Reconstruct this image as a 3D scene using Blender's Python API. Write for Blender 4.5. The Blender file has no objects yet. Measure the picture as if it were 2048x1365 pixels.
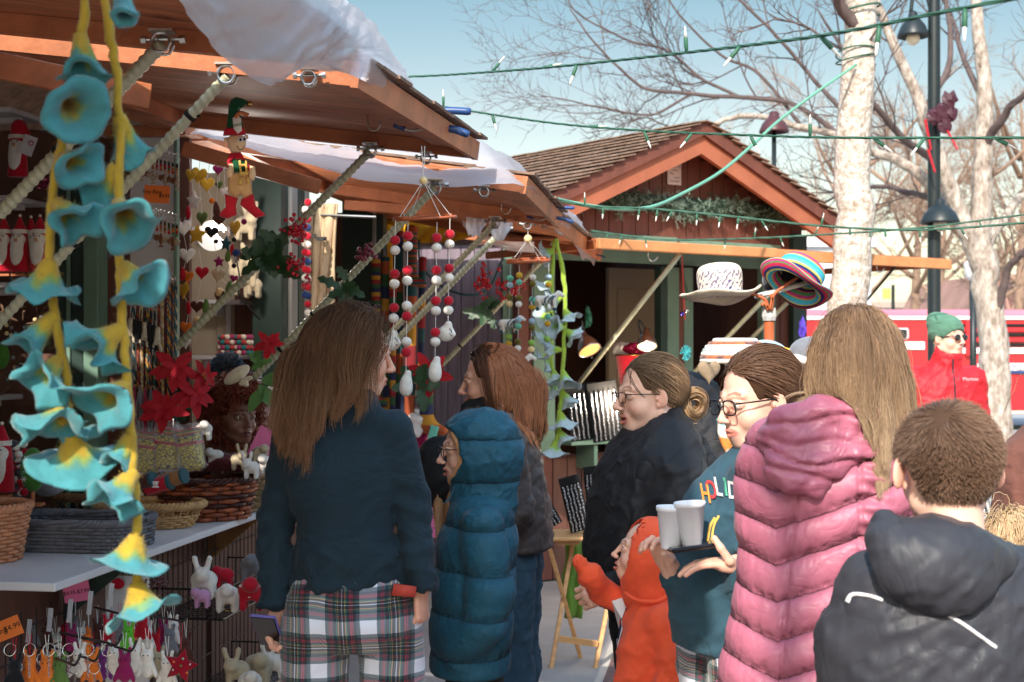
import bpy, math, random
import numpy as np
from mathutils import Vector, Matrix
SC = bpy.context.scene
COL = SC.collection
FPX, U0, V0, HC = 2844.0, 1024.0, 700.0, 1.6
R = math.radians
# ---------------------------------------------------------------- camera, sky, sun
cam_d = bpy.data.cameras.new('camera'); cam = bpy.data.objects.new('camera', cam_d); COL.objects.link(cam)
cam.location = (0, 0, HC); cam.rotation_euler = (R(90), 0, 0)
cam_d.lens = 50; cam_d.sensor_width = 36; cam_d.shift_y = 17.5/2048
cam_d.clip_start = 0.05; cam_d.clip_end = 3000
cam_d.dof.use_dof = True; cam_d.dof.focus_distance = 4.2; cam_d.dof.aperture_fstop = 6.3
SC.camera = cam
SUN_EL, SUN_AZ = 37.0, 14.0     # elevation; light travels toward +Y turned this many degrees to +X
world = bpy.data.worlds.new('World'); SC.world = world; world.use_nodes = True
wn = world.node_tree; wn.nodes.clear()
wo = wn.nodes.new('ShaderNodeOutputWorld'); wb = wn.nodes.new('ShaderNodeBackground')
sk = wn.nodes.new('ShaderNodeTexSky'); sk.sky_type = 'NISHITA'; sk.sun_disc = False
sk.sun_elevation = R(SUN_EL); sk.sun_rotation = R(180+SUN_AZ)
sk.air_density = 1.15; sk.dust_density = 0.8; sk.ozone_density = 0.7
tint = wn.nodes.new('ShaderNodeMixRGB'); tint.blend_type = 'MULTIPLY'; tint.inputs[0].default_value = 1
tint.inputs[2].default_value = (0.90, 0.92, 0.80, 1)
hs = wn.nodes.new('ShaderNodeHueSaturation'); hs.inputs['Saturation'].default_value = 1.02
wn.links.new(sk.outputs[0], tint.inputs[1]); wn.links.new(tint.outputs[0], hs.inputs['Color'])
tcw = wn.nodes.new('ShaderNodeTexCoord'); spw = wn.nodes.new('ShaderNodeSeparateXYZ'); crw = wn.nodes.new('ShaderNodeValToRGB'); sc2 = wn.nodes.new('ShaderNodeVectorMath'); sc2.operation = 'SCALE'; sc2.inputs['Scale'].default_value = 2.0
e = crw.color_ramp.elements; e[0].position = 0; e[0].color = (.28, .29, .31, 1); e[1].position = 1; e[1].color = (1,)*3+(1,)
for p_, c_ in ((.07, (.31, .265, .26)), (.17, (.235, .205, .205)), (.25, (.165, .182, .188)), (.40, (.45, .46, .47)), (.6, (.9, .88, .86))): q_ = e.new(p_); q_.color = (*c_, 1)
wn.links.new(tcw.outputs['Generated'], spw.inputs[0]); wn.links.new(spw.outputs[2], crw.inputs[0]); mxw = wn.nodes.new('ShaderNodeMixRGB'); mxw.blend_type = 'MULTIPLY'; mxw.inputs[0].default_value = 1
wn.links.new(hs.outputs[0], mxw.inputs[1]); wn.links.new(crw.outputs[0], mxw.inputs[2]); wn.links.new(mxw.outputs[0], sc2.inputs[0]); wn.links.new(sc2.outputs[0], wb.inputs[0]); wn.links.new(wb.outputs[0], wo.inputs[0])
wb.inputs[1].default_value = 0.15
sl = bpy.data.lights.new('sun', 'SUN'); sl.energy = 2.5; sl.angle = R(0.6); sl.color = (1.0, 0.93, 0.83)
sun = bpy.data.objects.new('sun', sl); COL.objects.link(sun)
_d = Vector((math.sin(R(SUN_AZ))*math.cos(R(SUN_EL)), math.cos(R(SUN_AZ))*math.cos(R(SUN_EL)), -math.sin(R(SUN_EL))))
sun.rotation_euler = _d.to_track_quat('-Z', 'Y').to_euler(); sun.location = (-3, -8, 9)
vs = SC.view_settings; vs.view_transform = 'Standard'; vs.look = 'None'; vs.gamma = 1; vs.exposure = 1.33
SC.cycles.max_bounces = 7; SC.cycles.transparent_max_bounces = 12
# ---------------------------------------------------------------- coordinates
def P(u, v, d): return Vector(((u-U0)/FPX*d, d, HC+(V0-v)/FPX*d))
PHI = math.atan(426/2844.0); CP, SP = math.cos(PHI), math.sin(PHI)
def RW(l, s, z): return Vector((l*CP+s*SP, s*CP-l*SP, z))          # along the stall row: l across, s along
def RL(u, v, l):                                                     # photo point on the upright plane l
 a = (u-U0)/FPX; y = l/(a*CP-SP); return Vector((a*y, y, HC+(V0-v)/FPX*y))
def RS(u, v, s):                                                     # photo point on the cross plane s
 a = (u-U0)/FPX; y = s/(a*SP+CP); return Vector((a*y, y, HC+(V0-v)/FPX*y))
MROW = Matrix.Rotation(-PHI, 3, 'Z')
# ---------------------------------------------------------------- materials
def lin(c):
 if isinstance(c, str): c = tuple(int(c[i:i+2], 16) for i in (0, 2, 4))
 return tuple((x/255/12.92 if x/255 <= .04045 else ((x/255+.055)/1.055)**2.4) for x in c)
MATS = {}
def mat(name, col, rough=.65, var=.25, vs=8, bump=.0, bs=60, metal=0, st=(1,1,1), sheen=0, spec=.4, trans=0, col2=None, coat=0,
  alpha=1, sss=0, emis=0, b2=0, bs2=9, attr=None, transl=0, wr=0, ws=12, wst=(1, 1, 1), qb=None):
 if name in MATS: return MATS[name]
 m = bpy.data.materials.new(name); m.use_nodes = True; nt = m.node_tree; N = nt.nodes; L = nt.links
 b = N['Principled BSDF']; c = lin(col); c2 = lin(col2) if col2 else tuple(x*(1-.75*var) for x in c)
 tc = N.new('ShaderNodeTexCoord'); mp = N.new('ShaderNodeMapping'); mp.inputs['Scale'].default_value = st
 L.new(tc.outputs['Object'], mp.inputs[0])
 nz = N.new('ShaderNodeTexNoise'); nz.inputs['Scale'].default_value = vs; nz.inputs['Detail'].default_value = 6; nz.inputs['Roughness'].default_value = .65
 L.new(mp.outputs[0], nz.inputs['Vector'])
 rp = N.new('ShaderNodeMapRange'); rp.inputs[1].default_value = .32; rp.inputs[2].default_value = .68
 L.new(nz.outputs[0], rp.inputs[0])
 mx = N.new('ShaderNodeMixRGB'); mx.inputs[1].default_value = (*c2, 1); mx.inputs[2].default_value = (*(min(1, x*(1+.35*var)) for x in c), 1)
 L.new(rp.outputs[0], mx.inputs[0]); out = mx.outputs[0]
 if attr:
  at = N.new('ShaderNodeAttribute'); at.attribute_name = attr
  mu = N.new('ShaderNodeMixRGB'); mu.blend_type = 'MULTIPLY'; mu.inputs[0].default_value = 1
  L.new(at.outputs['Color'], mu.inputs[1]); L.new(mx.outputs[0], mu.inputs[2]); out = mu.outputs[0]
 L.new(out, b.inputs['Base Color'])
 b.inputs['Roughness'].default_value = rough; b.inputs['Metallic'].default_value = metal
 b.inputs['Specular IOR Level'].default_value = spec
 b.inputs['Sheen Weight'].default_value = sheen; b.inputs['Sheen Roughness'].default_value = .5
 b.inputs['Coat Weight'].default_value = coat; b.inputs['Coat Roughness'].default_value = .15
 b.inputs['Transmission Weight'].default_value = trans
 if sss: b.inputs['Subsurface Weight'].default_value = sss; b.inputs['Subsurface Radius'].default_value = (.012, .005, .003); b.inputs['Subsurface Scale'].default_value = .8
 if alpha < 1: b.inputs['Alpha'].default_value = alpha
 if emis: b.inputs['Emission Color'].default_value = (*c, 1); b.inputs['Emission Strength'].default_value = emis
 last = None
 for s_, a_ in ((bs2, b2), (bs, bump)):
  if a_:
   n2 = N.new('ShaderNodeTexNoise'); n2.inputs['Scale'].default_value = s_; n2.inputs['Detail'].default_value = 4
   L.new(mp.outputs[0], n2.inputs['Vector'])
   bp = N.new('ShaderNodeBump'); bp.inputs['Strength'].default_value = min(1, a_); bp.inputs['Distance'].default_value = .25/s_*max(1, a_)
   L.new(n2.outputs[0], bp.inputs['Height'])
   if last: L.new(last, bp.inputs['Normal'])
   last = bp.outputs[0]
 if wr:
  mp2 = N.new('ShaderNodeMapping'); mp2.inputs['Scale'].default_value = wst; mp2.inputs['Rotation'].default_value = (.5, .6, .3); L.new(tc.outputs['Object'], mp2.inputs[0])
  n3 = N.new('ShaderNodeTexNoise'); n3.inputs['Scale'].default_value = ws; n3.inputs['Detail'].default_value = 2.5; n3.inputs['Distortion'].default_value = .9; L.new(mp2.outputs[0], n3.inputs['Vector'])
  sb = N.new('ShaderNodeMath'); sb.operation = 'SUBTRACT'; sb.inputs[1].default_value = .5; L.new(n3.outputs[0], sb.inputs[0]); ab = N.new('ShaderNodeMath'); ab.operation = 'ABSOLUTE'; L.new(sb.outputs[0], ab.inputs[0])
  pw = N.new('ShaderNodeMath'); pw.operation = 'POWER'; pw.inputs[1].default_value = .85; L.new(ab.outputs[0], pw.inputs[0])
  bp = N.new('ShaderNodeBump'); bp.inputs['Strength'].default_value = 1; bp.inputs['Distance'].default_value = wr; L.new(pw.outputs[0], bp.inputs['Height'])
  if last: L.new(last, bp.inputs['Normal'])
  last = bp.outputs[0]
 if qb:
  sx = N.new('ShaderNodeSeparateXYZ'); L.new(tc.outputs['Object'], sx.inputs[0])
  def mth(op, a, v=None, b_=None):
   q = N.new('ShaderNodeMath'); q.operation = op; L.new(a, q.inputs[0])
   if v is not None: q.inputs[1].default_value = v
   if b_ is not None: L.new(b_, q.inputs[1])
   return q.outputs[0]
  ax = mth('MULTIPLY', mth('ABSOLUTE', mth('SUBTRACT', sx.outputs[0], qb[2])), qb[1]); nw = mth('MULTIPLY', nz.outputs[0], .012)
  zz = mth('MULTIPLY', mth('ADD', mth('ADD', mth('ADD', sx.outputs[2], qb[3]), None, ax), None, nw), math.pi/qb[0]); hh = mth('POWER', mth('ABSOLUTE', mth('SINE', zz)), .35)
  bp = N.new('ShaderNodeBump'); bp.inputs['Strength'].default_value = 1; bp.inputs['Distance'].default_value = qb[4]; L.new(hh, bp.inputs['Height'])
  if last: L.new(last, bp.inputs['Normal'])
  last = bp.outputs[0]
 if last: L.new(last, b.inputs['Normal'])
 if transl:
  tr = N.new('ShaderNodeBsdfTranslucent'); L.new(out, tr.inputs['Color'])
  if last: L.new(last, tr.inputs['Normal'])
  ms = N.new('ShaderNodeMixShader'); ms.inputs[0].default_value = transl
  L.new(b.outputs[0], ms.inputs[1]); L.new(tr.outputs[0], ms.inputs[2])
  L.new(ms.outputs[0], N['Material Output'].inputs['Surface'])
 MATS[name] = m; return m
# ---------------------------------------------------------------- mesh building
def nrm(v): return v/ (np.linalg.norm(v, axis=-1, keepdims=True)+1e-12)
class MB:
 def __init__(s): s.V = []; s.F = []; s.M = []; s.n = 0
 def add(s, V, F, m=0):
  V = np.asarray(V, float).reshape(-1, 3); s.V.append(V)
  s.F += [tuple(int(i)+s.n for i in f) for f in F]; s.M += [m]*len(F); s.n += len(V); return s
 def merge(s, o, m=None):
  for V in o.V: s.V.append(V)
  s.F += [tuple(i+s.n for i in f) for f in o.F]; s.M += (o.M if m is None else [m]*len(o.M)); s.n += o.n; return s
 def verts(s): return np.concatenate(s.V) if s.V else np.zeros((0, 3))
 def xf(s, M):
  M = np.array(M); V = s.verts()
  V = V @ M[:3, :3].T + (M[:3, 3] if M.shape[0] == 4 else 0); s.V = [V]; return s
 def box(s, c, sz, rot=None, m=0, bev=.0):
  x, y, z = (q/2 for q in sz)
  if bev > 0:
   b = min(bev, x, y, z)*.999; V = []
   for sx in (-1, 1):
    for sy in (-1, 1):
     for sz_ in (-1, 1): V += [(sx*x, sy*(y-b), sz_*(z-b)), (sx*(x-b), sy*y, sz_*(z-b)), (sx*(x-b), sy*(y-b), sz_*z)]
   def i(sx, sy, sz_, k): return ((sx > 0)*4+(sy > 0)*2+(sz_ > 0))*3+k
   F = []
   for q in (-1, 1):
    F.append([i(q, -1, -1, 0), i(q, 1, -1, 0), i(q, 1, 1, 0), i(q, -1, 1, 0)][::q])
    F.append([i(-1, q, -1, 1), i(-1, q, 1, 1), i(1, q, 1, 1), i(1, q, -1, 1)][::q])
    F.append([i(-1, -1, q, 2), i(1, -1, q, 2), i(1, 1, q, 2), i(-1, 1, q, 2)][::q])
   for a in (-1, 1):
    for c_ in (-1, 1):
     o = a*c_
     F.append([i(a, c_, -1, 0), i(a, c_, -1, 1), i(a, c_, 1, 1), i(a, c_, 1, 0)][::o])
     F.append([i(a, -1, c_, 0), i(a, 1, c_, 0), i(a, 1, c_, 2), i(a, -1, c_, 2)][::o])
     F.append([i(-1, a, c_, 1), i(-1, a, c_, 2), i(1, a, c_, 2), i(1, a, c_, 1)][::o])
     for e in (-1, 1): F.append([i(a, c_, e, 0), i(a, c_, e, 1), i(a, c_, e, 2)][::a*c_*e])
  else:
   V = [(-x,-y,-z),(x,-y,-z),(x,y,-z),(-x,y,-z),(-x,-y,z),(x,-y,z),(x,y,z),(-x,y,z)]
   F = [(0,3,2,1),(4,5,6,7),(0,1,5,4),(1,2,6,5),(2,3,7,6),(3,0,4,7)]
  V = np.array(V, float)
  if rot is not None: V = V @ np.array(rot)[:3, :3].T
  return s.add(V+np.array(c), F, m)
 def beam(s, a, b, w, h, m=0, up=(0, 0, 1), bev=0):              # box from a to b, w across, h along up
  a = Vector(a); b = Vector(b); d = (b-a); L = d.length; d.normalize(); up = Vector(up)
  x = d.cross(up).normalized(); z = x.cross(d).normalized()
  rot = np.array([x, d, z]).T
  return s.box((a+b)/2, (w, L, h), rot, m, bev)
 def tube(s, pts, r, n=8, m=0, cap=True, flat=1.0, twist=0):
  p = np.array([tuple(q) for q in pts], float); k = len(p); r = np.broadcast_to(np.asarray(r, float), (k,))
  t = nrm(np.gradient(p, axis=0)); ref = np.array([0, 0, 1.]) if abs(t[0][2]) < .9 else np.array([1., 0, 0])
  x = nrm(np.cross(t[0], ref)); X = []
  for i in range(k):
   x = x-t[i]*np.dot(x, t[i]); x = x/(np.linalg.norm(x)+1e-9); X.append(x)
  X = np.array(X); Y = np.cross(t, X); a = np.linspace(0, 2*np.pi, n, endpoint=False)
  tw = np.linspace(0, twist, k)[:, None]; A = a[None]+tw
  V = p[:, None]+r[:, None, None]*(np.cos(A)[..., None]*X[:, None]+flat*np.sin(A)[..., None]*Y[:, None])
  F = [(i*n+j, i*n+(j+1) % n, (i+1)*n+(j+1) % n, (i+1)*n+j) for i in range(k-1) for j in range(n)]
  if cap: F += [tuple(range(n))[::-1], tuple((k-1)*n+j for j in range(n))]
  return s.add(V.reshape(-1, 3), F, m)
 def cyl(s, a, b, r, n=14, m=0, r2=None): return s.tube([a, b], [r, r if r2 is None else r2], n, m)
 def sph(s, c, r, nu=14, nv=9, m=0, rot=None, noise=0):
  if np.isscalar(r): r = (r, r, r)
  V = []
  for i in range(nv+1):
   th = math.pi*i/nv
   for j in range(nu):
    ph = 2*math.pi*j/nu; V.append((math.sin(th)*math.cos(ph), math.sin(th)*math.sin(ph), math.cos(th)))
  V = np.array(V)
  if noise: V = V*(1+noise*(vn(V*2.3+c[0]*17+c[2]*31, 1)-.5)[:, None]*2)
  V = V*np.array(r)
  if rot is not None: V = V @ np.array(rot)[:3, :3].T
  F = [(i*nu+j, (i+1)*nu+j, (i+1)*nu+(j+1) % nu, i*nu+(j+1) % nu) for i in range(nv) for j in range(nu)]
  return s.add(V+np.array(c), F, m)
 def lathe(s, prof, M=None, n=20, m=0, seg=None):
  pr = np.array(prof, float); k = len(pr); a = np.linspace(0, 2*np.pi, n, endpoint=False)
  V = np.stack([pr[:, 0][:, None]*np.cos(a), pr[:, 0][:, None]*np.sin(a), np.repeat(pr[:, 1][:, None], n, 1)], -1).reshape(-1, 3)
  if M is not None: M = np.array(M); V = V @ M[:3, :3].T+(M[:3, 3] if M.shape[0] == 4 else 0)
  F = [(i*n+j, i*n+(j+1) % n, (i+1)*n+(j+1) % n, (i+1)*n+j) for i in range(k-1) for j in range(n)]
  return s.add(V, F, m)
 def prism(s, out, th, M=None, m=0):                               # outline in local x,z; thickness along local y
  o = np.array(out, float); n = len(o)
  V = np.concatenate([np.c_[o[:, 0], np.full(n, -th/2), o[:, 1]], np.c_[o[:, 0], np.full(n, th/2), o[:, 1]]])
  if M is not None: M = np.array(M); V = V @ M[:3, :3].T+(M[:3, 3] if M.shape[0] == 4 else 0)
  F = [tuple(range(n)), tuple(range(2*n-1, n-1, -1))]+[(i, n+i, n+(i+1) % n, (i+1) % n) for i in range(n)]
  return s.add(V, F, m)
 def grid(s, fn, nu, nv, m=0, th=0):
  uu, vv = np.meshgrid(np.linspace(0, 1, nu), np.linspace(0, 1, nv), indexing='ij')
  V = np.asarray(fn(uu, vv)); V = np.stack(list(V), -1) if V.shape[0] == 3 and V.ndim == 3 and V.shape[-1] != 3 else V
  F = [(i*nv+j, (i+1)*nv+j, (i+1)*nv+j+1, i*nv+j+1) for i in range(nu-1) for j in range(nv-1)]
  if th:
   gu = np.gradient(V, axis=0); gv = np.gradient(V, axis=1); nn = nrm(np.cross(gu, gv)); W = V-nn*th; K = nu*nv
   F2 = [tuple(K+i for i in f[::-1]) for f in F]; bd = []
   ring = [(i, 0) for i in range(nu)]+[(nu-1, j) for j in range(1, nv)]+[(i, nv-1) for i in range(nu-2, -1, -1)]+[(0, j) for j in range(nv-2, 0, -1)]
   idx = [i*nv+j for i, j in ring]
   for a, b in zip(idx, idx[1:]+idx[:1]): bd.append((b, a, a+K, b+K))
   return s.add(np.concatenate([V.reshape(-1, 3), W.reshape(-1, 3)]), F+F2+bd, m)
  return s.add(V.reshape(-1, 3), F, m)
def _h(i, j, k, seed):
 n = (i*374761393+j*668265263+k*2147483647+seed*1274126177) & 0xffffffff
 n = ((n ^ (n >> 13))*1274126177) & 0xffffffff; return ((n ^ (n >> 16)) & 0xffff)/65535.0
def vn(p, seed=0):                                                     # value noise 0..1
 p = np.asarray(p, float); f = np.floor(p).astype(np.int64); t = p-f; t = t*t*(3-2*t); r = 0
 for a in (0, 1):
  for b in (0, 1):
   for c in (0, 1):
    w = (t[..., 0] if a else 1-t[..., 0])*(t[..., 1] if b else 1-t[..., 1])*(t[..., 2] if c else 1-t[..., 2])
    r = r+w*_h(f[..., 0]+a, f[..., 1]+b, f[..., 2]+c, seed)
 return r
def fbm(p, seed=0, o=3): return sum(vn(np.asarray(p)*2**i, seed+i)/2**i for i in range(o))/sum(1/2**i for i in range(o))
WL = {}
def wl(o): return WL.get(o.name, Vector((0, 0, 0)))
def tag(o, label, cat, group=None, kind=None):
 if kind: o['kind'] = kind
 if label: o['label'] = label
 if cat: o['category'] = cat
 if group: o['group'] = group
 return o
def thing(name, label, cat, loc=(0, 0, 0), group=None):
 o = bpy.data.objects.new(name, None); COL.objects.link(o); o.location = loc; o.empty_display_size = .1
 WL[o.name] = Vector(loc); return tag(o, label, cat, group)
def obj(name, mb, m, parent=None, smooth=False, label=None, cat=None, group=None, kind=None, vcol=None):
 me = bpy.data.meshes.new(name); V = mb.verts()
 if parent is None and not kind and len(V):
  base = np.array([(V[:, 0].min()+V[:, 0].max())/2, (V[:, 1].min()+V[:, 1].max())/2, V[:, 2].min()])
 else: base = np.array(wl(parent)) if parent else np.zeros(3)
 F = mb.F; me.vertices.add(len(V)); me.vertices.foreach_set('co', (V-base).ravel())
 ln = np.fromiter((len(f) for f in F), int, len(F)); st = np.concatenate([[0], np.cumsum(ln)[:-1]]) if len(F) else np.zeros(0, int)
 me.loops.add(int(ln.sum())); me.loops.foreach_set('vertex_index', np.fromiter((i for f in F for i in f), int, int(ln.sum())))
 me.polygons.add(len(F)); me.polygons.foreach_set('loop_start', st)
 ms = m if isinstance(m, (list, tuple)) else [m]
 for q in ms: me.materials.append(q)
 if len(ms) > 1: me.polygons.foreach_set('material_index', mb.M)
 me.update(calc_edges=True); me.validate()
 me.polygons.foreach_set('use_smooth', [bool(smooth)]*len(me.polygons))
 if vcol is not None:
  a = me.color_attributes.new('col', 'FLOAT_COLOR', 'POINT'); c = np.ones((len(V), 4)); c[:, :3] = vcol; a.data.foreach_set('color', c.ravel())
 if smooth == 'auto':
  me.polygons.foreach_set('use_smooth', [True]*len(me.polygons)); me.set_sharp_from_angle(angle=R(40))
 o = bpy.data.objects.new(name, me); COL.objects.link(o)
 if parent: o.parent = parent; WL[o.name] = Vector(base)
 else: o.location = base; WL[o.name] = Vector(base)
 return tag(o, label, cat, group, kind)
def dup(root, loc=None, rot=None, scale=None, label=None, group=None, parent=None):
 r = root.copy(); COL.objects.link(r)
 if parent: r.parent = parent
 if loc is not None: r.location = loc
 if rot is not None: r.rotation_euler = rot
 if scale is not None: r.scale = (scale,)*3 if np.isscalar(scale) else scale
 if label: r['label'] = label
 if group: r['group'] = group
 for ch in list(root.children):
  c = ch.copy(); COL.objects.link(c); c.parent = r
  for g in list(ch.children): d = g.copy(); COL.objects.link(d); d.parent = c
 return r
def text_mb(txt, size, M, m=0, ext=.0004, font_w=0, shear=0):        # M: local x right, y up, z out
 cu = bpy.data.curves.new('t', 'FONT'); cu.body = txt; cu.size = size; cu.extrude = ext; cu.align_x = 'CENTER'; cu.align_y = 'CENTER'
 cu.offset = font_w; cu.shear = shear; cu.resolution_u = 3
 o = bpy.data.objects.new('t', cu); me = bpy.data.meshes.new_from_object(o)
 V = np.empty(len(me.vertices)*3); me.vertices.foreach_get('co', V); F = [tuple(p.vertices) for p in me.polygons]
 bpy.data.objects.remove(o); bpy.data.curves.remove(cu)
 V = V.reshape(-1, 3); bpy.data.meshes.remove(me); M = np.array(M)
 return MB().add(V @ M[:3, :3].T+M[:3, 3], F, m)
def frame(o, x, up):                                                  # 4x4 from origin, x axis and up axis (z = out)
 x = Vector(x).normalized(); z = x.cross(Vector(up)).normalized(); y = z.cross(x)
 return Matrix(((x.x, y.x, z.x, o[0]), (x.y, y.y, z.y, o[1]), (x.z, y.z, z.z, o[2]), (0, 0, 0, 1)))
def bez(pts, n=12):                                                   # Catmull-Rom through points
 p = [np.array(tuple(q), float) for q in pts]; p = [2*p[0]-p[1]]+p+[2*p[-1]-p[-2]]; out = []
 for i in range(1, len(p)-2):
  for t in np.linspace(0, 1, n, endpoint=False):
   out.append(.5*((2*p[i])+(p[i+1]-p[i-1])*t+(2*p[i-1]-5*p[i]+4*p[i+1]-p[i+2])*t*t+(3*p[i]-p[i-1]-3*p[i+1]+p[i+2])*t**3))
 out.append(p[-2]); return np.array(out)
# ---------------------------------------------------------------- signed-distance solids
def _v(a): return np.array(tuple(a), float)
class Cap:
 def __init__(s, a, b, ra, rb=None):
  s.a, s.b, s.ra = _v(a), _v(b), ra; s.rb = ra if rb is None else rb; r = max(s.ra, s.rb)
  s.lo = np.minimum(s.a, s.b)-r; s.hi = np.maximum(s.a, s.b)+r
 def __call__(s, X, Y, Z):
  ba = s.b-s.a; L = ba @ ba+1e-12; x, y, z = X-s.a[0], Y-s.a[1], Z-s.a[2]
  h = np.clip((x*ba[0]+y*ba[1]+z*ba[2])/L, 0, 1)
  return np.sqrt((x-h*ba[0])**2+(y-h*ba[1])**2+(z-h*ba[2])**2)-(s.ra+(s.rb-s.ra)*h)
class Ell:
 def __init__(s, c, r, M=None):
  s.c, s.r = _v(c), _v(r); s.M = None if M is None else np.array(M)[:3, :3]; m = s.r.max() if M is not None else s.r
  s.lo = s.c-m; s.hi = s.c+m
 def __call__(s, X, Y, Z):
  x, y, z = X-s.c[0], Y-s.c[1], Z-s.c[2]
  if s.M is not None: M = s.M; x, y, z = (x*M[0, 0]+y*M[1, 0]+z*M[2, 0], x*M[0, 1]+y*M[1, 1]+z*M[2, 1], x*M[0, 2]+y*M[1, 2]+z*M[2, 2])
  r = s.r; k0 = np.sqrt((x/r[0])**2+(y/r[1])**2+(z/r[2])**2); k1 = np.sqrt((x/r[0]**2)**2+(y/r[1]**2)**2+(z/r[2]**2)**2)+1e-9
  return k0*(k0-1)/k1
class Tower:                                                          # rows (z, cx, cy, rx, ry), turned by yaw
 def __init__(s, rows, yaw=0, p=2.2):
  s.t = np.array(rows, float); s.t = s.t[np.argsort(s.t[:, 0])]; s.c, s.s = math.cos(yaw), math.sin(yaw); s.p = p
  m = max(s.t[:, 3].max(), s.t[:, 4].max()); s.lo = np.array([s.t[:, 1].min()-m, s.t[:, 2].min()-m, s.t[0, 0]]); s.hi = np.array([s.t[:, 1].max()+m, s.t[:, 2].max()+m, s.t[-1, 0]])
 def __call__(s, X, Y, Z):
  t = s.t; z = np.asarray(Z).ravel(); zc = np.clip(z, t[0, 0], t[-1, 0])
  def ip(k):
   zz = t[:, 0]; y = t[:, k]; m = np.gradient(y, zz) if len(zz) > 1 else y*0
   i = np.clip(np.searchsorted(zz, zc)-1, 0, len(zz)-2); h = zz[i+1]-zz[i]; q = (zc-zz[i])/h
   return (2*q**3-3*q**2+1)*y[i]+(q**3-2*q**2+q)*h*m[i]+(-2*q**3+3*q**2)*y[i+1]+(q**3-q**2)*h*m[i+1]
  sh = np.asarray(Z).shape; cx, cy, rx, ry = (ip(k).reshape(sh) for k in (1, 2, 3, 4))
  x, y = X-cx, Y-cy; a, b = x*s.c+y*s.s, -x*s.s+y*s.c
  n = (np.abs(a/rx)**s.p+np.abs(b/ry)**s.p)**(1/s.p); d = (n-1)*np.minimum(rx, ry)
  e = np.maximum(t[0, 0]-Z, Z-t[-1, 0]); return np.where(e > 0, np.sqrt(np.maximum(d, 0)**2+e**2), np.maximum(d, e))
class Box:
 def __init__(s, c, h, M=None, r=.01):
  s.c, s.h, s.r = _v(c), _v(h), r; s.M = None if M is None else np.array(M)[:3, :3]; m = np.linalg.norm(s.h) if M is not None else s.h; s.lo = s.c-m; s.hi = s.c+m
 def __call__(s, X, Y, Z):
  x, y, z = X-s.c[0], Y-s.c[1], Z-s.c[2]
  if s.M is not None: M = s.M; x, y, z = (x*M[0, 0]+y*M[1, 0]+z*M[2, 0], x*M[0, 1]+y*M[1, 1]+z*M[2, 1], x*M[0, 2]+y*M[1, 2]+z*M[2, 2])
  a, b, c = np.abs(x)-s.h[0]+s.r, np.abs(y)-s.h[1]+s.r, np.abs(z)-s.h[2]+s.r
  return np.sqrt(np.maximum(a, 0)**2+np.maximum(b, 0)**2+np.maximum(c, 0)**2)+np.minimum(np.maximum(a, np.maximum(b, c)), 0)-s.r
def chain(pts, rs): return [Cap(pts[i], pts[i+1], rs[i], rs[i+1]) for i in range(len(pts)-1)]
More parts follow.
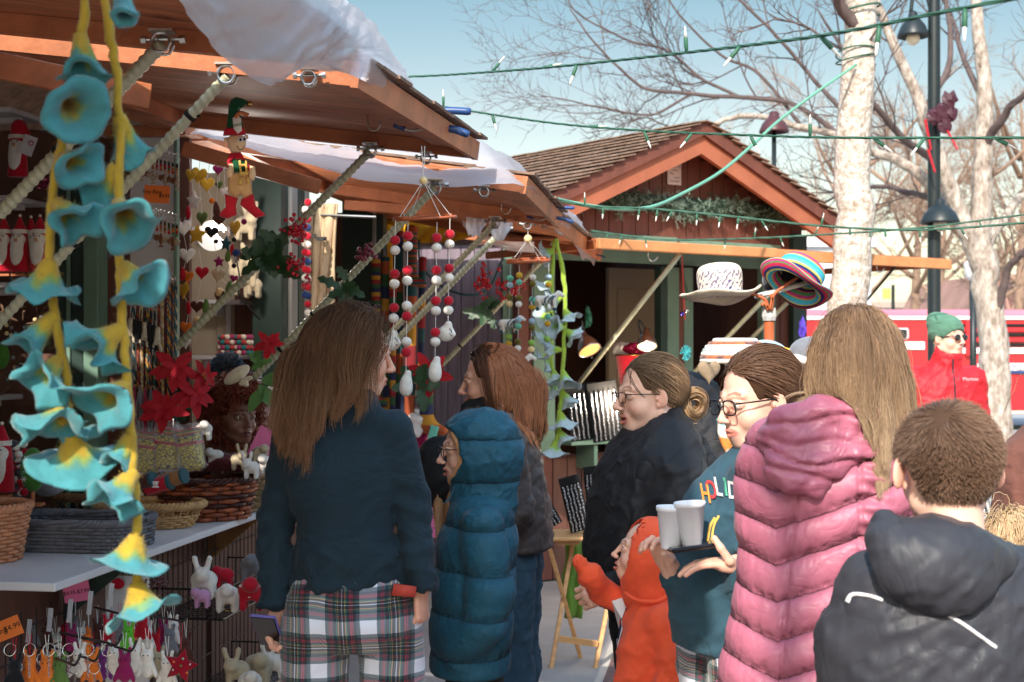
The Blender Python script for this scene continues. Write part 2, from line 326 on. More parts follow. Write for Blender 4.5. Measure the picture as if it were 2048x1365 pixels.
def sdf(ops, h, disp=None, pad=.02):
 """ops: (mode, prim, k); mode 'u' smooth union, 's' smooth cut. Returns MB of one smooth surface."""
 un = [o for o in ops if o[0] == 'u']; lo = np.min([o[1].lo for o in un], axis=0)-pad-2*h; hi = np.max([o[1].hi for o in un], axis=0)+pad+2*h
 n = np.ceil((hi-lo)/h).astype(int)+1; ax = [lo[i]+h*np.arange(n[i]) for i in range(3)]
 D = np.full(tuple(n), 1.0, np.float32)
 for mode, pr, k in ops:
  mg = k+3*h+.004; i0 = np.clip(((pr.lo-mg-lo)/h).astype(int), 0, n-1); i1 = np.clip(((pr.hi+mg-lo)/h).astype(int)+2, 1, n)
  if (i1-i0).min() <= 0: continue
  X = ax[0][i0[0]:i1[0]][:, None, None]; Y = ax[1][i0[1]:i1[1]][None, :, None]; Z = ax[2][i0[2]:i1[2]][None, None, :]
  d = pr(X, Y, Z); S = D[i0[0]:i1[0], i0[1]:i1[1], i0[2]:i1[2]]
  if mode == 'u':
   q = np.maximum(k-np.abs(S-d), 0)/k if k > 0 else 0; S[...] = np.minimum(S, d)-q*q*k*.25
  else:
   q = np.maximum(k-np.abs(S+d), 0)/k if k > 0 else 0; S[...] = np.maximum(S, -d)+q*q*k*.25
 I = D < 0; cnt = np.zeros(tuple(n-1)); acc = np.zeros(tuple(n-1)+(3,))
 cs = [(a, b, c) for a in (0, 1) for b in (0, 1) for c in (0, 1)]
 sl = lambda o: tuple(slice(o[i], n[i]-1+o[i]) for i in range(3))
 for i, a in enumerate(cs):
  for b in cs[i+1:]:
   if sum(abs(a[q]-b[q]) for q in range(3)) != 1: continue
   A, B = D[sl(a)], D[sl(b)]; mk = (A < 0) != (B < 0); t = np.where(mk, A/(A-B+1e-20), 0)
   for q in range(3): acc[..., q] += mk*(a[q]+t*(b[q]-a[q]))
   cnt += mk
 act = cnt > 0; idx = -np.ones(tuple(n-1), np.int64); idx[act] = np.arange(act.sum())
 ij = np.argwhere(act); V = lo+h*(ij+acc[act]/cnt[act][:, None]); F = []
 for q in range(3):
  o = [0, 0, 0]; o[q] = 1; a = [slice(1, n[i]-1) for i in range(3)]; a[q] = slice(0, n[q]-1); b = list(a); b[q] = slice(1, n[q])
  A, B = I[tuple(a)], I[tuple(b)]; p1, p2 = [(1, 2), (2, 0), (0, 1)][q]
  for ms, flip in ((A & ~B, 0), (~A & B, 1)):
   w = np.argwhere(ms);
   if not len(w): continue
   for i in range(3):
    if i != q: w[:, i] += 1
   def ci(d1, d2):
    z = w.copy(); z[:, p1] -= d1; z[:, p2] -= d2; return idx[z[:, 0], z[:, 1], z[:, 2]]
   Q = np.stack([ci(1, 1), ci(0, 1), ci(0, 0), ci(1, 0)], 1); F.append(Q[:, ::-1] if flip else Q)
 F = np.concatenate(F); F = F[(F >= 0).all(1)]
 V = relax(V, F, 1)
 if disp is not None: V = V+vnormals(V, F)*disp(V)[:, None]
 mb = MB(); mb.V = [V]; mb.F = [tuple(f) for f in F.tolist()]; mb.M = [0]*len(F); mb.n = len(V); return mb
def vnormals(V, F):
 F = np.asarray(F); a = np.cross(V[F[:, 2]]-V[F[:, 0]], V[F[:, 3]]-V[F[:, 1]]); N = np.zeros_like(V)
 for k in range(4): np.add.at(N, F[:, k], a)
 return nrm(N)
def relax(V, F, n):
 for _ in range(n):
  S = np.zeros_like(V); c = np.zeros(len(V))
  for a, b in ((0, 1), (1, 2), (2, 3), (3, 0)):
   for p, q in ((a, b), (b, a)): np.add.at(S, F[:, p], V[F[:, q]]); np.add.at(c, F[:, p], 1)
  V = .5*V+.5*S/np.maximum(c, 1)[:, None]
 return V
ORD = 'first second third fourth fifth sixth seventh eighth ninth tenth eleventh twelfth thirteenth fourteenth fifteenth sixteenth'.split()
# ================================================================ materials of the place
M_wood = mat('stained_wood', (184, 110, 70), .55, .55, 5, .25, 40, st=(1, 1, 1), b2=.2)
M_panel = mat('panel_wood', (188, 114, 74), .6, .6, 2.2, .25, 30, st=(1.2, 9, 9), b2=.15)
M_edge = mat('raw_edge_wood', (205, 138, 88), .6, .3, 6, .2, 50)
M_shing = mat('shingle', (136, 110, 94), .95, .6, 14, .6, 60)
M_brown = mat('brown_paint', (112, 66, 54), .6, .3, 5, .25, 60, st=(3, 3, .5))
M_fascia = mat('fascia_paint', (166, 98, 72), .55, .25, 5, .15, 60)
M_dark = mat('dark_brown_paint', (108, 72, 60), .6, .35, 5, .25, 60, st=(3, 3, .5))
M_grey = mat('grey_board', (140, 126, 138), .7, .45, 6, .5, 60, st=(4, 4, .4), b2=.2)
M_green = mat('green_paint', (112, 142, 124), .5, .2, 6, .15, 60)
M_dkgreen = mat('dark_green_paint', (46, 64, 58), .5, .2, 6, .15, 60)
M_cream = mat('cream_wall', (206, 190, 168), .7, .12, 3)
M_white = mat('white_paint', (218, 214, 216), .5, .1, 5)
M_pole = mat('ribbed_pole', (176, 174, 146), .35, .3, 16, .1, 200, spec=.6)
M_steel = mat('steel', (185, 180, 172), .32, .25, 20, metal=1)
M_blackm = mat('black_metal', (28, 28, 30), .4, .2, 20, spec=.5)
M_chrome = mat('chrome', (215, 212, 208), .15, .1, 20, metal=1)
M_sheet = mat('plastic_sheet', (238, 238, 246), .3, .06, 4, .2, 45, b2=.3, bs2=7, alpha=.7, transl=.6, spec=.5)
M_conc = mat('concrete', (158, 152, 150), .85, .3, 1.3, .3, 60, b2=.05)
M_black = mat('black_dark', (16, 15, 16), .8, .2)
M_blue = mat('blue_vinyl', (32, 66, 120), .35, .15, spec=.6)
M_orange = mat('orange_card', (240, 122, 48), .6, .05)
M_pink = mat('pink_card', (238, 120, 170), .6, .05)
M_ink = mat('ink', (22, 20, 22), .6, 0)
# brick paving
def brick_mat():
 m = bpy.data.materials.new('brick_paving'); m.use_nodes = True; N = m.node_tree.nodes; L = m.node_tree.links; b = N['Principled BSDF']
 tc = N.new('ShaderNodeTexCoord'); mp = N.new('ShaderNodeMapping'); mp.inputs['Rotation'].default_value = (0, 0, PHI+.5); L.new(tc.outputs['Object'], mp.inputs[0])
 br = N.new('ShaderNodeTexBrick'); br.inputs['Scale'].default_value = 4.6; br.inputs['Color1'].default_value = (*lin((108, 72, 74)), 1); br.inputs['Color2'].default_value = (*lin((84, 62, 68)), 1)
 br.inputs['Mortar'].default_value = (*lin((70, 66, 66)), 1); br.inputs['Mortar Size'].default_value = .015; L.new(mp.outputs[0], br.inputs[0])
 nz = N.new('ShaderNodeTexNoise'); nz.inputs['Scale'].default_value = 30; L.new(tc.outputs['Object'], nz.inputs[0])
 mx = N.new('ShaderNodeMixRGB'); mx.blend_type = 'OVERLAY'; mx.inputs[0].default_value = .35; L.new(br.outputs[0], mx.inputs[1]); L.new(nz.outputs[0], mx.inputs[2]); L.new(mx.outputs[0], b.inputs['Base Color'])
 b.inputs['Roughness'].default_value = .75; bp = N.new('ShaderNodeBump'); bp.inputs['Strength'].default_value = .4; bp.inputs['Distance'].default_value = .01; bp.invert = True
 L.new(br.outputs['Fac'], bp.inputs['Height']); L.new(bp.outputs[0], b.inputs['Normal']); return m
# ================================================================ ground
def flat(name, pts, z, m): obj(name, MB().add([(x, y, z) for x, y in pts], [tuple(range(len(pts)))]), m, kind='structure')
flat('ground', [(-400, -60), (400, -60), (400, 900), (-400, 900)], 0, mat('far_ground', (150, 140, 126), .9, .4, .05))
flat('plaza', [(-12, -8), (16, -8), (16, 19), (-12, 19)], .004, mat('plaza_concrete', (176, 168, 160), .85, .25, 1.1, .2, 60))
_a, _b = RW(-.58, -6, 0), RW(-.58, 13, 0); _c, _e = RW(5, 13, 0), RW(5, -6, 0)
flat('brick_paving', [(p.x, p.y) for p in (_a, _e, _c, _b)], .008, brick_mat())
flat('pavement', [(p.x, p.y) for p in (RW(-5, -6, 0), RW(-.62, -6, 0), RW(-.62, 13, 0), RW(-5, 13, 0))], .008, M_conc)
flat('road', [(-60, 21), (80, 21), (80, 40), (-60, 40)], .004, mat('asphalt', (150, 150, 152), .85, .2, 1.5, .2, 80))
obj('kerb', MB().box((10, 20.9, .06), (140, .18, .13), bev=.02), M_conc, kind='structure')
_mb = MB(); _n = 26
_mb.add([(5.75+1.5*math.cos(2*math.pi*i/_n)*(1+.1*math.sin(3*i)), 16.6+1.0*math.sin(2*math.pi*i/_n), .014) for i in range(_n)], [tuple(range(_n))])
obj('tree_bed', _mb, mat('mulch', (140, 108, 86), .95, .7, 20, .9, 40), kind='structure')
# ================================================================ stalls
def spiral(a, b, r, pitch=.024, n=14, amp=.13, m=0):
 a, b = np.array(tuple(a)), np.array(tuple(b)); L = np.linalg.norm(b-a); k = int(L/pitch*6)+2; mb = MB(); mb.tube([a+(b-a)*t for t in np.linspace(0, 1, k)], r, n)
 V = mb.verts(); Q = V[:k*n].reshape(k, n, 3); c = Q.mean(1, keepdims=True); th = np.linspace(0, 2*np.pi, n, endpoint=False)[None]; ss = np.linspace(0, L, k)[:, None]
 w = np.clip(np.sin(th+2*np.pi*ss/pitch)*1.6, -.4, 1); Q[:] = c+(Q-c)*(1+amp*w[..., None]); mb.V = [V]; return mb
def bracket(p, s=1.0):
 mb = MB(); p = np.array(tuple(p))
 for q in (-.018, .018): mb.tube(bez([p+s*np.array([math.cos(t)*.024, q, math.sin(t)*.024]) for t in np.linspace(0, 2*math.pi, 7)], 3), .004*s, 6)
 mb.cyl(p+s*np.array([-.05, 0, .01]), p+s*np.array([.05, 0, .012]), .005*s, 8); mb.cyl(p+s*np.array([.042, 0, .01]), p+s*np.array([.056, 0, .012]), .011*s, 6)
 mb.cyl(p+s*np.array([-.052, 0, .01]), p+s*np.array([-.04, 0, .01]), .011*s, 6); mb.box(p+s*np.array([0, 0, .03]), (.06*s, .05*s, .006*s)); return mb
def awning(stall, Hn, Hf, Fn, Ff, th=.055, shing=True):
 Hn, Hf, Fn, Ff = (Vector(q) for q in (Hn, Hf, Fn, Ff)); up = (Hf-Hn).cross(Fn-Hn).normalized(); up = up if up.z > 0 else -up
 def slab(mb, c4, lo, hi, m=0):
  V = [q+up*lo for q in c4]+[q+up*hi for q in c4]; mb.add([tuple(v) for v in V], [(0, 3, 2, 1), (4, 5, 6, 7), (0, 1, 5, 4), (1, 2, 6, 5), (2, 3, 7, 6), (3, 0, 4, 7)], m)
 mb = MB(); slab(mb, [Hn, Hf, Ff, Fn], th, th+.012); a = obj('awning', mb, M_panel, stall)
 mb = MB(); e1 = (Hf-Hn).normalized(); e2 = (Fn-Hn).normalized(); w = .038
 slab(mb, [Hn, Hn+e1*w, Fn+e1*w, Fn], 0, th-.001); slab(mb, [Hf-e1*w, Hf, Ff, Ff-e1*w], 0, th-.001)
 slab(mb, [Hn+e1*(w+.002), Hf-e1*(w+.002), Hf-e1*(w+.002)+e2*w, Hn+e1*(w+.002)+e2*w], .002, th-.001)
 obj('awning_frame', mb, M_wood, stall)
 mb = MB(); slab(mb, [Fn-e2*.15+e1*.04, Ff-e2*.15-e1*.04, Ff-e1*.04, Fn+e1*.04], th-.024, th-.002)
 slab(mb, [Fn, Ff, Ff+e2*.022, Fn+e2*.022], -.004, th+.012); obj('front_board', mb, M_wood, stall)
 if shing:
  mb = MB(); k = 5; W = (Fn-Hn).length; L = (Ff-Fn).length; rng = random.Random(4)
  for i in range(k):
   a0 = Hn+e2*(W*i/k); n = int(L/.16)
   for j in range(n):
    s0 = a0+e1*(L*j/n+.003); s1 = a0+e1*(L*(j+1)/n-.003); o = rng.uniform(0, .012)
    V = [s0+up*(th+.014), s1+up*(th+.014), s1+e2*(W/k+.04+o)+up*(th+.02+o*.3), s0+e2*(W/k+.04+o)+up*(th+.02+o*.3)]; V += [v+up*.01 for v in V]
    mb.add([tuple(v) for v in V], [(0, 3, 2, 1), (4, 5, 6, 7), (0, 1, 5, 4), (1, 2, 6, 5), (2, 3, 7, 6), (3, 0, 4, 7)])
  obj('shingles', mb, M_shing, stall)
def planks(a, b, z0, z1, w=.14, th=.018, rng=random.Random(1)):
 a = Vector(a); b = Vector(b); d = b-a; d.z = 0; L = d.length; d.normalize(); nn = Vector((d.y, -d.x, 0)); mb = MB(); n = max(1, round(L/w)); w = L/n
 for i in range(n):
  c = a+d*(w*(i+.5)); c.z = (z0+z1)/2; mb.box(c+nn*rng.uniform(-.001, .001), (w-.007, th, z1-z0), np.array([d, -nn, (0, 0, 1)]).T, bev=.003)
 c = a+d*(L/2); c.z = (z0+z1)/2; mb.box(c-nn*(th/2+.004), (L, .006, z1-z0), np.array([d, -nn, (0, 0, 1)]).T); return mb
def rbox(mb, l0, l1, s0, s1, z0, z1, m=0, bev=0): return mb.box(RW((l0+l1)/2, (s0+s1)/2, (z0+z1)/2), (l1-l0, s1-s0, z1-z0), MROW, m, bev)
def pole(stall, a, b, r=.0165, clampat=True, bands=()):
 r = r*.86
 obj('prop_pole', spiral(b, a, r), M_pole, stall, True)
 if clampat: obj('pole_bracket', bracket(a), M_steel, stall, 'auto')
 for t in bands:
  c = Vector(a).lerp(Vector(b), t); d = (Vector(b)-Vector(a)).normalized(); obj('zip_tie', MB().cyl(c-d*.006, c+d*.006, r+.004, 12).box(c+Vector((r+.008, 0, 0)), (.01, .008, .006)), M_black, stall)
stalls = []
for i, (lab, s0, s1) in enumerate((('near market stall whose awning fills the top left corner', -.2, 3.62), ('brown stall with white counter, gnome shelves and key ring board', 3.82, 5.80),
      ('cream-walled stall with hats and felt heart strings behind the curly mannequin', 5.86, 7.35), ('dark green stall with hanging scarves and striped stockings', 7.4, 9.6))):
 st = thing('market_stall', lab, 'stall', RW(-2.2, s0, 0), 'market stalls along the left'); stalls.append(st)
 mb = planks(RW(-2.2, s1, 0), RW(-2.2, s0, 0), 0.02, .9, rng=random.Random(i)); obj('front_wall', mb, M_dark, st)
 mb = MB(); rbox(mb, -4.4, -4.36, s0, s1, .01, 2.5); rbox(mb, -4.358, -2.25, s1-.03, s1, .01, 2.55)
 if i == 0: rbox(mb, -4.358, -2.21, s0, s0+.03, .01, 2.5)
 obj('inner_wall', mb, M_cream if i in (2,) else M_dark, st)
 mb = MB(); zr, ze = 3.25, 2.62
 for sg in (-1, 1):
  V = [RW(-3.3, s0-.02, zr), RW(-3.3, s1+.02, zr), RW(-3.3+sg*1.12, s1+.02, ze), RW(-3.3+sg*1.12, s0-.02, ze)]
  mb.add([tuple(v) for v in V]+[tuple(v-Vector((0, 0, .05))) for v in V], [(0, 1, 2, 3), (7, 6, 5, 4), (0, 4, 5, 1), (1, 5, 6, 2), (2, 6, 7, 3), (3, 7, 4, 0)])
 obj('roof', mb, M_shing, st)
 mb = MB(); rbox(mb, -2.3, -2.2, s0, s1, 2.5, 2.62); obj('header', mb, M_wood, st)
S0, S1, S2, S3 = stalls
for st, s0, s1, l1 in ((S0, -.2, 3.6, -1.95), (S1, 3.84, 5.86, -1.9), (S2, 5.88, 7.37, -1.9), (S3, 7.42, 9.25, -1.87)):
 mb = MB(); rbox(mb, -2.7, l1, s0, s1, .905, .93, bev=.003); obj('counter', mb, M_white, st)
# awnings (near hinge, far hinge, near front, far front)
def A4(nf, ff, hf): return (hf+(nf-ff), hf, nf, ff)
n1, f1, h1 = P(700, 172, 3.8), P(945, 318, 5.6), P(365, 255, 5.78)
awning(S1, *A4(n1, f1, h1))
row = (f1-n1).normalized()
n0 = n1-row*2.6; f0 = n1-row*.16; h0 = f0+(h1-f1); awning(S0, *A4(n0+Vector((0, 0, .02)), f0+Vector((0, 0, .02)), h0+Vector((0, 0, .02))))
n2, f2, h2 = P(1040, 385, 5.70), P(1112, 455, 6.95), P(640, 385, 7.25); awning(S2, *A4(n2, f2, h2))
n3, f3, h3 = P(1100, 452, 7.3), P(1195, 520, 9.25), P(800, 440, 9.55); awning(S3, *A4(n3, f3, h3))
# braces seen under the awnings
def brace(st, a, b, w=.03, h=.07, m=None): obj('brace', MB().beam(a, b, w, h, bev=.003), m or M_wood, st)
brace(S0, P(-60, 120, 3.75), P(300, 195, 3.95)); brace(S1, P(365, 297, 5.72), P(640, 375, 5.9), .03, .06)
brace(S2, P(690, 410, 7.2), P(1000, 432, 7.0), .03, .05)
# prop poles
pole(S0, P(325, 88, 3.5), P(0, 428, 3.75), .019, bands=(.62,)); pole(S1, P(455, 152, 3.87), P(-90, 742, 4.1), .0165, bands=(.13, .55))
pole(S1, P(740, 303, 5.58), P(215, 835, 5.75), .018, bands=(.36, .42)); pole(S2, P(870, 376, 5.72), P(395, 875, 5.95), .0175, bands=(.42, .5, .64))
pole(S2, P(990, 447, 6.95), P(700, 752, 7.2), .017); pole(S3, P(1004, 462, 7.3), P(760, 715, 7.5), .018); pole(S3, P(1085, 520, 9.0), P(760, 860, 9.2), .018, bands=(.5,))
pole(S3, P(1130, 300, 9.2)+Vector((0, 0, -.45)), P(1085, 520, 9.3), .012, False)
# stall 1 far wall: dark post, trim, brown wall, white key ring board
def onfar(u0, u1, v0, v1, s, th, m, name, st, d=0):
 a, b = RS(u0, v0, s), RS(u1, v1, s); mb = MB(); mb.box(((a+b)/2)+Vector((SP, CP, 0))*d, (abs((b-a).length*0+math.hypot(b.x-a.x, b.y-a.y)), th, a.z-b.z), MROW, bev=.003); return obj(name, mb, m, st)
onfar(120, 176, 315, 1100, 5.62, .08, M_dkgreen, 'corner_post', S1); onfar(133, 141, 322, 1100, 5.572, .01, M_green, 'corner_trim', S1); onfar(177, 206, 322, 1100, 5.60, .1, M_green, 'corner_trim', S1)
obj('side_wall', planks(RS(206, 600, 5.66), RS(262, 600, 5.66), .3, 2.44, .1), M_brown, S1)
onfar(262, 356, 246, 1100, 5.60, .02, M_white, 'display_board', S1); onfar(350, 357, 246, 1100, 5.57, .03, M_green, 'board_edge', S1)
onfar(206, 375, 255, 272, 5.55, .05, M_wood, 'top_rail', S1)
for (u0, u1, v) in ((-60, 88, 243), (-60, 92, 411), (-60, 78, 577), (-60, 45, 793), ):
 mb = MB(); a, b = RS(u0, v, 5.70), RS(u1, v, 5.70); c = (a+b)/2; W = math.hypot(b.x-a.x, b.y-a.y)
 mb.box(c-Vector((SP, CP, 0))*.14, (W, .30, .022), MROW, bev=.004); mb.box(c-Vector((SP, CP, 0))*.14-Vector((0, 0, .024)), (W-.06, .03, .024), MROW)
 obj('shelf', mb, M_white, S1)
# stall 2 inside
for (u0, u1, v) in ((400, 512, 235+230), (430, 512, 607), (408, 512, 715)):
 a, b = RS(u0, v, 7.30), RS(u1, v, 7.30); c = (a+b)/2; W = math.hypot(b.x-a.x, b.y-a.y)
 mb = MB(); mb.box(c-Vector((SP, CP, 0))*.12, (W, .24, .02), MROW, bev=.003); mb.box(c-Vector((SP, CP, 0))*.04-Vector((W*.3, 0, .04)), (.015, .14, .06), MROW); obj('shelf', mb, M_white, S2)
onfar(434, 470, 300, 700, 7.31, .02, mat('cream_panel', (196, 180, 158), .7, .1), 'wall_panel', S2); onfar(452, 462, 610, 700, 7.28, .012, M_white, 'shelf_rail', S2)
onfar(470, 515, 500, 1000, 7.28, .012, M_dark, 'dark_panel', S2)
onfar(512, 570, 300, 1150, 7.0, .12, M_dkgreen, 'door_post', S2); onfar(572, 590, 330, 1150, 7.1, .1, mat('grey_trim', (150, 148, 142), .6, .15), 'door_trim', S2); onfar(590, 604, 330, 1150, 7.2, .1, M_dkgreen, 'door_trim', S2)
onfar(604, 615, 330, 1150, 7.3, .08, mat('grey_trim', (150, 148, 142)), 'door_trim', S2)
onfar(688, 770, 330, 1150, 9.25, .1, M_dkgreen, 'door_post', S3); onfar(745, 752, 430, 1150, 9.19, .02, mat('grey_trim', (150, 148, 142)), 'corner_trim', S3)
onfar(775, 785, 450, 640, 9.2, .02, mat('yellow_cloth', (236, 170, 30), .8, .2), 'yellow_post', S3)
# counter brackets and stall lamps
for u in (130, 418):
 a = RL(u, 1075 if u > 300 else 1160, -2.17); mb = MB(); a.z = .9
 mb.add([tuple(a+q) for q in (Vector((0, -.018, 0)), RW(.24, 0, 0)+Vector((0, -.018, 0)), Vector((0, -.018, -.2)), Vector((0, .018, 0)), RW(.24, 0, 0)+Vector((0, .018, 0)), Vector((0, .018, -.2)))], [(0, 2, 1), (3, 4, 5), (0, 1, 4, 3), (1, 2, 5, 4), (2, 0, 3, 5)])
 obj('shelf_bracket', mb, mat('knotty_wood', (150, 104, 62), .7, .6, 9) if u > 300 else M_dkgreen, S1)
# grey boarded end stall behind the mobile, then its green corner
G = thing('market_stall', 'grey boarded stall end with green corner boards behind the red and white mobile', 'stall', P(920, 1300, 9.7), 'market stalls along the left')
obj('end_wall', planks(P(818, 700, 10.0), P(1004, 700, 9.7), .02, 2.32, .1), M_grey, G)
a, b = P(1006, 700, 9.68), P(1034, 700, 9.66); obj('corner_board', MB().box(P(1020, 700, 9.68)+Vector((0, 0, -.42)), (.095, .05, 2.3)), M_green, G)
obj('corner_board', MB().box(P(1049, 700, 9.75)+Vector((0, 0, -.42)), (.08, .05, 2.3)), M_brown, G)
obj('eave_board', MB().beam(P(760, 452, 9.9), P(1065, 487, 9.6), .02, .05), M_wood, G)
obj('roof', MB().box(P(905, 700, 10.9)+Vector((0, 0, .83)), (1.0, 2.0, .05)), M_shing, G)
obj('back_wall', MB().box(P(905, 700, 11.6)+Vector((0, 0, -.4)), (.9, .04, 2.3)), M_dark, G)
# ================================================================ cottage stall with gable
CT = thing('wooden_cottage', 'brown board cottage stall with a shingled gable roof and evergreen swag', 'cottage', (1.3, 10.4, 0))
EL = Vector((.185, 9.4, 0)); ct = Vector((.813, .582, 0)).normalized(); cn = Vector((ct.y, -ct.x, 0))
MC = np.array([ct, -cn, (0, 0, 1)]).T
def CW(x, y, z): return EL+ct*x-cn*y+Vector((0, 0, z))               # x along front, y inward
def cbox(mb, x0, x1, y0, y1, z0, z1, m=0, bev=0): return mb.box(CW((x0+x1)/2, (y0+y1)/2, (z0+z1)/2), (x1-x0, y1-y0, z1-z0), MC, m, bev)
WD, RD, ZE, ZR = 2.83, 2.7, 2.60, 3.22
def zr(x): return ZE+(ZR-ZE)*(1-abs(x-WD/2)/(WD/2))
for sg in (0, 1):                                                     # roof slopes with shingle courses
 mb = MB(); rng = random.Random(3+sg); K = 14
 for i in range(K):
  t0, t1 = i/K, min(1, (i+1)/K+.03); xa = (WD/2)*t0; xb = (WD/2)*t1
  xa, xb = (xa, xb) if sg == 0 else (WD-xa, WD-xb); j = -.1
  while j < RD:
   w = rng.uniform(.1, .2); j2 = min(RD, j+w); o = rng.uniform(0, .005); lift = .012+.02*(1-i/K)*0
   za, zb = zr(xa)+.026, zr(xb)+.02
   V = [CW(xa-(.03 if sg == 0 else -.03), j+.002, za+.012+o), CW(xa-(.03 if sg == 0 else -.03), j2-.002, za+.012+o), CW(xb, j2-.002, zb), CW(xb, j+.002, zb)]
   V += [v+Vector((0, 0, -.009)) for v in V]; mb.add([tuple(v) for v in V], [(0, 1, 2, 3), (7, 6, 5, 4), (0, 4, 5, 1), (1, 5, 6, 2), (2, 6, 7, 3), (3, 7, 4, 0)]); j = j2
 obj('roof', mb, M_shing, CT)
def raked(mb, y0, y1, top, h, m=0):
 for sg in (0, 1):
  xs = (-.06, WD/2) if sg == 0 else (WD+.06, WD/2); V = []
  for y in (y0, y1):
   for x in xs: zz = zr(x)+top; V += [CW(x, y, zz), CW(x, y, zz-h)]
  mb.add([tuple(v) for v in V], [(0, 2, 3, 1), (4, 5, 7, 6), (0, 4, 6, 2), (1, 3, 7, 5), (0, 1, 5, 4), (2, 6, 7, 3)], m)
mb = MB(); raked(mb, -.04, -.0, -.085, .13); obj('barge_board', mb, M_fascia, CT)
mb = MB(); raked(mb, -.07, -.042, .012, .095); obj('roof_trim', mb, M_brown, CT)
mb = MB(); raked(mb, .002, RD-.02, .0, .02); obj('roof_deck', mb, M_brown, CT)
mb = MB()                                                              # gable boards
x = .06;
while x < WD-.1:
 w = .125; z1 = min(zr(x), zr(x+w))-.04; cbox(mb, x, x+w-.008, .26, .275, 2.60, max(2.62, z1), bev=.002); x += w
cbox(mb, .06, WD-.06, .276, .29, 2.4, 2.62); obj('gable_boards', mb, M_brown, CT)
V = [CW(.06, .285, 2.6), CW(WD-.06, .285, 2.6), CW(WD/2, .285, ZR-.03)]; obj('gable_backing', MB().add([tuple(v) for v in V]+[tuple(v-cn*.01) for v in V], [(0, 1, 2), (5, 4, 3), (0, 3, 4, 1), (1, 4, 5, 2), (2, 5, 3, 0)]), M_dark, CT)
mb = MB(); cbox(mb, .06, WD-.06, .235, .258, 2.60, 2.72); obj('band_board', mb, M_dkgreen, CT)
mb = planks(CW(.06, .262, 0), CW(WD-.06, .262, 0), 2.26, 2.60, .125); obj('upper_boards', mb, M_brown, CT)
mb = MB(); cbox(mb, .3, 1.42, .225, .25, 2.22, 2.42); cbox(mb, 1.46, 2.5, .225, .25, 2.22, 2.41); obj('window_header', mb, M_green, CT)
mb = planks(CW(.0, .262, 0), CW(.30, .262, 0), .02, 2.555, .11); obj('front_boards', mb, M_brown, CT)
mb = planks(CW(.30, .262, 0), CW(2.45, .262, 0), .02, .88, .125); obj('lower_boards', mb, M_dark, CT)
mb = MB(); cbox(mb, .12, .30, .23, .25, .9, 2.2); obj('left_frame', mb, M_green, CT)
mb = MB(); cbox(mb, 1.24, 1.30, .20, .27, .88, 2.2); obj('middle_post', mb, M_dkgreen, CT)
mb = MB(); cbox(mb, 1.31, 1.42, .205, .26, .88, 2.2); obj('middle_frame', mb, M_green, CT)
mb = MB(); cbox(mb, 1.425, 1.47, .21, .26, .88, 2.2); obj('red_frame', mb, M_brown, CT)
mb = MB(); cbox(mb, 1.475, 1.56, .205, .26, .88, 2.2); obj('middle_frame', mb, M_green, CT)
mb = MB(); cbox(mb, 2.28, 2.42, .205, .26, .02, 2.3); obj('right_frame', mb, M_green, CT)
mb = planks(CW(2.42, .262, 0), CW(2.62, .262, 0), .02, 2.3, .1); obj('right_boards', mb, M_brown, CT)
mb = MB(); cbox(mb, 2.62, 2.77, .205, .27, .02, 2.5); obj('corner_post', mb, M_dkgreen, CT)
mb = MB(); cbox(mb, 0, .03, .28, RD, .02, 2.55); cbox(mb, WD-.09, WD-.06, .28, RD, .02, 2.55); cbox(mb, .03, WD-.09, RD-.04, RD, .02, 2.6); cbox(mb, .03, WD-.09, .9, 2.6, .005, .03); obj('side_walls', mb, M_dark, CT)
dm = mat('door_paint', (190, 168, 142), .5, .08)
for x0, x1, y in ((1.66, 2.2, 1.3), ):
 mb = MB(); cbox(mb, x0, x1, y, y+.04, .03, 2.26);
 for (z0, z1) in ((.3, 1.0), (1.12, 1.55), (1.65, 2.1)):
  for (a, b) in ((x0+.08, (x0+x1)/2-.04), ((x0+x1)/2+.04, x1-.08)): cbox(mb, a, b, y-.012, y+.002, z0, z1, bev=.01)
 obj('inner_door', mb, dm, CT)
mb = MB(); cbox(mb, .28, 1.26, .02, .26, .955, .98); cbox(mb, .5, .53, .05, .25, .78, .95); obj('display_shelf', mb, M_green, CT)
# its flat awning
C4 = [CW(-.3, .2, 2.34), CW(3.0, .2, 2.34), CW(3.0, -.95, 2.25), CW(-.3, -.95, 2.25)]
mb = MB(); V = C4+[v+Vector((0, 0, .014)) for v in C4]; mb.add([tuple(v) for v in V], [(0, 3, 2, 1), (4, 5, 6, 7), (0, 1, 5, 4), (1, 2, 6, 5), (2, 3, 7, 6), (3, 0, 4, 7)]); obj('awning', mb, M_panel, CT)
mb = MB(); cbox(mb, -.3, 1.2, -.99, -.952, 2.20, 2.262, bev=.004); cbox(mb, 1.2, 3.0, -.985, -.952, 2.185, 2.255, bev=.004); obj('awning_board', mb, M_edge, CT)
for q in (-.3, 2.96): mb = MB(); cbox(mb, q, q+.04, -.94, .2, 2.2, 2.245); obj('awning_frame', mb, M_wood, CT)
for (a, b) in ((P(1360, 508, 8.85), P(1120, 815, 9.35)), (P(1560, 565, 9.5), P(1370, 765, 9.9)), (P(1795, 528, 10.0), P(1722, 615, 10.4)), (P(1600, 580, 9.9), P(1450, 730, 10.2))):
 obj('prop_pole', MB().cyl(a, b, .0155 if a.x < 2.2 else .009, 10), M_pole if a.x < 2.2 else M_blackm, CT, True)
for x in (.1, 1.3, 2.2):
 c = CW(x, -.97, 2.2); obj('hook', MB().tube(bez([c, c+Vector((0, 0, -.04)), c+ct*.04+Vector((0, 0, -.06)), c+ct*.08+Vector((0, 0, -.03))], 4), .004, 6), M_steel, CT, True)
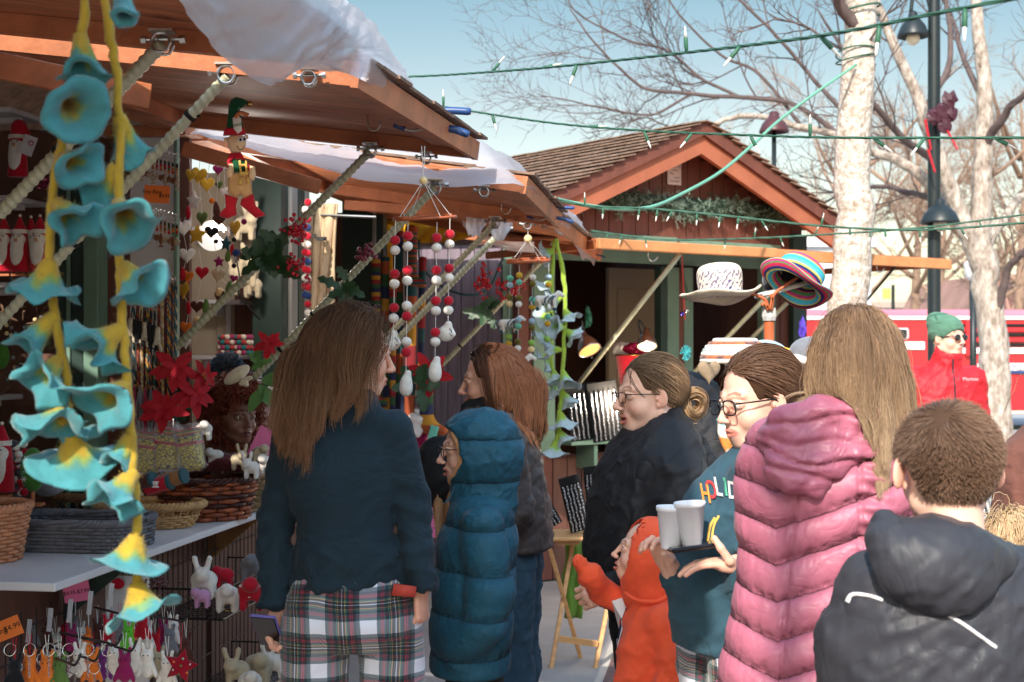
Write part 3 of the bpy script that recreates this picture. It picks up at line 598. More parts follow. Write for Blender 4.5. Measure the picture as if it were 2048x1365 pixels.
mb = MB(); t = CW(1.43, .19, 2.2); mb.add([tuple(t+ct*a+Vector((0, 0, b))+cn*c) for c in (0, .012) for a, b in ((.0, 0), (.09, 0), (.09, -.26))], [(0, 1, 2), (5, 4, 3), (0, 3, 4, 1), (1, 4, 5, 2), (2, 5, 3, 0)]); obj('corner_brace', mb, M_green, CT)
# small sign on the gable
c = CW(1.41, .245, 2.89); Mf = frame(c, ct, (0, 0, 1)); SG = thing('notice_sign', 'small white lettered sign on the cottage gable', 'sign', tuple(c))
mb = MB(); mb.box(c, (.135, .008, .165), MC, bev=.003); obj('board', mb, mat('sign_white', (225, 205, 198), .5, .08), SG)
mb = MB()
for tx, sz, dz, dx in (("YUKI'S  3C", .026, .05, 0), ('handmade', .014, .026, .005), ('The', .024, 0, -.03), ('people', .02, -.028, .02), ('I love that!', .022, -.055, 0)):
 mb.merge(text_mb(tx, sz, Mf @ Matrix.Translation((dx, dz, .0055)), ext=.0004))
obj('lettering', mb, mat('sign_ink', (120, 70, 80), .6, 0), SG)
# ================================================================ plastic sheets
def net(rows, n=9):
 R_ = [bez([P(*q) for q in r], n) for r in rows]; A = np.array(R_); return np.array([bez(A[:, j], n) for j in range(A.shape[1])])
def sheet(name, rows, label, n=9, amp=.02, sc=7, sd=0, m=None, tears=0, cat='plastic sheet'):
 G_ = net(rows, n); a, b = G_.shape[:2]; gu = np.gradient(G_, axis=0); gv = np.gradient(G_, axis=1); nn = nrm(np.cross(gu, gv))
 uu = np.arange(a)[:, None]/n; vv = np.arange(b)[None]/n
 q = np.stack([uu*1.3+0*vv, vv*1.6+0*uu, 0*uu+0*vv+sd], -1); q = q*np.array([1, .55, 1]); w = fbm(q*1.7, sd)+.75*np.abs(fbm(q*np.array([3.2, 1.4, 1])+1.2*fbm(q*1.5, 3)[..., None], sd+5, 1)-.5)*2
 G_ = G_+nn*((w-w.mean())*amp*2)[..., None]
 if tears: G_[:, 0, 2] -= vn(np.stack([np.arange(a)/1.7, np.zeros(a), np.zeros(a)], -1), 7)**2*tears
 mb = MB(); F = [(i*b+j, (i+1)*b+j, (i+1)*b+j+1, i*b+j+1) for i in range(a-1) for j in range(b-1)]; mb.add(G_.reshape(-1, 3), F)
 return tag(obj(name, mb, m or M_sheet, None, True), label, cat, 'plastic sheets on the awnings' if m is None else None)
sheet('plastic_sheet', [[(250, -130, 2.3), (352, 0, 2.5), (430, 100, 2.68), (540, 172, 2.98), (600, 140, 3.2), (700, 150, 3.62), (790, 200, 4.3), (850, 240, 4.85), (905, 285, 5.35)],
      [(320, -150, 2.38), (410, -30, 2.58), (500, 50, 2.82), (590, 108, 3.06), (650, 112, 3.28), (725, 110, 3.66), (800, 168, 4.3), (860, 220, 4.9), (905, 266, 5.36)],
      [(400, -190, 2.5), (480, -80, 2.75), (570, -10, 3.0), (650, 35, 3.3), (700, 58, 3.55), (765, 95, 3.95), (812, 152, 4.5), (850, 203, 5.0), (895, 250, 5.38)],
      [(430, -240, 2.8), (510, -130, 3.05), (600, -60, 3.3), (675, -10, 3.6), (715, 15, 3.95), (762, 66, 4.35), (806, 138, 4.8), (840, 188, 5.2), (880, 235, 5.55)]], 'large crumpled white plastic sheet draped over the corner of the nearest awning', 12, .009)
sheet('plastic_sheet', [[(380, 268, 5.85), (560, 315, 5.8), (700, 352, 5.75), (870, 372, 5.72), (1040, 372, 5.66), (1088, 402, 6.3), (1120, 440, 7.0)],
      [(400, 240, 6.0), (580, 275, 5.95), (720, 300, 5.9), (880, 318, 5.85), (1020, 335, 5.8), (1080, 382, 6.4), (1112, 425, 7.0)],
      [(420, 205, 6.3), (600, 225, 6.2), (750, 250, 6.1), (900, 258, 6.1), (985, 292, 6.1), (1055, 345, 6.6), (1100, 405, 7.1)]], 'smooth bluish plastic sheet over the second awning, under the blue-handled clamp', 9, .014, sd=3)
sheet('plastic_sheet', [[(1070, 402, 7.25), (1110, 446, 7.3), (1150, 490, 8.2), (1190, 528, 9.2)], [(1080, 392, 7.3), (1120, 425, 7.4), (1160, 462, 8.3), (1196, 505, 9.2)], [(1070, 385, 7.6), (1120, 405, 7.7), (1158, 440, 8.5), (1192, 488, 9.3)]],
      'small torn plastic sheet on the farthest awning corner above the green garland', 8, .016, sd=8, tears=.06)
sheet('plastic_sheet', [[(925, 452, 8.6), (960, 476, 8.6), (1010, 500, 8.6), (1068, 506, 8.5)], [(925, 440, 8.6), (965, 466, 8.6), (1010, 482, 8.6), (1068, 484, 8.5)]], 'white plastic strip sagging below the third awning behind the small mobile', 8, .01, sd=4)
for k, (u, v) in enumerate(((950, 440), (1000, 448))):
 sheet('plastic_scrap', [[(u-18, v+8, 7.0), (u-4, v+34, 7.0), (u+8, v+22, 7.0), (u+22, v+10, 7.0)], [(u-18, v-6, 7.0), (u-4, v-4, 7.0), (u+8, v-3, 7.0), (u+26, v-2, 7.0)]], ('left' if k == 0 else 'right')+'-hand torn scrap of white plastic dangling beside the dark prop pole', 5, .012, sd=k, tears=.05, cat='plastic scrap')
tag(sheet('yellow_tarp', [[(768, 482, 9.7), (830, 486, 9.6), (900, 484, 9.5), (960, 470, 9.4)], [(768, 440, 9.7), (830, 445, 9.6), (900, 452, 9.5), (960, 456, 9.4)]], '', 8, .02, sd=2, m=mat('yellow_cloth', (236, 170, 30), .8, .2)), 'bright yellow tarp hanging under the third awning', 'tarp')
# ================================================================ trees
def tree(name, label, limbs, seed, nsub, tw, m, spread=1.0, trunkr=None, lmax=1.4, group=None, crown_r=(.011, .0028)):
 rng = np.random.default_rng(seed); t = thing(name, label, 'tree', tuple(limbs[0][0][0]) if 0 else (limbs[0][0][0][0], limbs[0][0][0][1], 0), group)
 mb = MB(); cr = MB(); roots = []
 for pts, r0, r1 in limbs:
  c = bez(pts, 7); k = len(c); c = c+(np.stack([fbm(np.stack([np.arange(k)*.35, np.full(k, q), np.full(k, seed)], -1), q) for q in range(3)], -1)-.5)*r0*1.1*np.minimum(1, np.arange(k)/3)[:, None]*(.35 if r0 > .1 else 1)
  rr = np.linspace(1, 0, k)**.8*(r0-r1)+r1; tgt = mb if r0 > .06 else cr
  tgt.tube(c, rr, 14 if r0 > .1 else 7 if r0 > .03 else 5);
  for i in range(2, k): roots.append((c[i], nrm(c[i]-c[i-1]), rr[i]))
 def sub(p, d, L, r, depth):
  n = max(4, int(L/.16)); pts = [p]; dd = d.copy()
  for i in range(n): dd = nrm(dd+rng.normal(0, .16, 3)+np.array([0, 0, .05])); pts.append(pts[-1]+dd*L/n)
  pts = np.array(pts); cr.tube(pts, np.linspace(r, r*.45, len(pts)), 3 if r < .009 else 4, cap=False)
  if depth:
   for i in range(2, len(pts)):
    for _ in range(2 if rng.random() < .5 else 1):
     s = nrm(np.cross(nrm(pts[i]-pts[i-1]), rng.normal(0, 1, 3))); sub(pts[i], nrm(nrm(pts[i]-pts[i-1])*.9+s*.75), L*rng.uniform(.28, .5), max(tw*.6, r*.5), depth-1)
 thin = [q for q in roots if q[2] < (trunkr or .12)]
 for i in rng.choice(len(thin), nsub):
  p, d, r = thin[i]; s = nrm(np.cross(d, rng.normal(0, 1, 3))); sub(p, nrm(d*.8+s*.8*spread+np.array([0, 0, .1])), rng.uniform(.35, 1)*lmax, max(tw, min(r*.5, tw*2.2)), 2)
 obj('trunk', mb, m[0], t, True); obj('crown', cr, m[1], t, True); return t
M_bark = mat('pale_bark', (186, 174, 164), .9, .5, 16, 1, 40, st=(1, 1, .45), b2=.6, col2=(112, 94, 80), wr=.03, ws=10, wst=(1, 1, .3))
M_twig = mat('twig_bark', (96, 80, 78), .85, .4, 9)
D2 = 16.8
def L2(*q): return [P(u, v, D2+dd) for u, v, dd in q]
tree('street_tree', 'grey-barked bare tree forking into many limbs on the right, in front of the red trailer', [
 (L2((2000, 975, 0), (1992, 850, 0), (1985, 700, 0), (1970, 560, 0), (1962, 470, 0), (1965, 330, 0), (1968, 180, 0), (1950, 0, 0), (1930, -250, .2)), .21, .03),
 (L2((1962, 540, 0), (1925, 440, -.1), (1880, 330, -.2), (1845, 230, -.2), (1790, 90, -.3), (1740, -30, -.3), (1700, -220, -.3)), .11, .02),
 (L2((1935, 470, 0), (1870, 380, .2), (1790, 320, .3), (1700, 290, .4), (1600, 250, .5), (1480, 235, .5), (1380, 265, .5), (1290, 262, .6)), .075, .012),
 (L2((1700, 290, .4), (1600, 215, .5), (1480, 195, .5), (1380, 190, .4), (1290, 175, .4), (1210, 110, .3), (1140, 20, .3)), .035, .008),
 (L2((1480, 195, .5), (1400, 155, .6), (1330, 100, .6), (1250, 80, .6), (1150, 20, .6), (1120, -60, .6)), .022, .006),
 (L2((1380, 190, .4), (1300, 230, .4), (1200, 215, .3), (1150, 205, .3), (1080, 190, .3)), .018, .005),
 (L2((1700, 240, .4), (1620, 150, .5), (1540, 60, .4), (1460, -20, .4), (1380, -120, .4)), .03, .008),
 (L2((1880, 330, -.1), (1800, 270, -.6), (1740, 200, -.9), (1690, 120, -1), (1640, 20, -1)), .05, .01),
 (L2((1600, 250, .5), (1520, 150, .7), (1440, 110, .8), (1350, 20, .8), (1300, -60, .8)), .025, .006),
 (L2((1845, 230, -.2), (1900, 120, .2), (1890, 0, .4), (1870, -120, .6)), .045, .01),
 (L2((1965, 300, 0), (2010, 230, -.4), (2060, 180, -.8), (2160, 100, -1)), .06, .012),
 (L2((1968, 500, 0), (2020, 420, .3), (2080, 370, .6), (2180, 300, .8)), .075, .015),
 (L2((1985, 690, 0), (2010, 560, -.2), (2050, 500, -.5), (2140, 430, -.8)), .06, .015),
 (L2((1965, 200, 0), (1925, 110, .4), (1900, 30, .8), (1850, -60, 1)), .04, .01),
 (L2((1300, 400, 1.5), (1290, 340, 1.5), (1330, 280, 1.2), (1420, 265, .8)), .012, .004),
 (L2((1870, 400, .2), (1800, 380, .8), (1740, 375, 1.2), (1680, 390, 1.4), (1600, 440, 1.6)), .04, .008)], 5, 115, .0052, (M_bark, M_twig), trunkr=.06, lmax=1.5)
D1 = 9.6
def L1(*q): return [P(u, v, D1+dd) for u, v, dd in q]
tree('street_tree', 'pale smooth tree trunk wound with green wire, behind the rainbow crochet hat', [
 (L1((1690, 1180, 0), (1692, 950, 0), (1694, 700, 0), (1702, 520, 0), (1708, 380, 0), (1712, 200, 0), (1722, 60, 0), (1728, -120, 0), (1730, -400, 0)), .145, .09),
 (L1((1725, 80, 0), (1690, 20, -.1), (1650, -60, -.2), (1600, -200, -.3)), .05, .02),
 (L1((1728, -120, 0), (1640, -180, .4), (1500, -260, .8)), .05, .01),
 (L1((1728, -60, 0), (1790, -180, .4), (1860, -260, .8)), .05, .01)], 11, 6, .006, (mat('birch_bark', (212, 202, 192), .85, .35, 22, 1, 45, col2=(142, 122, 104), b2=.6, wr=.02, ws=22, wst=(1, 1, .5)), M_twig), lmax=1.2)
def far_tree(u, d, h, seed, g='bare trees far behind the trailer'):
 b = P(u, 700, d); b.z = 0; rng = random.Random(seed); limbs = [([b, b+Vector((0, 0, h*.35)), b+Vector((.2, 0, h*.7)), b+Vector((0, 0, h))], h*.022, .02)]
 for k in range(9):
  z = h*(.3+.06*k); a = rng.uniform(0, 6.3); L = h*rng.uniform(.25, .4); dv = Vector((math.cos(a), math.sin(a), .7))*L
  limbs.append(([b+Vector((0, 0, z)), b+Vector((0, 0, z+.1))+dv*.5, b+Vector((0, 0, z+L*.3))+dv], h*.01, .012))
 return limbs
for k, (u, d, h) in enumerate(((1700, 52, 10), (1830, 60, 11), (1945, 48, 9), (2040, 58, 12), (1880, 75, 12))):
 tree('bare_tree', 'bare brown tree far off, '+('first', 'second', 'third', 'last', 'faintest and farthest')[k]+' from the left above the red trailer', far_tree(u, d, h, k), 20+k, 42, .014, (mat('far_bark', (150, 122, 104), .9, .3), mat('far_bark', (150, 122, 104))), trunkr=.4, lmax=h*.22, group='bare trees far behind the trailer')
# ================================================================ background: trailer, lamp posts, buildings
TR = thing('horse_trailer', 'long red and white livestock trailer parked beyond the tree', 'trailer', (9.5, 28, 0))
M_red = mat('trailer_red', (208, 34, 44), .3, .12, 2, coat=.5); M_wht = mat('trailer_white', (235, 228, 226), .35, .08, 3, coat=.3)
def tb(mb, u0, u1, v0, v1, d=28.0, th=.1, m=0): a, b = P(u0, v0, d), P(u1, v1, d); return mb.box(((a.x+b.x)/2, d+th/2, (a.z+b.z)/2), (b.x-a.x, th, a.z-b.z), None, m, .01)
tb(MB(), 0, 1, 0, 1)
obj('body', tb(MB(), 1500, 2700, 637, 822, 28.05, 2.3), M_red, TR)
obj('roof', MB().tube([P(1500, 640, 29.2), P(2700, 640, 29.2)], 1.05, 24, flat=.20), mat('trailer_roof', (226, 110, 120), .3, .1, coat=.5), TR, True)
for n, q in (('roof_trim', (1500, 2700, 633, 640)), ('stripe', (1500, 1850, 684, 700)), ('stripe', (1900, 2700, 696, 708)), ('stripe', (1955, 2700, 727, 742))): obj(n, tb(MB(), *q, 28.0, .04), M_wht, TR)
obj('stripe', tb(MB(), 1955, 2700, 743, 748, 28.0, .04), M_blue, TR)
for vv in (648, 667, 687): obj('vent_opening', tb(MB(), 1905, 2700, vv, vv+6, 28.0, .045), M_black, TR);
for vv in (656, 676): obj('slat', tb(MB(), 1905, 2700, vv, vv+8, 27.97, .05), M_red, TR)
for uu in (1932, 2100, 2260): obj('rib', tb(MB(), uu, uu+10, 641, 712, 27.93, .05), M_red, TR)
mb = MB(); mb.box(P(1789, 668, 28.02), (.56, .06, .22), bev=.05); obj('window_frame', mb, M_wht, TR); obj('window', MB().box(P(1789, 668, 27.99), (.5, .06, .18), bev=.04), mat('trailer_glass', (36, 44, 50), .1, .1), TR)
obj('lettering', text_mb('MERHOW HORSE TRAILERS', .17, frame(P(2130, 735, 27.985), (1, 0, 0), (0, 0, 1)), ext=.003), mat('grey_ink', (120, 124, 140), .5), TR)
obj('bumper', tb(MB(), 1500, 2700, 822, 829, 27.98, 2.4), mat('trim_pale', (214, 190, 170), .4), TR)
for x in (8.2, 9.3, 12.5, 13.5):
 w = obj('wheel', MB().cyl((x, 28.05, .42), (x, 28.3, .42), .42, 24), M_black, TR, 'auto'); obj('rim', MB().cyl((x, 28.03, .42), (x, 28.06, .42), .22, 16), M_chrome, w, 'auto')
LP = thing('lamp_post', 'dark green street lamp post with two bell shades and a red bow', 'lamp post', (4.33, 14.6, 0)); M_lp = mat('lamp_green', (30, 37, 39), .4, .25, 12, .1, 60)
b = P(1868, 700, 14.6); b.z = 0
mb = MB(); mb.lathe([(.14, 0), (.14, .25), (.09, .4), (.068, .5), (.066, 3), (.06, 5.6), (.03, 5.9)], Matrix.Translation(b), 16); mb.tube(bez([b+Vector((0, 0, 4.95)), b+Vector((-.1, 0, 5.3)), b+Vector((-.2, 0, 5.32)), b+Vector((-.24, 0, 5.05))], 6), .02, 8); obj('post', mb, M_lp, LP, True)
def bell(c, r, h): return MB().lathe([(.02, h), (.045, h*.92), (.05, h*.75), (r*.45, h*.68), (r*.78, h*.42), (r*.98, h*.1), (r, 0), (r*.96, 0), (r*.7, h*.4), (.03, h*.6)], Matrix.Translation(c), 24)
obj('lamp_shade', bell(P(1826, 75, 14.6), .16, .27), M_lp, LP, True); obj('bulb', MB().sph(P(1826, 78, 14.6), .07), mat('bulb_glass', (240, 225, 200), .2), LP, True)
obj('lamp_shade', bell(P(1880, 448, 14.5), .20, .26), M_lp, LP, True); obj('bulb', MB().sph(P(1880, 450, 14.5), .07), mat('bulb_glass', (240, 225, 200)), LP, True)
mb = MB()
for dx, dz, r in ((0, 0, .09), (.09, .12, .08), (.05, -.13, .08), (-.07, -.05, .07), (.1, -.02, .07)): mb.sph(P(1880, 225, 14.4)+Vector((dx, 0, dz)), (r, r*.5, r*1.1), 9, 6, noise=.4)
obj('bow', mb, mat('maroon_ribbon', (66, 26, 40), .5, .3), LP)
mb = MB()
for p, q in (((1850, 240), (1862, 300)), ((1895, 262), (1915, 300)), ((1856, 300), (1870, 345))): mb.tube([P(*p, 14.4), P(*q, 14.35)], [.03, .02], 6, flat=.4)
obj('ribbon', mb, mat('red_ribbon', (205, 30, 46), .5, .2), LP)
GL = thing('gooseneck_lamp', 'small red barn lamp rising behind the cottage roof', 'lamp', tuple(P(1545, 262, 13.2))); mb = bell(P(1548, 266, 13.2), .14, .2); obj('lamp_shade', mb, mat('barn_red', (78, 40, 42), .4), GL, True)
b2 = P(1548, 700, 13.2); b2.z = 0; obj('post', MB().tube([b2, P(1548, 235, 13.2)], .022, 8), M_lp, GL, True)
P2 = thing('lamp_post', 'slim dark post with a white lantern beside the right tree trunk', 'lamp post', tuple(P(1946, 1000, 22))); b3 = P(1946, 700, 22); b3.z = 0
obj('post', MB().tube([b3, P(1946, 560, 22)], .055, 8), M_lp, P2, True); obj('lantern', MB().lathe([(.05, 0), (.12, .05), (.14, .28), (.02, .36)], Matrix.Translation(P(1946, 562, 22)), 12), M_white, P2, True)
BR = thing('brick_building', 'brown gabled building far away behind the right tree', 'building', (24, 70, 0)); M_bk = mat('far_brick', (168, 128, 116), .85, .25, .8)
for u0, u1, vp in ((1962, 2022, 545), (2022, 2090, 545), (2090, 2160, 545)):
 a, b, c = P(u0, 620, 66), P(u1, 620, 66), P((u0+u1)/2+(6 if u0 < 2000 else 0), vp, 66); lo = Vector((0, 0, -a.z))
 V = [a+lo, b+lo, b, c, a]; V += [v+Vector((0, 14, 0)) for v in V]; obj('gable', MB().add([tuple(v) for v in V], [(0, 1, 2, 3, 4), (9, 8, 7, 6, 5), (2, 7, 8, 3), (3, 8, 9, 4), (0, 4, 9, 5), (1, 6, 7, 2)]), M_bk, BR)
WB = thing('white_building', 'pale flat-roofed building glimpsed between cottage roof and tree trunk', 'building', (8.6, 40, 0))
obj('wall', MB().box((6.6, 44, 2.25), (7, 8, 4.5)), mat('pale_wall', (200, 204, 208), .8, .1), WB); obj('roof', MB().box((6.6, 44, 4.62), (7.3, 8.3, .25)), M_white, WB)
obj('window', MB().box((8.6, 39.98, 1.9), (.9, .06, 1.2)), mat('window_dark', (70, 78, 84), .2), WB)
LB = thing('long_building', 'low pale building on the horizon behind the red trailer', 'building', (30, 95, 0))
obj('wall', MB().box((34, 100, 2.2), (40, 10, 4.4)), mat('pale_wall', (226, 214, 200)), LB); obj('roof', MB().box((34, 100, 4.6), (41, 11, .4)), mat('far_roof', (170, 150, 140), .8), LB)
for x in range(18, 52, 5): obj('window', MB().box((x, 94.9, 2.2), (1.6, .1, 1.5)), mat('window_dark', (70, 78, 84)), LB)
TS = thing('traffic_sign', 'small orange traffic sign on a thin pole above the trailer', 'sign', tuple(P(1775, 850, 40))); b4 = P(1786, 700, 40); b4.z = 0
obj('pole', MB().tube([b4, P(1786, 570, 40)], .05, 6), M_lp, TS); obj('plate', MB().box(P(1773, 588, 39.9), (.22, .03, .3), bev=.01), mat('amber', (240, 180, 90), .5), TS)
# unseen cloth panel added to shade the crowd; post behind inferred from its shadow
BN = thing('sun_blocker', 'canvas banner added out of frame to shade the crowd', 'blocker', (-.7, 1.0, 2.75))
obj('cloth', MB().prism([(-1.2, 2.78), (-.12, 2.78), (-.15, 3.05), (-.27, 3.77), (-.38, 4.25), (-1.15, 4.25)], .01, Matrix.Translation((0, 1.0, 0))), mat('canvas', (200, 190, 170), .9), BN)
obj('arm', MB().tube([(-3.2, 1.0, 4.28), (-.3, 1.0, 4.28)], .03, 8), M_blackm, BN); obj('mast', MB().tube([(-3.2, 1.0, 2.8), (-3.2, 1.0, 4.4)], .04, 8), M_blackm, BN)
L3 = thing('lamp_post', 'tall plain lamp post behind the viewpoint', 'lamp post', (-1.16, -4, 0)); obj('post', MB().tube([(-1.16, -4, 0), (-1.16, -4, 6.75)], [.07, .05], 12), M_lp, L3, True); obj('lamp_head', MB().sph((-1.16, -4, 6.8), (.09, .09, .12)), M_lp, L3, True)
# ================================================================ people
def X(u, d): return (u-U0)/FPX*d
def Zv(v, d): return HC+(V0-v)/FPX*d
def HM(u, v, d, yaw, pitch=0, roll=0):                                # head frame: looks along +Y turned by yaw
 return Matrix.Translation(P(u, v, d)) @ Matrix.Rotation(R(yaw), 4, 'Z') @ Matrix.Rotation(R(pitch), 4, 'X') @ Matrix.Rotation(R(roll), 4, 'Y')
M_skin = mat('skin', (226, 172, 148), .5, .08, 30, .08, 350, attr='col', sss=.22, spec=.3, b2=.12, bs2=70)
M_skin2 = mat('pale_skin', (232, 184, 162), .5, .08, 30, .08, 350, attr='col', sss=.22, spec=.3, b2=.12, bs2=70)
M_eye = mat('eye_white', (225, 218, 212), .12, .03); M_iris = mat('iris', (60, 48, 36), .1, .2, 200)
def head_mb(s=1.0, wide=1.0, jaw=1.0, nose=1.0, mouth=0.0, h=.0028, M=None, cheek=1.0, neck=.17, nlean=-.015, ear=1):
 o = [('u', Ell((0, -.02, .03), (.076, .097, .088)), 0), ('u', Ell((0, .012, -.035), (.059*wide, .066, .078)), .03),
         ('u', Cap((0, -.03, -.05), (0, -.045+nlean, -neck), .052*(.85+.15*jaw), .056), .03), ('u', Ell((0, .052, -.092*jaw**.3), (.021*wide, .023, .02)), .03)]
 for q in (-1, 1):
  o += [('u', Cap((q*.05*wide, -.012, -.06), (q*.018, .052, -.095), .018*jaw, .014*jaw), .025), ('u', Ell((q*.036*wide, .048, -.038), (.024*cheek, .026, .026)), .02),
              ('u', Cap((q*.014, .079, .019), (q*.044, .066, .021), .009, .008), .014), ('s', Ell((q*.031, .092, .001), (.016, .014, .011)), .012),
              ('u', Ell((q*.031, .0665, 0), (.0165, .0135, .0135)), .005), ('u', Cap((q*.014, .078, -.002), (q*.046, .068, -.001), .0035, .003), .006),
              ('u', Cap((q*.016, .0775, .0065), (q*.031, .0815, .0095), .0034), .003), ('u', Cap((q*.031, .0815, .0095), (q*.046, .071, .004), .0034), .003),
              ('u', Cap((q*.018, .0765, -.0075), (q*.044, .072, -.0065), .0026), .004)]
 o += [('u', Cap((0, .08, .012), (0, .103*(1-.08+.08*nose), -.03), .0075, .0095*nose), .012), ('u', Ell((0, .105*(1-.08+.08*nose), -.0345), (.0105*nose, .0105, .009)), .006)]
 for q in (-1, 1): o += [('u', Ell((q*.0115*nose, .094, -.038), (.0072, .0095, .0065)), .005), ('s', Ell((q*.0065, .1, -.0445), (.0032, .0055, .0035)), .002)]
 g = mouth
 o += [('u', Ell((0, .071, -.066), (.027, .018, .021)), .016),
          ('u', Cap((-.023, .076, -.0665), (-.005, .0905, -.0615+g*.3), .0025, .0042), .003), ('u', Cap((.023, .076, -.0665), (.005, .0905, -.0615+g*.3), .0025, .0042), .003),
          ('u', Cap((-.02, .077, -.069-g*.5), (0, .0885, -.074-g), .0026, .005), .004), ('u', Cap((.02, .077, -.069-g*.5), (0, .0885, -.074-g), .0026, .005), .004),
          ('s', Cap((-.021, .085, -.0675-g*.3), (.021, .085, -.0675-g*.3), .0012+g*.45), .003), ('s', Cap((-.018, .097, -.0675-g*.3), (.018, .097, -.0675-g*.3), .001+g*.4), .002)]
 if ear:
  for q in (-1, 1):
   e_ = .011*(ear-1); Re = Matrix.Rotation(q*(.35+.5*(ear-1)), 3, 'Z') @ Matrix.Rotation(-.2, 3, 'X')
   o += [('u', Ell((q*(.0795+e_), -.012, -.006), (.0075, .0185, .031), Re), .006), ('s', Ell((q*(.089+e_), -.006, .0), (.006, .0115, .019), Re), .004), ('u', Ell((q*.077, -.002, -.03), (.006, .008, .009)), .005),
                  ('u', Ell((q*.083, .004, -.01), (.003, .004, .007)), .003)]
 mb = sdf(o, h, pad=.004); V = mb.verts(); col = np.ones((len(V), 3))
 def blend(w, c):
  w = np.clip(w, 0, 1)[:, None]; col[:] = col*(1-w)+col*np.array(c)*w
 lz = -.068-g*.35; d = np.sqrt((V[:, 0]/.026)**2+((V[:, 2]-lz)/(.0115+g*.9))**2); blend((1.15-d)*5*(V[:, 1] > .072), (.76, .47, .48))
 d = np.sqrt((V[:, 0]/.02)**2+((V[:, 2]-lz)/(.0025+g*.5))**2); blend((1.1-d)*3*(V[:, 1] > .06)*(1 if g > 0.001 else .6), (.3, .15, .15))
 for q in (-1, 1):
  blend(.5*np.exp(-(((V[:, 0]-q*.042)/.02)**2+((V[:, 2]+.04)/.018)**2))*(V[:, 1] > 0), (.97, .70, .68))
  zb = .0235+.006*np.clip(1-np.abs(np.abs(V[:, 0])-.03)/.02, 0, 1); blend(2.2*(1-np.abs(V[:, 2]-zb)/.0042)*((V[:, 0]*q > .013) & (V[:, 0]*q < .05) & (V[:, 1] > .05)), (.48, .38, .34))
  blend((1-np.abs(V[:, 2]-.0062)/.0024)*((V[:, 0]*q > .015) & (V[:, 0]*q < .047) & (V[:, 1] > .074)), (.3, .22, .2))
  blend(.6*(V[:, 0]*q > .079)*1.0, (1, .78, .74))
 blend(.5*np.exp(-((V[:, 0]/.014)**2+((V[:, 2]+.034)/.012)**2))*(V[:, 1] > .09), (.98, .74, .72))
 col *= (.95+.1*fbm(V*90, 3)[:, None])
 V = V*np.array([s, s, s]); mb.V = [V]
 if M is not None: mb.xf(M)
 return mb, col
def eyes(parent, M, s=1.0, gaze=0.0, closed=0):
 for q in (-1, 1):
  mb = MB(); c = np.array([q*.031, .0685, 0.0005]); mb.sph(c, .0128, 16, 12, 0); f = np.array([math.sin(gaze), math.cos(gaze), -.12]); f = f/np.linalg.norm(f)
  Mr = Vector(f).to_track_quat('Z', 'Y').to_matrix(); pr = [(.0001, .0002)]
  mb.lathe([(.0001, .01305), (.0056, .0118)], Matrix.Translation(c) @ Mr.to_4x4(), 14, 1); mb.lathe([(.0001, .0133), (.0026, .0129)], Matrix.Translation(c) @ Mr.to_4x4(), 10, 2)
  V = mb.verts()*s; mb.V = [V]; mb.xf(M); obj('eye', mb, (M_eye, M_iris, M_black), parent, True)
def glasses(parent, M, s, m, w=.024, hgt=.017, lens=None, r=.0016, sq=.6, top=1.0):
 mb = MB(); lm = MB()
 for q in (-1, 1):
  c = np.array([q*.033, .098, -.004]); a = np.linspace(0, 2*np.pi, 25)
  cs = np.sign(np.cos(a))*np.abs(np.cos(a))**sq; sn = np.sign(np.sin(a))*np.abs(np.sin(a))**sq
  L = np.stack([c[0]+cs*w, c[1]-np.abs(cs*w+q*0+ (c[0]-q*.033))*0-.12*np.maximum(0, q*(cs*w))**1*1.2, c[2]+sn*hgt], -1); mb.tube(L, r, 6)
  lm.add(L[:-1], [tuple(range(24))] if q < 0 else [tuple(range(23, -1, -1))])
  mb.tube([(q*(.033+w), .098-.12*w*1.2, .006), (q*.074, .06, .006), (q*.081, .0, .004), (q*.08, -.022, -.012)], r*1.05, 6)
  mb.tube(bez([(q*.009, .1, -.002), (q*.004, .1045, .002), (0, .105, .003)], 4), r, 6)
 for k, m_, n_ in ((mb, m, 'glasses'), (lm, lens or M_lens, 'lens')):
  V = k.verts()*s; k.V = [V]; k.xf(M)
  if n_ == 'glasses': g = obj('glasses', k, m_, parent, True)
  else: obj('lens', k, m_, g)
M_lens = bpy.data.materials.new('clear_lens'); M_lens.use_nodes = True
def _lens():
 N = M_lens.node_tree.nodes; L = M_lens.node_tree.links; N.remove(N['Principled BSDF']); t = N.new('ShaderNodeBsdfTransparent'); g = N.new('ShaderNodeBsdfGlossy'); g.inputs['Roughness'].default_value = .02; f = N.new('ShaderNodeMixShader'); f.inputs[0].default_value = .07
 L.new(t.outputs[0], f.inputs[1]); L.new(g.outputs[0], f.inputs[2]); L.new(f.outputs[0], N['Material Output'].inputs[0])
_lens()
M_dlens = mat('dark_lens', (30, 26, 26), .08, 0, spec=.8)
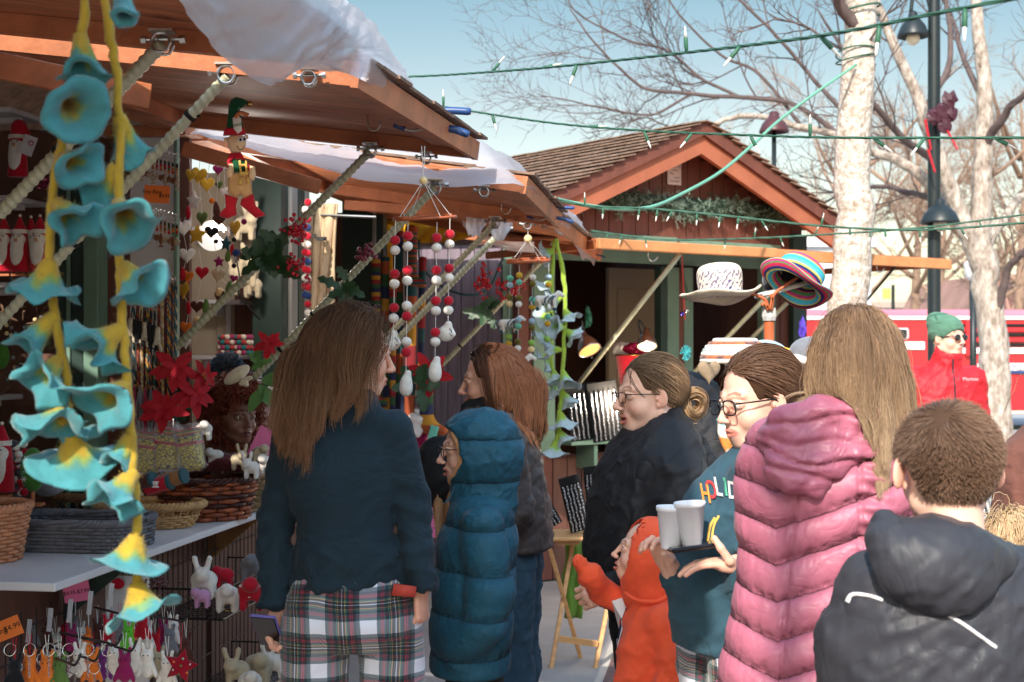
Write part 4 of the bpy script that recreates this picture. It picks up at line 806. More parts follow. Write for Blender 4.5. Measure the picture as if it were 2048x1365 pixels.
# ---- hair
def strands(Q, r, shade=None, sides=3):
 N_, n, _ = Q.shape; t = nrm(np.gradient(Q, axis=1)); ref = np.array([.3, .9, .31]); x = nrm(np.cross(t, ref)); y = np.cross(t, x)
 r = np.broadcast_to(r, (N_, n)); a = np.linspace(0, 2*np.pi, sides, endpoint=False)
 V = Q[:, :, None]+r[..., None, None]*(np.cos(a)[:, None]*x[:, :, None]+np.sin(a)[:, None]*y[:, :, None])
 b = (np.arange(N_)*n*sides)[:, None, None]; i = (np.arange(n-1)*sides)[None, :, None]; j = np.arange(sides)[None, None]; j2 = (j+1) % sides
 F = np.stack([b+i+j, b+i+j2, b+i+sides+j2, b+i+sides+j], -1).reshape(-1, 4); mb = MB(); mb.V = [V.reshape(-1, 3)]; mb.F = list(map(tuple, F.tolist())); mb.M = [0]*len(F); mb.n = N_*n*sides
 col = np.repeat(shade, n*sides, axis=0) if shade.ndim == 2 else shade.repeat(sides, axis=1).reshape(-1, 3)
 return mb, col
def scalp(N_, rng, mask):
 out = np.zeros((0, 3))
 while len(out) < N_:
  q = nrm(rng.normal(0, 1, (N_*3, 3))); p = np.array([0, -.02, .03])+q*np.array([.077, .098, .089]); out = np.concatenate([out, p[mask(p)]])
 return out[:N_]
def hairline(p, fz=.07, side=.02, nape=-.085):
 x, y, z = p.T; return ~((y > .02) & (z < fz-.35*(np.abs(x)/.07)**2*.07)) & ~((y > -.035) & (z < side)) & (z > nape)
def hair(parent, M, s, comb, N_=2600, L=.35, n=18, mask=hairline, colr=((.5, .3, .2), (.8, .6, .4)), colliders=(), curl=.006, freq=30, grav=.35, seed=0, r=.0011, lvar=.25, layer=.016, tip=None, wind=(0, 0, 0), clump=40, mt=None, cap=True, name='hair', noise=.08, hug=1.0, to=None, lift=.02, pull=0):
 rng = np.random.default_rng(seed); p = scalp(N_, rng, mask); M_ = np.array(M); R3 = M_[:3, :3]; T = M_[:3, 3]
 d = nrm(comb(p)); nl = nrm((p-np.array([0, -.02, .03]))/np.array([.077, .098, .089])**2); d = nrm(d-nl*(d*nl).sum(1, keepdims=True)+nl*.04)
 Lr = (L(p) if callable(L) else np.full(N_, L))*(1-lvar*rng.random(N_)); W = (p*s)@R3.T+T; D = d@R3.T; out = [W]; lay = 1+rng.random(N_)*layer/.09
 c0 = np.array([0, -.02, .03])*s@R3.T+T; ck = p[rng.integers(0, N_, clump)]; gid = np.argmin(((p[:, None]-ck[None])**2).sum(2), axis=1); gv = rng.normal(0, 1, (clump, 3)); wv = np.array(wind)
 fly = (rng.random(N_) < .05)[:, None]*noise*7
 for i in range(1, n):
  gr = grav*min(1, i/n/.22); D = nrm(D*(1-gr)+gr*(np.array([0, 0, -1.])+wv)+rng.normal(0, 1, (N_, 3))*(noise+fly)*.6+gv[gid]*noise*.35); W = W+D*(Lr*s/(n-1))[:, None]
  for k, (c, rr) in enumerate([(None, None)]*(hug > 0)+list(colliders)):
   if c is None: q = ((W-T)@R3/s-np.array([0, -.02, .02]))/(np.array([.079, .1, .094])*lay[:, None])
   else: q = (W-np.array(c))/np.array(rr)
   ln = np.linalg.norm(q, axis=1); m_ = ln < 1
   if c is None:
    # neck and jaw stay clear too
    q2 = q/np.maximum(ln, 1e-6)[:, None]; Wl = q2*(np.array([.079, .1, .094])*lay[:, None])+np.array([0, -.02, .02]); W = np.where(m_[:, None], (Wl*s)@R3.T+T, W)
   else: W = np.where(m_[:, None], q/np.maximum(ln, 1e-6)[:, None]*np.array(rr)+np.array(c), W)
  D = nrm(W-out[-1]); out.append(W)
 if to is not None:
  rr = np.array([.079, .1, .092]); c1 = np.array([0, -.02, .03]); q0 = nrm((p-c1)/rr); q1 = nrm((np.array(to)+rng.normal(0, .012, (N_, 3))-c1)/rr); om = np.arccos(np.clip((q0*q1).sum(1), -1, 1)); tt = np.linspace(0, 1, n)
  w0 = np.sin((1-tt)[None]*om[:, None])/np.sin(om)[:, None]; w1 = np.sin(tt[None]*om[:, None])/np.sin(om)[:, None]; q = w0[..., None]*q0[:, None]+w1[..., None]*q1[:, None]
  sag = np.array([0, 0, -1.])*(.18*np.sin(tt*3.14)[None, :, None]*(q0[:, 2] > -.1)[:, None, None]*np.abs(q0[:, 0])[:, None, None]); q = nrm(q+sag)
  Ql = c1+q*rr*(1+lay[:, None, None]*0+((lay-1)[:, None]*(.25+np.sin(tt*3.14)[None]))[..., None]+lift*np.sin(tt*3.14)[None, :, None]); out = list(np.moveaxis((Ql*s)@R3.T+T, 1, 0))
 Q = np.stack(out, 1); t = np.linspace(0, 1, n); ph = rng.random(clump)*6.28; av = rng.normal(0, 1, (clump, 3)); av = nrm(av)
 Q = Q+(curl*t**1.2)[None, :, None]*np.sin(freq*t[None, :, None]*Lr[:, None, None]*3+ph[gid][:, None, None])*av[gid][:, None]
 if pull:
  cg = np.zeros((clump,)+Q.shape[1:]); np.add.at(cg, gid, Q); cg /= np.maximum(1, np.bincount(gid, minlength=clump))[:, None, None]; Q = Q+(cg[gid]-Q)*(pull*np.clip((t-.25)/.75, 0, 1)**1.3)[None, :, None]*rng.uniform(.6, 1, (N_, 1, 1))
 a = rng.random(clump)[gid]*.6+rng.random(N_)*.4; c1, c2 = np.array(colr[0]), np.array(colr[1]); base = c1+(c2-c1)*a[:, None]; sh = base[:, None]*np.ones((1, n, 1))
 if tip is not None: w = (t**1.6)[None, :, None]*(.5+.5*rng.random(N_))[:, None, None]; sh = sh*(1-w)+np.array(tip)*w
 mb, col = strands(Q, r*(1-.65*t**3)[None]*np.ones((N_, 1)), sh); o = obj(name, mb, mt or M_hair, parent, True, vcol=col)
 if cap:
  sh = 1.0; ops = [('u', Ell((0, -.022, .031), (.0795, .1, .0905)), 0), ('s', Ell((0, .115, -.02), (.1, .1, .122)), .01), ('s', Ell((0, .05, -.09), (.1, .09, .08)), .01)]
  for q in (-1, 1): ops.append(('s', Ell((q*.09, .02, -.04), (.04, .045, .055)), .008))
  cm = sdf(ops, .005, pad=.004); V = cm.verts()*s; cm.V = [V]; cm.xf(M); obj('scalp', cm, M_scalp, o, True, vcol=np.tile((c1*.7+c2*.3)*.75, (len(V), 1)))
 return o
M_hair = bpy.data.materials.new('hair'); M_hair.use_nodes = True
def _hair():
 N = M_hair.node_tree.nodes; L = M_hair.node_tree.links; b = N['Principled BSDF']; a = N.new('ShaderNodeAttribute'); a.attribute_name = 'col'; L.new(a.outputs['Color'], b.inputs['Base Color'])
 b.inputs['Roughness'].default_value = .42; b.inputs['Specular IOR Level'].default_value = .22
_hair()
M_scalp = mat('scalp', (255, 255, 255), .95, 0, attr='col', spec=.05)
def back(p): return np.stack([p[:, 0]*1.5, -np.ones(len(p))*.9, -.4+0*p[:, 0]], 1)
# ---- hands: wrist at origin, fingers along +X, palm faces -Z, thumb on +Y
def hand_mb(curl=(20, 30, 20), thumb=((.03, .045, -.012), (.055, .06, -.03), (.078, .062, -.045)), s=1.0, mirror=False, M=None, spread=1.0, curls=None):
 o = [('u', Ell((.045, 0, 0), (.052, .041, .0155)), 0), ('u', Cap((-.05, 0, 0), (.0, 0, 0), .026, .024), .02), ('u', Ell((.03, .025, -.008), (.03, .016, .014)), .012)]
 for i, (y, L) in enumerate(((.031, .070), (.0105, .078), (-.0105, .073), (-.030, .058))):
  c = (curls[i] if curls else curl); p = np.array([.086-.004*abs(i-1), y, 0]); a = 0; ly = y*.12*spread; pts = [p-np.array([.02, 0, 0]), p]
  for k, f in enumerate((.45, .31, .24)): a += R(c[k]); p = p+np.array([math.cos(a), ly*2, -math.sin(a)])*L*f; pts.append(p.copy())
  rs = [.009, .0092, .0084, .0076, .0066]; o += [('u', q, .004) for q in chain(pts, rs)]
 tp = [(.008, .02, -.004)]+list(thumb); o += [('u', q, .006) for q in chain(tp, [.015, .0115, .0098, .0082][:len(tp)])]
 mb = sdf(o, .0026, pad=.003); V = mb.verts()
 if mirror: V = V*np.array([1, -1, 1]); mb.F = [f[::-1] for f in mb.F]
 mb.V = [V*s]; c = np.ones((len(V), 3))*(.94+.1*fbm(V*70, 1)[:, None])*np.array([1, .95, .93])
 if M is not None: mb.xf(M)
 return mb, c
def hframe(o, fx, up):                                                # x = finger direction, z = back of hand
 x = Vector(fx).normalized(); z = Vector(up); z = (z-x*z.dot(x)).normalized(); y = z.cross(x)
 return Matrix(((x.x, y.x, z.x, o[0]), (x.y, y.y, z.y, o[1]), (x.z, y.z, z.z, o[2]), (0, 0, 0, 1)))
def body(parent, parts, limbs, m=None):                               # one mesh: head, hands, and the figure under the clothes
 mb = MB(); cs = []
 for a, c in parts: mb.merge(a); cs.append(c)
 if limbs: b = sdf([('u', q, .05) for q in limbs], .016); mb.merge(b); cs.append(np.ones((b.n, 3)))
 return obj('body', mb, m or M_skin, parent, True, vcol=np.concatenate(cs))
def folds(a=.006, f=(9, 9, 4), a2=.0025, f2=(26, 26, 12), seed=0):
 def g(V):
  W = V+.05*np.stack([fbm(V*6, seed+k, 2)-.5 for k in (11, 12, 13)], -1)
  r1 = np.clip(1-np.abs(fbm(W*np.array(f), seed)-.5)*5, 0, 1)**2; W2 = np.stack([W[:, 0]*.8+W[:, 2]*.6, W[:, 1], W[:, 2]*.8-W[:, 0]*.6], -1)
  r3 = np.clip(1-np.abs(fbm(W2*np.array([6, 6, 19]), seed+7)-.5)*5, 0, 1)**2; r2 = np.abs(fbm(V*np.array(f2), seed+3)-.5)*4; return a*1.15*(r1*.8+r3*.9-.6)+a2*.5*(1-r2)
 return g
def quilt(sp, a, ch=0, x0=0, seed=0, off=0, pw=.5):
 fd = folds(.0025, (12, 12, 8), .0015, (34, 34, 22), seed)
 def g(V):
  z = V[:, 2]+ch*np.abs(V[:, 0]-x0)+.006*(fbm(V*7, seed+1)-.5)+off; sn = np.abs(np.sin(np.pi*z/sp)); return a*(sn**pw-.6)+fd(V)*.8+.0035*np.exp(-sn*2.2)*(1-np.abs(fbm(V*np.array([75, 75, 14]), seed+6, 2)-.5)*6)
 return g
def garment(name, parent, ops, m, h=.008, disp=None, **k):
 return obj(name, sdf([(o if isinstance(o, tuple) else ('u', o, .04)) for o in ops], h, disp), m, parent, True, **k)
def person(label, x, y, group=None): return thing('person', label, 'person', (x, y, 0), group)
def shoes(parent, pts, m=None):
 for p, yaw in pts:
  f = np.array([-math.sin(R(yaw)), math.cos(R(yaw)), 0]); p = np.array([p[0], p[1], 0.0])
  obj('shoe', sdf([('u', Cap(p+[0, 0, .05], p+f*.14+[0, 0, .038], .046, .036), 0), ('u', Cap(p+[0, 0, .06], p+[0, 0, .13], .045, .046), .03), ('u', Box(p+f*.06+[0, 0, .014], (.047, .135, .012), Matrix.Rotation(R(yaw), 3, 'Z')), .008)], .008), m or M_black, parent, True)
def legs(hx, hy, yaw, zh, foot, r=(.09, .07, .055), sep=.085, zk=None):
 c, s = math.cos(R(yaw)), math.sin(R(yaw)); o = []
 for q, (fx, fy) in zip((-1, 1), foot):
  a = np.array([hx+q*sep*c, hy+q*sep*s, zh]); b = np.array([(a[0]+fx)/2, (a[1]+fy)/2, zk or zh*.53]); o += chain([a, b, (fx, fy, .09)], r)
 return o
# ---- cloth materials
def fab(name, c, rough=.85, bump=.25, sheen=.3, **k): k.setdefault('wr', .0065); return mat(name, c, rough, k.pop('var', .18), k.pop('vs', 14), bump, k.pop('bs', 260), sheen=sheen*.2, spec=k.pop('spec', .25), **k)
M_navy = fab('navy_jersey', (28, 45, 55), wr=.014, ws=7, wst=(1, 1, 1.6)); M_teal = fab('teal_shell', (32, 82, 102), .6, .3, .2, var=.25, vs=60, b2=.6, bs2=18, qb=(.125, 0, 0, .03, .022)); M_blackj = fab('black_shell', (34, 34, 38), .6, .3, .1, wr=.014, ws=8)
M_taupe = fab('taupe_quilt', (74, 66, 66), .5, .2, .1, b2=.5, bs2=16); M_orangeh = fab('orange_fleece', (240, 92, 58), .95, .3, .4, wr=.009, ws=8); M_sweat = fab('slate_sweater', (52, 82, 96), .95, .35, .3, wr=.01, ws=8)
M_pinkc = fab('mauve_nylon', (176, 100, 120), .46, .1, .25, var=.06, wr=.006, ws=16, spec=.4, qb=(.078, -.38, X(1535, 3.1)-X(1650, 3.1), .02, .02)); M_boyj = fab('charcoal_shell', (54, 54, 60), .5, .15, .1, wr=.011, ws=9, wst=(1, .8, .6))
M_redj = fab('red_shell', (190, 34, 44), .55, .15, .1, wr=.02, ws=7); M_greenh = fab('green_fleece', (84, 122, 102), .95, .3, .4); M_tan = fab('tan_lining', (206, 152, 104), .9, .3, .5)
M_jean = fab('blue_denim', (52, 78, 98), .85, .5, .1, var=.4, vs=9, b2=.5, bs2=12); M_darkp = fab('black_trousers', (24, 24, 28)); M_browncoat = fab('brown_knit', (112, 72, 62))
def tartan(name, sx, sz, rot=0):
 m = bpy.data.materials.new(name); m.use_nodes = True; N = m.node_tree.nodes; L = m.node_tree.links; b = N['Principled BSDF']; b.inputs['Roughness'].default_value = .9; b.inputs['Sheen Weight'].default_value = .3
 tc = N.new('ShaderNodeTexCoord'); mp = N.new('ShaderNodeMapping'); mp.inputs['Rotation'].default_value = (0, rot, 0); L.new(tc.outputs['Object'], mp.inputs[0])
 nz = N.new('ShaderNodeTexNoise'); nz.inputs['Scale'].default_value = 5; L.new(tc.outputs['Object'], nz.inputs[0]); ad = N.new('ShaderNodeVectorMath'); ad.operation = 'MULTIPLY_ADD'; ad.inputs[1].default_value = (.03,)*3
 L.new(nz.outputs['Color'], ad.inputs[0]); L.new(mp.outputs[0], ad.inputs[2]); sp = N.new('ShaderNodeSeparateXYZ'); L.new(ad.outputs[0], sp.inputs[0])
 W, K, G_, R_, Y, T_ = (226, 226, 236), (22, 30, 38), (40, 110, 92), (190, 30, 60), (226, 170, 80), (60, 84, 90)
 st = [(0, W), (.17, T_), (.25, R_), (.265, T_), (.285, R_), (.30, T_), (.33, K), (.38, G_), (.405, K), (.42, Y), (.432, K), (.50, W), (.512, K), (.56, Y), (.572, G_), (.60, K), (.66, R_), (.68, K), (.70, R_), (.715, K), (.78, T_), (.85, W)]
 rs = []
 for i, S in ((0, sx), (2, sz)):
  mu = N.new('ShaderNodeMath'); mu.operation = 'MULTIPLY_ADD'; mu.inputs[1].default_value = 1/S; mu.inputs[2].default_value = 50.3; L.new(sp.outputs[i], mu.inputs[0]); fr = N.new('ShaderNodeMath'); fr.operation = 'FRACT'; L.new(mu.outputs[0], fr.inputs[0])
  cr = N.new('ShaderNodeValToRGB'); cr.color_ramp.interpolation = 'CONSTANT'; e = cr.color_ramp.elements; e[0].position = 0; e[0].color = (*lin(st[0][1]), 1); e[1].position = st[1][0]; e[1].color = (*lin(st[1][1]), 1)
  for p, c in st[2:]: q = e.new(p); q.color = (*lin(c), 1)
  L.new(fr.outputs[0], cr.inputs[0]); rs.append(cr.outputs[0])
 tw = N.new('ShaderNodeTexWave'); tw.inputs['Scale'].default_value = 90; tw.bands_direction = 'DIAGONAL'; L.new(tc.outputs['Object'], tw.inputs[0]); mr = N.new('ShaderNodeMapRange'); mr.inputs[3].default_value = .3; mr.inputs[4].default_value = .7; L.new(tw.outputs[0], mr.inputs[0])
 mx = N.new('ShaderNodeMixRGB'); L.new(mr.outputs[0], mx.inputs[0]); L.new(rs[0], mx.inputs[1]); L.new(rs[1], mx.inputs[2]); dk = N.new('ShaderNodeMixRGB'); dk.blend_type = 'DARKEN'; dk.inputs[0].default_value = 1; L.new(rs[0], dk.inputs[1]); L.new(rs[1], dk.inputs[2]); fn = N.new('ShaderNodeMixRGB'); fn.inputs[0].default_value = .6; L.new(mx.outputs[0], fn.inputs[1]); L.new(dk.outputs[0], fn.inputs[2]); L.new(fn.outputs[0], b.inputs['Base Color']); return m
# ---------------------------------------------------------------- woman in navy top and tartan trousers
def woman_navy():
 d = 3.75; t = person('woman-height person seen from behind in navy top and tartan trousers, long brown hair', X(690, d), d)
 x = lambda u: X(u, d); z = lambda v: Zv(v, d); yw = 12
 M = HM(712, 706, d, -64, -6); hd, hc = head_mb(1.0, M=M, h=.0026, cheek=.95, nlean=.03, neck=.14)
 J = lambda u, v, dd=0: (x(u), d+dd, z(v))
 rh, rc = hand_mb((55, 70, 40), M=hframe(J(842, 1172, -.03), (.05, .0, -1), (.95, -.3, .1)), s=.95, mirror=False)
 lh, lc = hand_mb((38, 45, 30), thumb=((.03, .04, -.02), (.06, .045, -.035), (.085, .035, -.045)), M=hframe(J(560, 1212, -.02), (-.05, .0, -1), (-.75, .6, 0)), s=.98, mirror=True)
 body(t, [(hd, hc), (rh, rc), (lh, lc)], legs(x(705), d, yw, .86, ((x(640), d), (x(780), d+.03)), (.07, .05, .035)) + chain([(x(690), d, 1.32), (x(695), d, .95)], [.05, .08]))
 eyes(t, M, 1.0, -.1)
 T = Tower([(.985, x(700), d, .16, .125), (1.05, x(698), d, .148, .122), (1.12, x(692), d, .126, .108), (1.25, x(684), d, .15, .108), (1.34, x(681), d, .158, .098), (1.40, x(684), d, .13, .075), (1.435, x(700), d, .065, .06)], R(yw))
 ops = [('u', T, 0)]+[('u', q, .02) for q in chain([J(590, 872), J(550, 1030, .02), J(549, 1196, -.02)], [.057, .047, .04])+chain([J(784, 862), J(824, 1010, .02), J(846, 1160, -.05)], [.058, .048, .042])]
 ops += [('s', Cap(J(546, 1212, -.02), J(543, 1260, -.03), .03), .004), ('s', Cap(J(848, 1178, -.05), J(848, 1230, -.05), .032), .004), ('s', Tower([(.9, x(700), d, .152, .115), (1.0, x(698), d, .145, .112)], R(yw)), .004), ('u', Cap((x(712), d-.02, z(822)), (x(712), d-.005, z(802)), .068, .06), .03)]
 fd = folds(.013, (7, 7, 9), .003, (20, 20, 16), 3)
 def dp(V): w = np.clip((1.22-V[:, 2])/.2, .25, 1); return fd(V)*w+.004*np.sin(V[:, 2]*95+V[:, 0]*40)*np.exp(-((V[:, 2]-1.19)/.07)**2)*(np.abs(V[:, 0]-x(690)) > .12)
 garment('sweatshirt', t, ops, M_navy, .0068, dp)
 pt = [('u', Tower([(.82, x(706), d, .165, .11), (.87, x(706), d, .182, .142), (.93, x(704), d, .174, .138), (1.015, x(700), d, .142, .112)], R(yw)), 0), ('s', Cap((x(712), d-.2, .70), (x(712), d+.2, .70), .04), .05)]
 pt += [('u', q, .02) for q in legs(x(706), d-.01, yw, .82, ((x(640), d), (x(795), d+.02)), (.09, .08, .085), .1)]
 pt += [('s', Cap((x(708), d-.185, .85), (x(712), d-.07, .45), .018, .075), .02), ('s', Cap((x(712), d, .78), (x(712), d, .2), .012, .03), .02)]
 garment('trousers', t, pt, tartan('tartan_flannel', .128, .118), .0085, folds(.005, (10, 10, 3), .003, (22, 22, 9), 8))
 obj('pocket_lining', MB().prism([(-.03, -.012), (.03, -.016), (.034, .01), (-.024, .018)], .012, Matrix.Translation(J(812, 1170, -.09))), mat('rust_cloth', (190, 70, 56), .8), t, True)
 shoes(t, (((x(650), d), 10), ((x(790), d+.02), -10)))
 def comb(p): return np.stack([p[:, 0]*9, -1.1-0*p[:, 0], -.3+0*p[:, 0]], 1)
 body_c = [((x(684), d, 1.27), (.175, .125, .175)), ((x(590), d, z(872)), (.07, .07, .07)), ((x(784), d, z(865)), (.072, .072, .072))]
 hair(t, M, 1.0, comb, 9000, lambda p: .235+.12*rs(p), 20, lambda p: hairline(p, .075, .055), ((.04, .018, .010), (.16, .07, .032)), body_c, .024, 11, .34, 1, .00065, .3, .013, (.34, .17, .085), (-.14, -.08, 0), 130, noise=.014, pull=.75)
 ph = thing('mobile_phone', 'dark phone in a lilac case held low by the person in tartan trousers', 'phone', J(545, 1262, -.06)); Mp = np.array(hframe(J(543, 1252, -.06), (.08, .75, -.75), (-.15, -.75, -.7)))
 obj('case', MB().box(Mp[:3, 3], (.135, .07, .009), Mp[:3, :3], bev=.004), mat('lilac_case', (104, 96, 170), .4), ph); obj('back_plate', MB().box(Mp[:3, 3]+Mp[:3, 2]*.0045, (.128, .063, .004), Mp[:3, :3], bev=.003), mat('phone_black', (22, 20, 26), .25, 0), ph)
def rs(p): return np.abs(np.sin(p[:, 0]*997+p[:, 1]*577))
woman_navy()
# ---------------------------------------------------------------- woman with auburn hair, quilted taupe coat
def woman_taupe():
 d = 5.05; t = person('auburn-haired person in a dark taupe quilted coat and jeans facing left, sunglasses on head', X(1000, d), d); x = lambda u: X(u, d); z = lambda v: Zv(v, d); J = lambda u, v, dd=0: (x(u), d+dd, z(v))
 M = HM(980, 762, d, 84, -4); hd, hc = head_mb(1.02, 1.05, 1.1, 1.05, 0, .003, M, 1.1)
 body(t, [(hd, hc)], legs(x(1010), d, 80, .84, ((x(1020), d-.1), (x(1030), d+.12)), (.07, .05, .04))+chain([(x(1000), d, 1.25), (x(1005), d, .85)], [.1, .1])); eyes(t, M, 1.02, 0)
 T = Tower([(.90, x(1016), d, .205, .155), (1.0, x(1014), d, .205, .158), (1.12, x(1006), d, .2, .15), (1.25, x(1000), d, .195, .135), (1.33, x(996), d, .17, .11), (1.40, x(985), d, .08, .075)], R(80))
 ops = [('u', T, 0)]+[('u', q, .03) for q in chain([J(1010, 880, -.19), J(1030, 1010, -.2), J(960, 1050, -.26), J(905, 1000, -.26)], [.07, .062, .05, .045])]+[('u', q, .03) for q in chain([J(1000, 880, .19), J(1000, 1010, .2), J(930, 1050, .1)], [.07, .06, .05])]
 ops += [('u', Cap(J(972, 822), J(985, 845), .07, .085), .03)]
 def dp(V):
  a = (V[:, 2]+V[:, 0]*.9)/.075; b = (V[:, 2]-V[:, 0]*.9)/.075; return .007*(np.minimum(np.abs(np.sin(np.pi*a)), np.abs(np.sin(np.pi*b)))**.5-.6)+folds(.005, (9, 9, 5), .002, (25, 25, 15), 5)(V)
 garment('coat', t, ops, M_taupe, .0085, dp)
 garment('scarf', t, [('u', Cap(J(952, 830, -.03), J(968, 812, -.02), .06, .055), 0), ('u', Cap(J(930, 850, -.02), J(965, 838, -.05), .04, .05), .03)], M_black, .008, folds(.006, (16, 16, 16)))
 garment('jeans', t, [('u', q, .05) for q in legs(x(1018), d, 80, .86, ((x(1022), d-.1), (x(1032), d+.12)), (.11, .085, .075), .08)], M_jean, .01, folds(.006, (10, 10, 14), .003, (20, 20, 24), 2)); shoes(t, (((x(1022), d-.1), 80), ((x(1032), d+.12), 85)))
 hair(t, M, 1.02, lambda p: np.stack([p[:, 0]*3, -.9-0*p[:, 0], -.1+0*p[:, 0]], 1), 7000, .245, 16, lambda p: hairline(p, .078, .06), ((.06, .024, .014), (.15, .06, .032)), [((x(1000), d, 1.25), (.14, .2, .13))], .012, 12, .34, 2, .0008, 0.25, .012, (.19, .085, .046), (.06, 0, 0), 110, noise=.014, pull=.7)
 s = MB(); Mg = M @ Matrix.Translation((0, .045, .108)) @ Matrix.Rotation(R(50), 4, 'X')
 for q in (-1, 1): s.sph((q*.03, 0, 0), (.028, .006, .02), 12, 8)
 s.tube([(-.058, 0, .005), (-.075, -.05, -.01)], .002); s.tube([(.058, 0, .005), (.075, -.05, -.01)], .002); s.tube([(-.01, 0, .008), (.01, 0, .008)], .002); s.xf(Mg); obj('sunglasses', s, M_dlens, t, True)
 b = thing('shoulder_bag', 'rounded black bag hanging in front of the person in the taupe coat', 'bag', J(885, 1000, -.3)); garment('pouch', b, [('u', Ell(J(888, 930, -.3), (.085, .07, .125)), 0)], M_black, .008, folds(.006)); obj('strap', MB().tube(bez([J(920, 845, -.2), J(900, 865, -.28), J(890, 880, -.31)], 5), .012, 8, flat=.3), M_black, b, True)
 g = MB(); a = J(905, 870, -.33);
 for k, (q, w) in enumerate((((898, 885), 0), )): pass
 obj2 = MB().grid(lambda u, v: np.stack([x(872)+(x(910)-x(872))*u*(1-.1*v)+v*x(880)*0+.02*v, d-.36+.015*np.sin(9*u+5*v)+.05*(1-v), z(882)+(z(1055)-z(882))*v+.03*u], -1), 10, 12, th=.006); tag(obj('paper_bag', obj2, mat('kraft_paper', (168, 122, 84), .8, .2), None), 'crumpled brown paper bag squeezed between black bag and teal coat', 'paper bag')
woman_taupe()
# ---------------------------------------------------------------- child in teal hooded puffer
def child_teal():
 d = 4.2; t = person('child in a long teal puffer coat with hood up and glasses facing left', X(950, d), d); x = lambda u: X(u, d); z = lambda v: Zv(v, d); J = lambda u, v, dd=0: (x(u), d+dd, z(v))
 M = HM(941, 898, d, 98, -3); hd, hc = head_mb(.90, 1.0, .9, .9, .004, .0026, M, 1.15); eyes(t, M, .90)
 body(t, [(hd, hc)], legs(x(955), d, 90, .66, ((x(950), d-.08), (x(960), d+.08)), (.06, .045, .035))+chain([(x(955), d, 1.1), (x(950), d, .66)], [.08, .08]), M_skin2)
 glasses(t, M, .90, mat('black_frame', (18, 18, 20), .3), .0225, .0165)
 T = Tower([(.66, x(940), d, .17, .115), (.78, x(943), d, .178, .12), (.95, x(950), d, .172, .118), (1.07, x(958), d, .165, .11), (1.14, x(962), d, .14, .09), (1.19, x(962), d, .08, .07)], R(92))
 ops = [('u', T, 0)]+[('u', q, .022) for q in chain([J(968, 1045, -.165), J(984, 1160, -.185), J(975, 1215, -.19), J(925, 1285, -.15)], [.062, .062, .058, .046])]+[('u', q, .03) for q in chain([J(960, 1045, .15), J(965, 1170, .18), J(920, 1240, .13)], [.06, .055, .05])]
 garment('coat', t, ops, M_teal, .0065, quilt(.125, .012, 0, seed=4, off=.03, pw=.42))
 c = np.array(J(966, 912)); k = [('u', Ell(J(968, 906), (.12, .12, .133)), 0), ('u', Ell(J(940, 885), (.088, .1, .085)), .03), ('u', Cap(J(966, 962), J(966, 1000), .088, .1), .05), ('s', Ell(J(948, 902), (.102, .094, .104)), .006), ('s', Ell(J(872, 908), (.082, .3, .086)), .008)]
 hd_ = garment('hood', t, k, M_teal, .0055, folds(.005, (14, 14, 14), .003, (40, 40, 30), 6))
 k = [('u', Ell(J(958, 905), (.108, .104, .118)), 0), ('u', Ell(J(938, 887), (.078, .09, .076)), .03), ('u', Cap(J(940, 955), J(950, 990), .06, .06), .04), ('s', Ell(J(945, 898), (.094, .088, .098)), .005), ('s', Ell(J(866, 908), (.078, .3, .08)), .006)]
 garment('lining', hd_, k, M_tan, .0055, folds(.002))
 garment('trousers', t, [('u', q, .05) for q in legs(x(950), d, 90, .70, ((x(948), d-.08), (x(962), d+.08)), (.085, .07, .055), .07)], M_darkp, .01, folds(.004)); shoes(t, (((x(948), d-.08), 90), ((x(962), d+.08), 90)))
 obj('drawcord', MB().tube(bez([J(912, 965, -.06), J(905, 985, -.09), J(892, 1000, -.1)], 5), .0025, 6), M_teal, t, True)
child_teal()
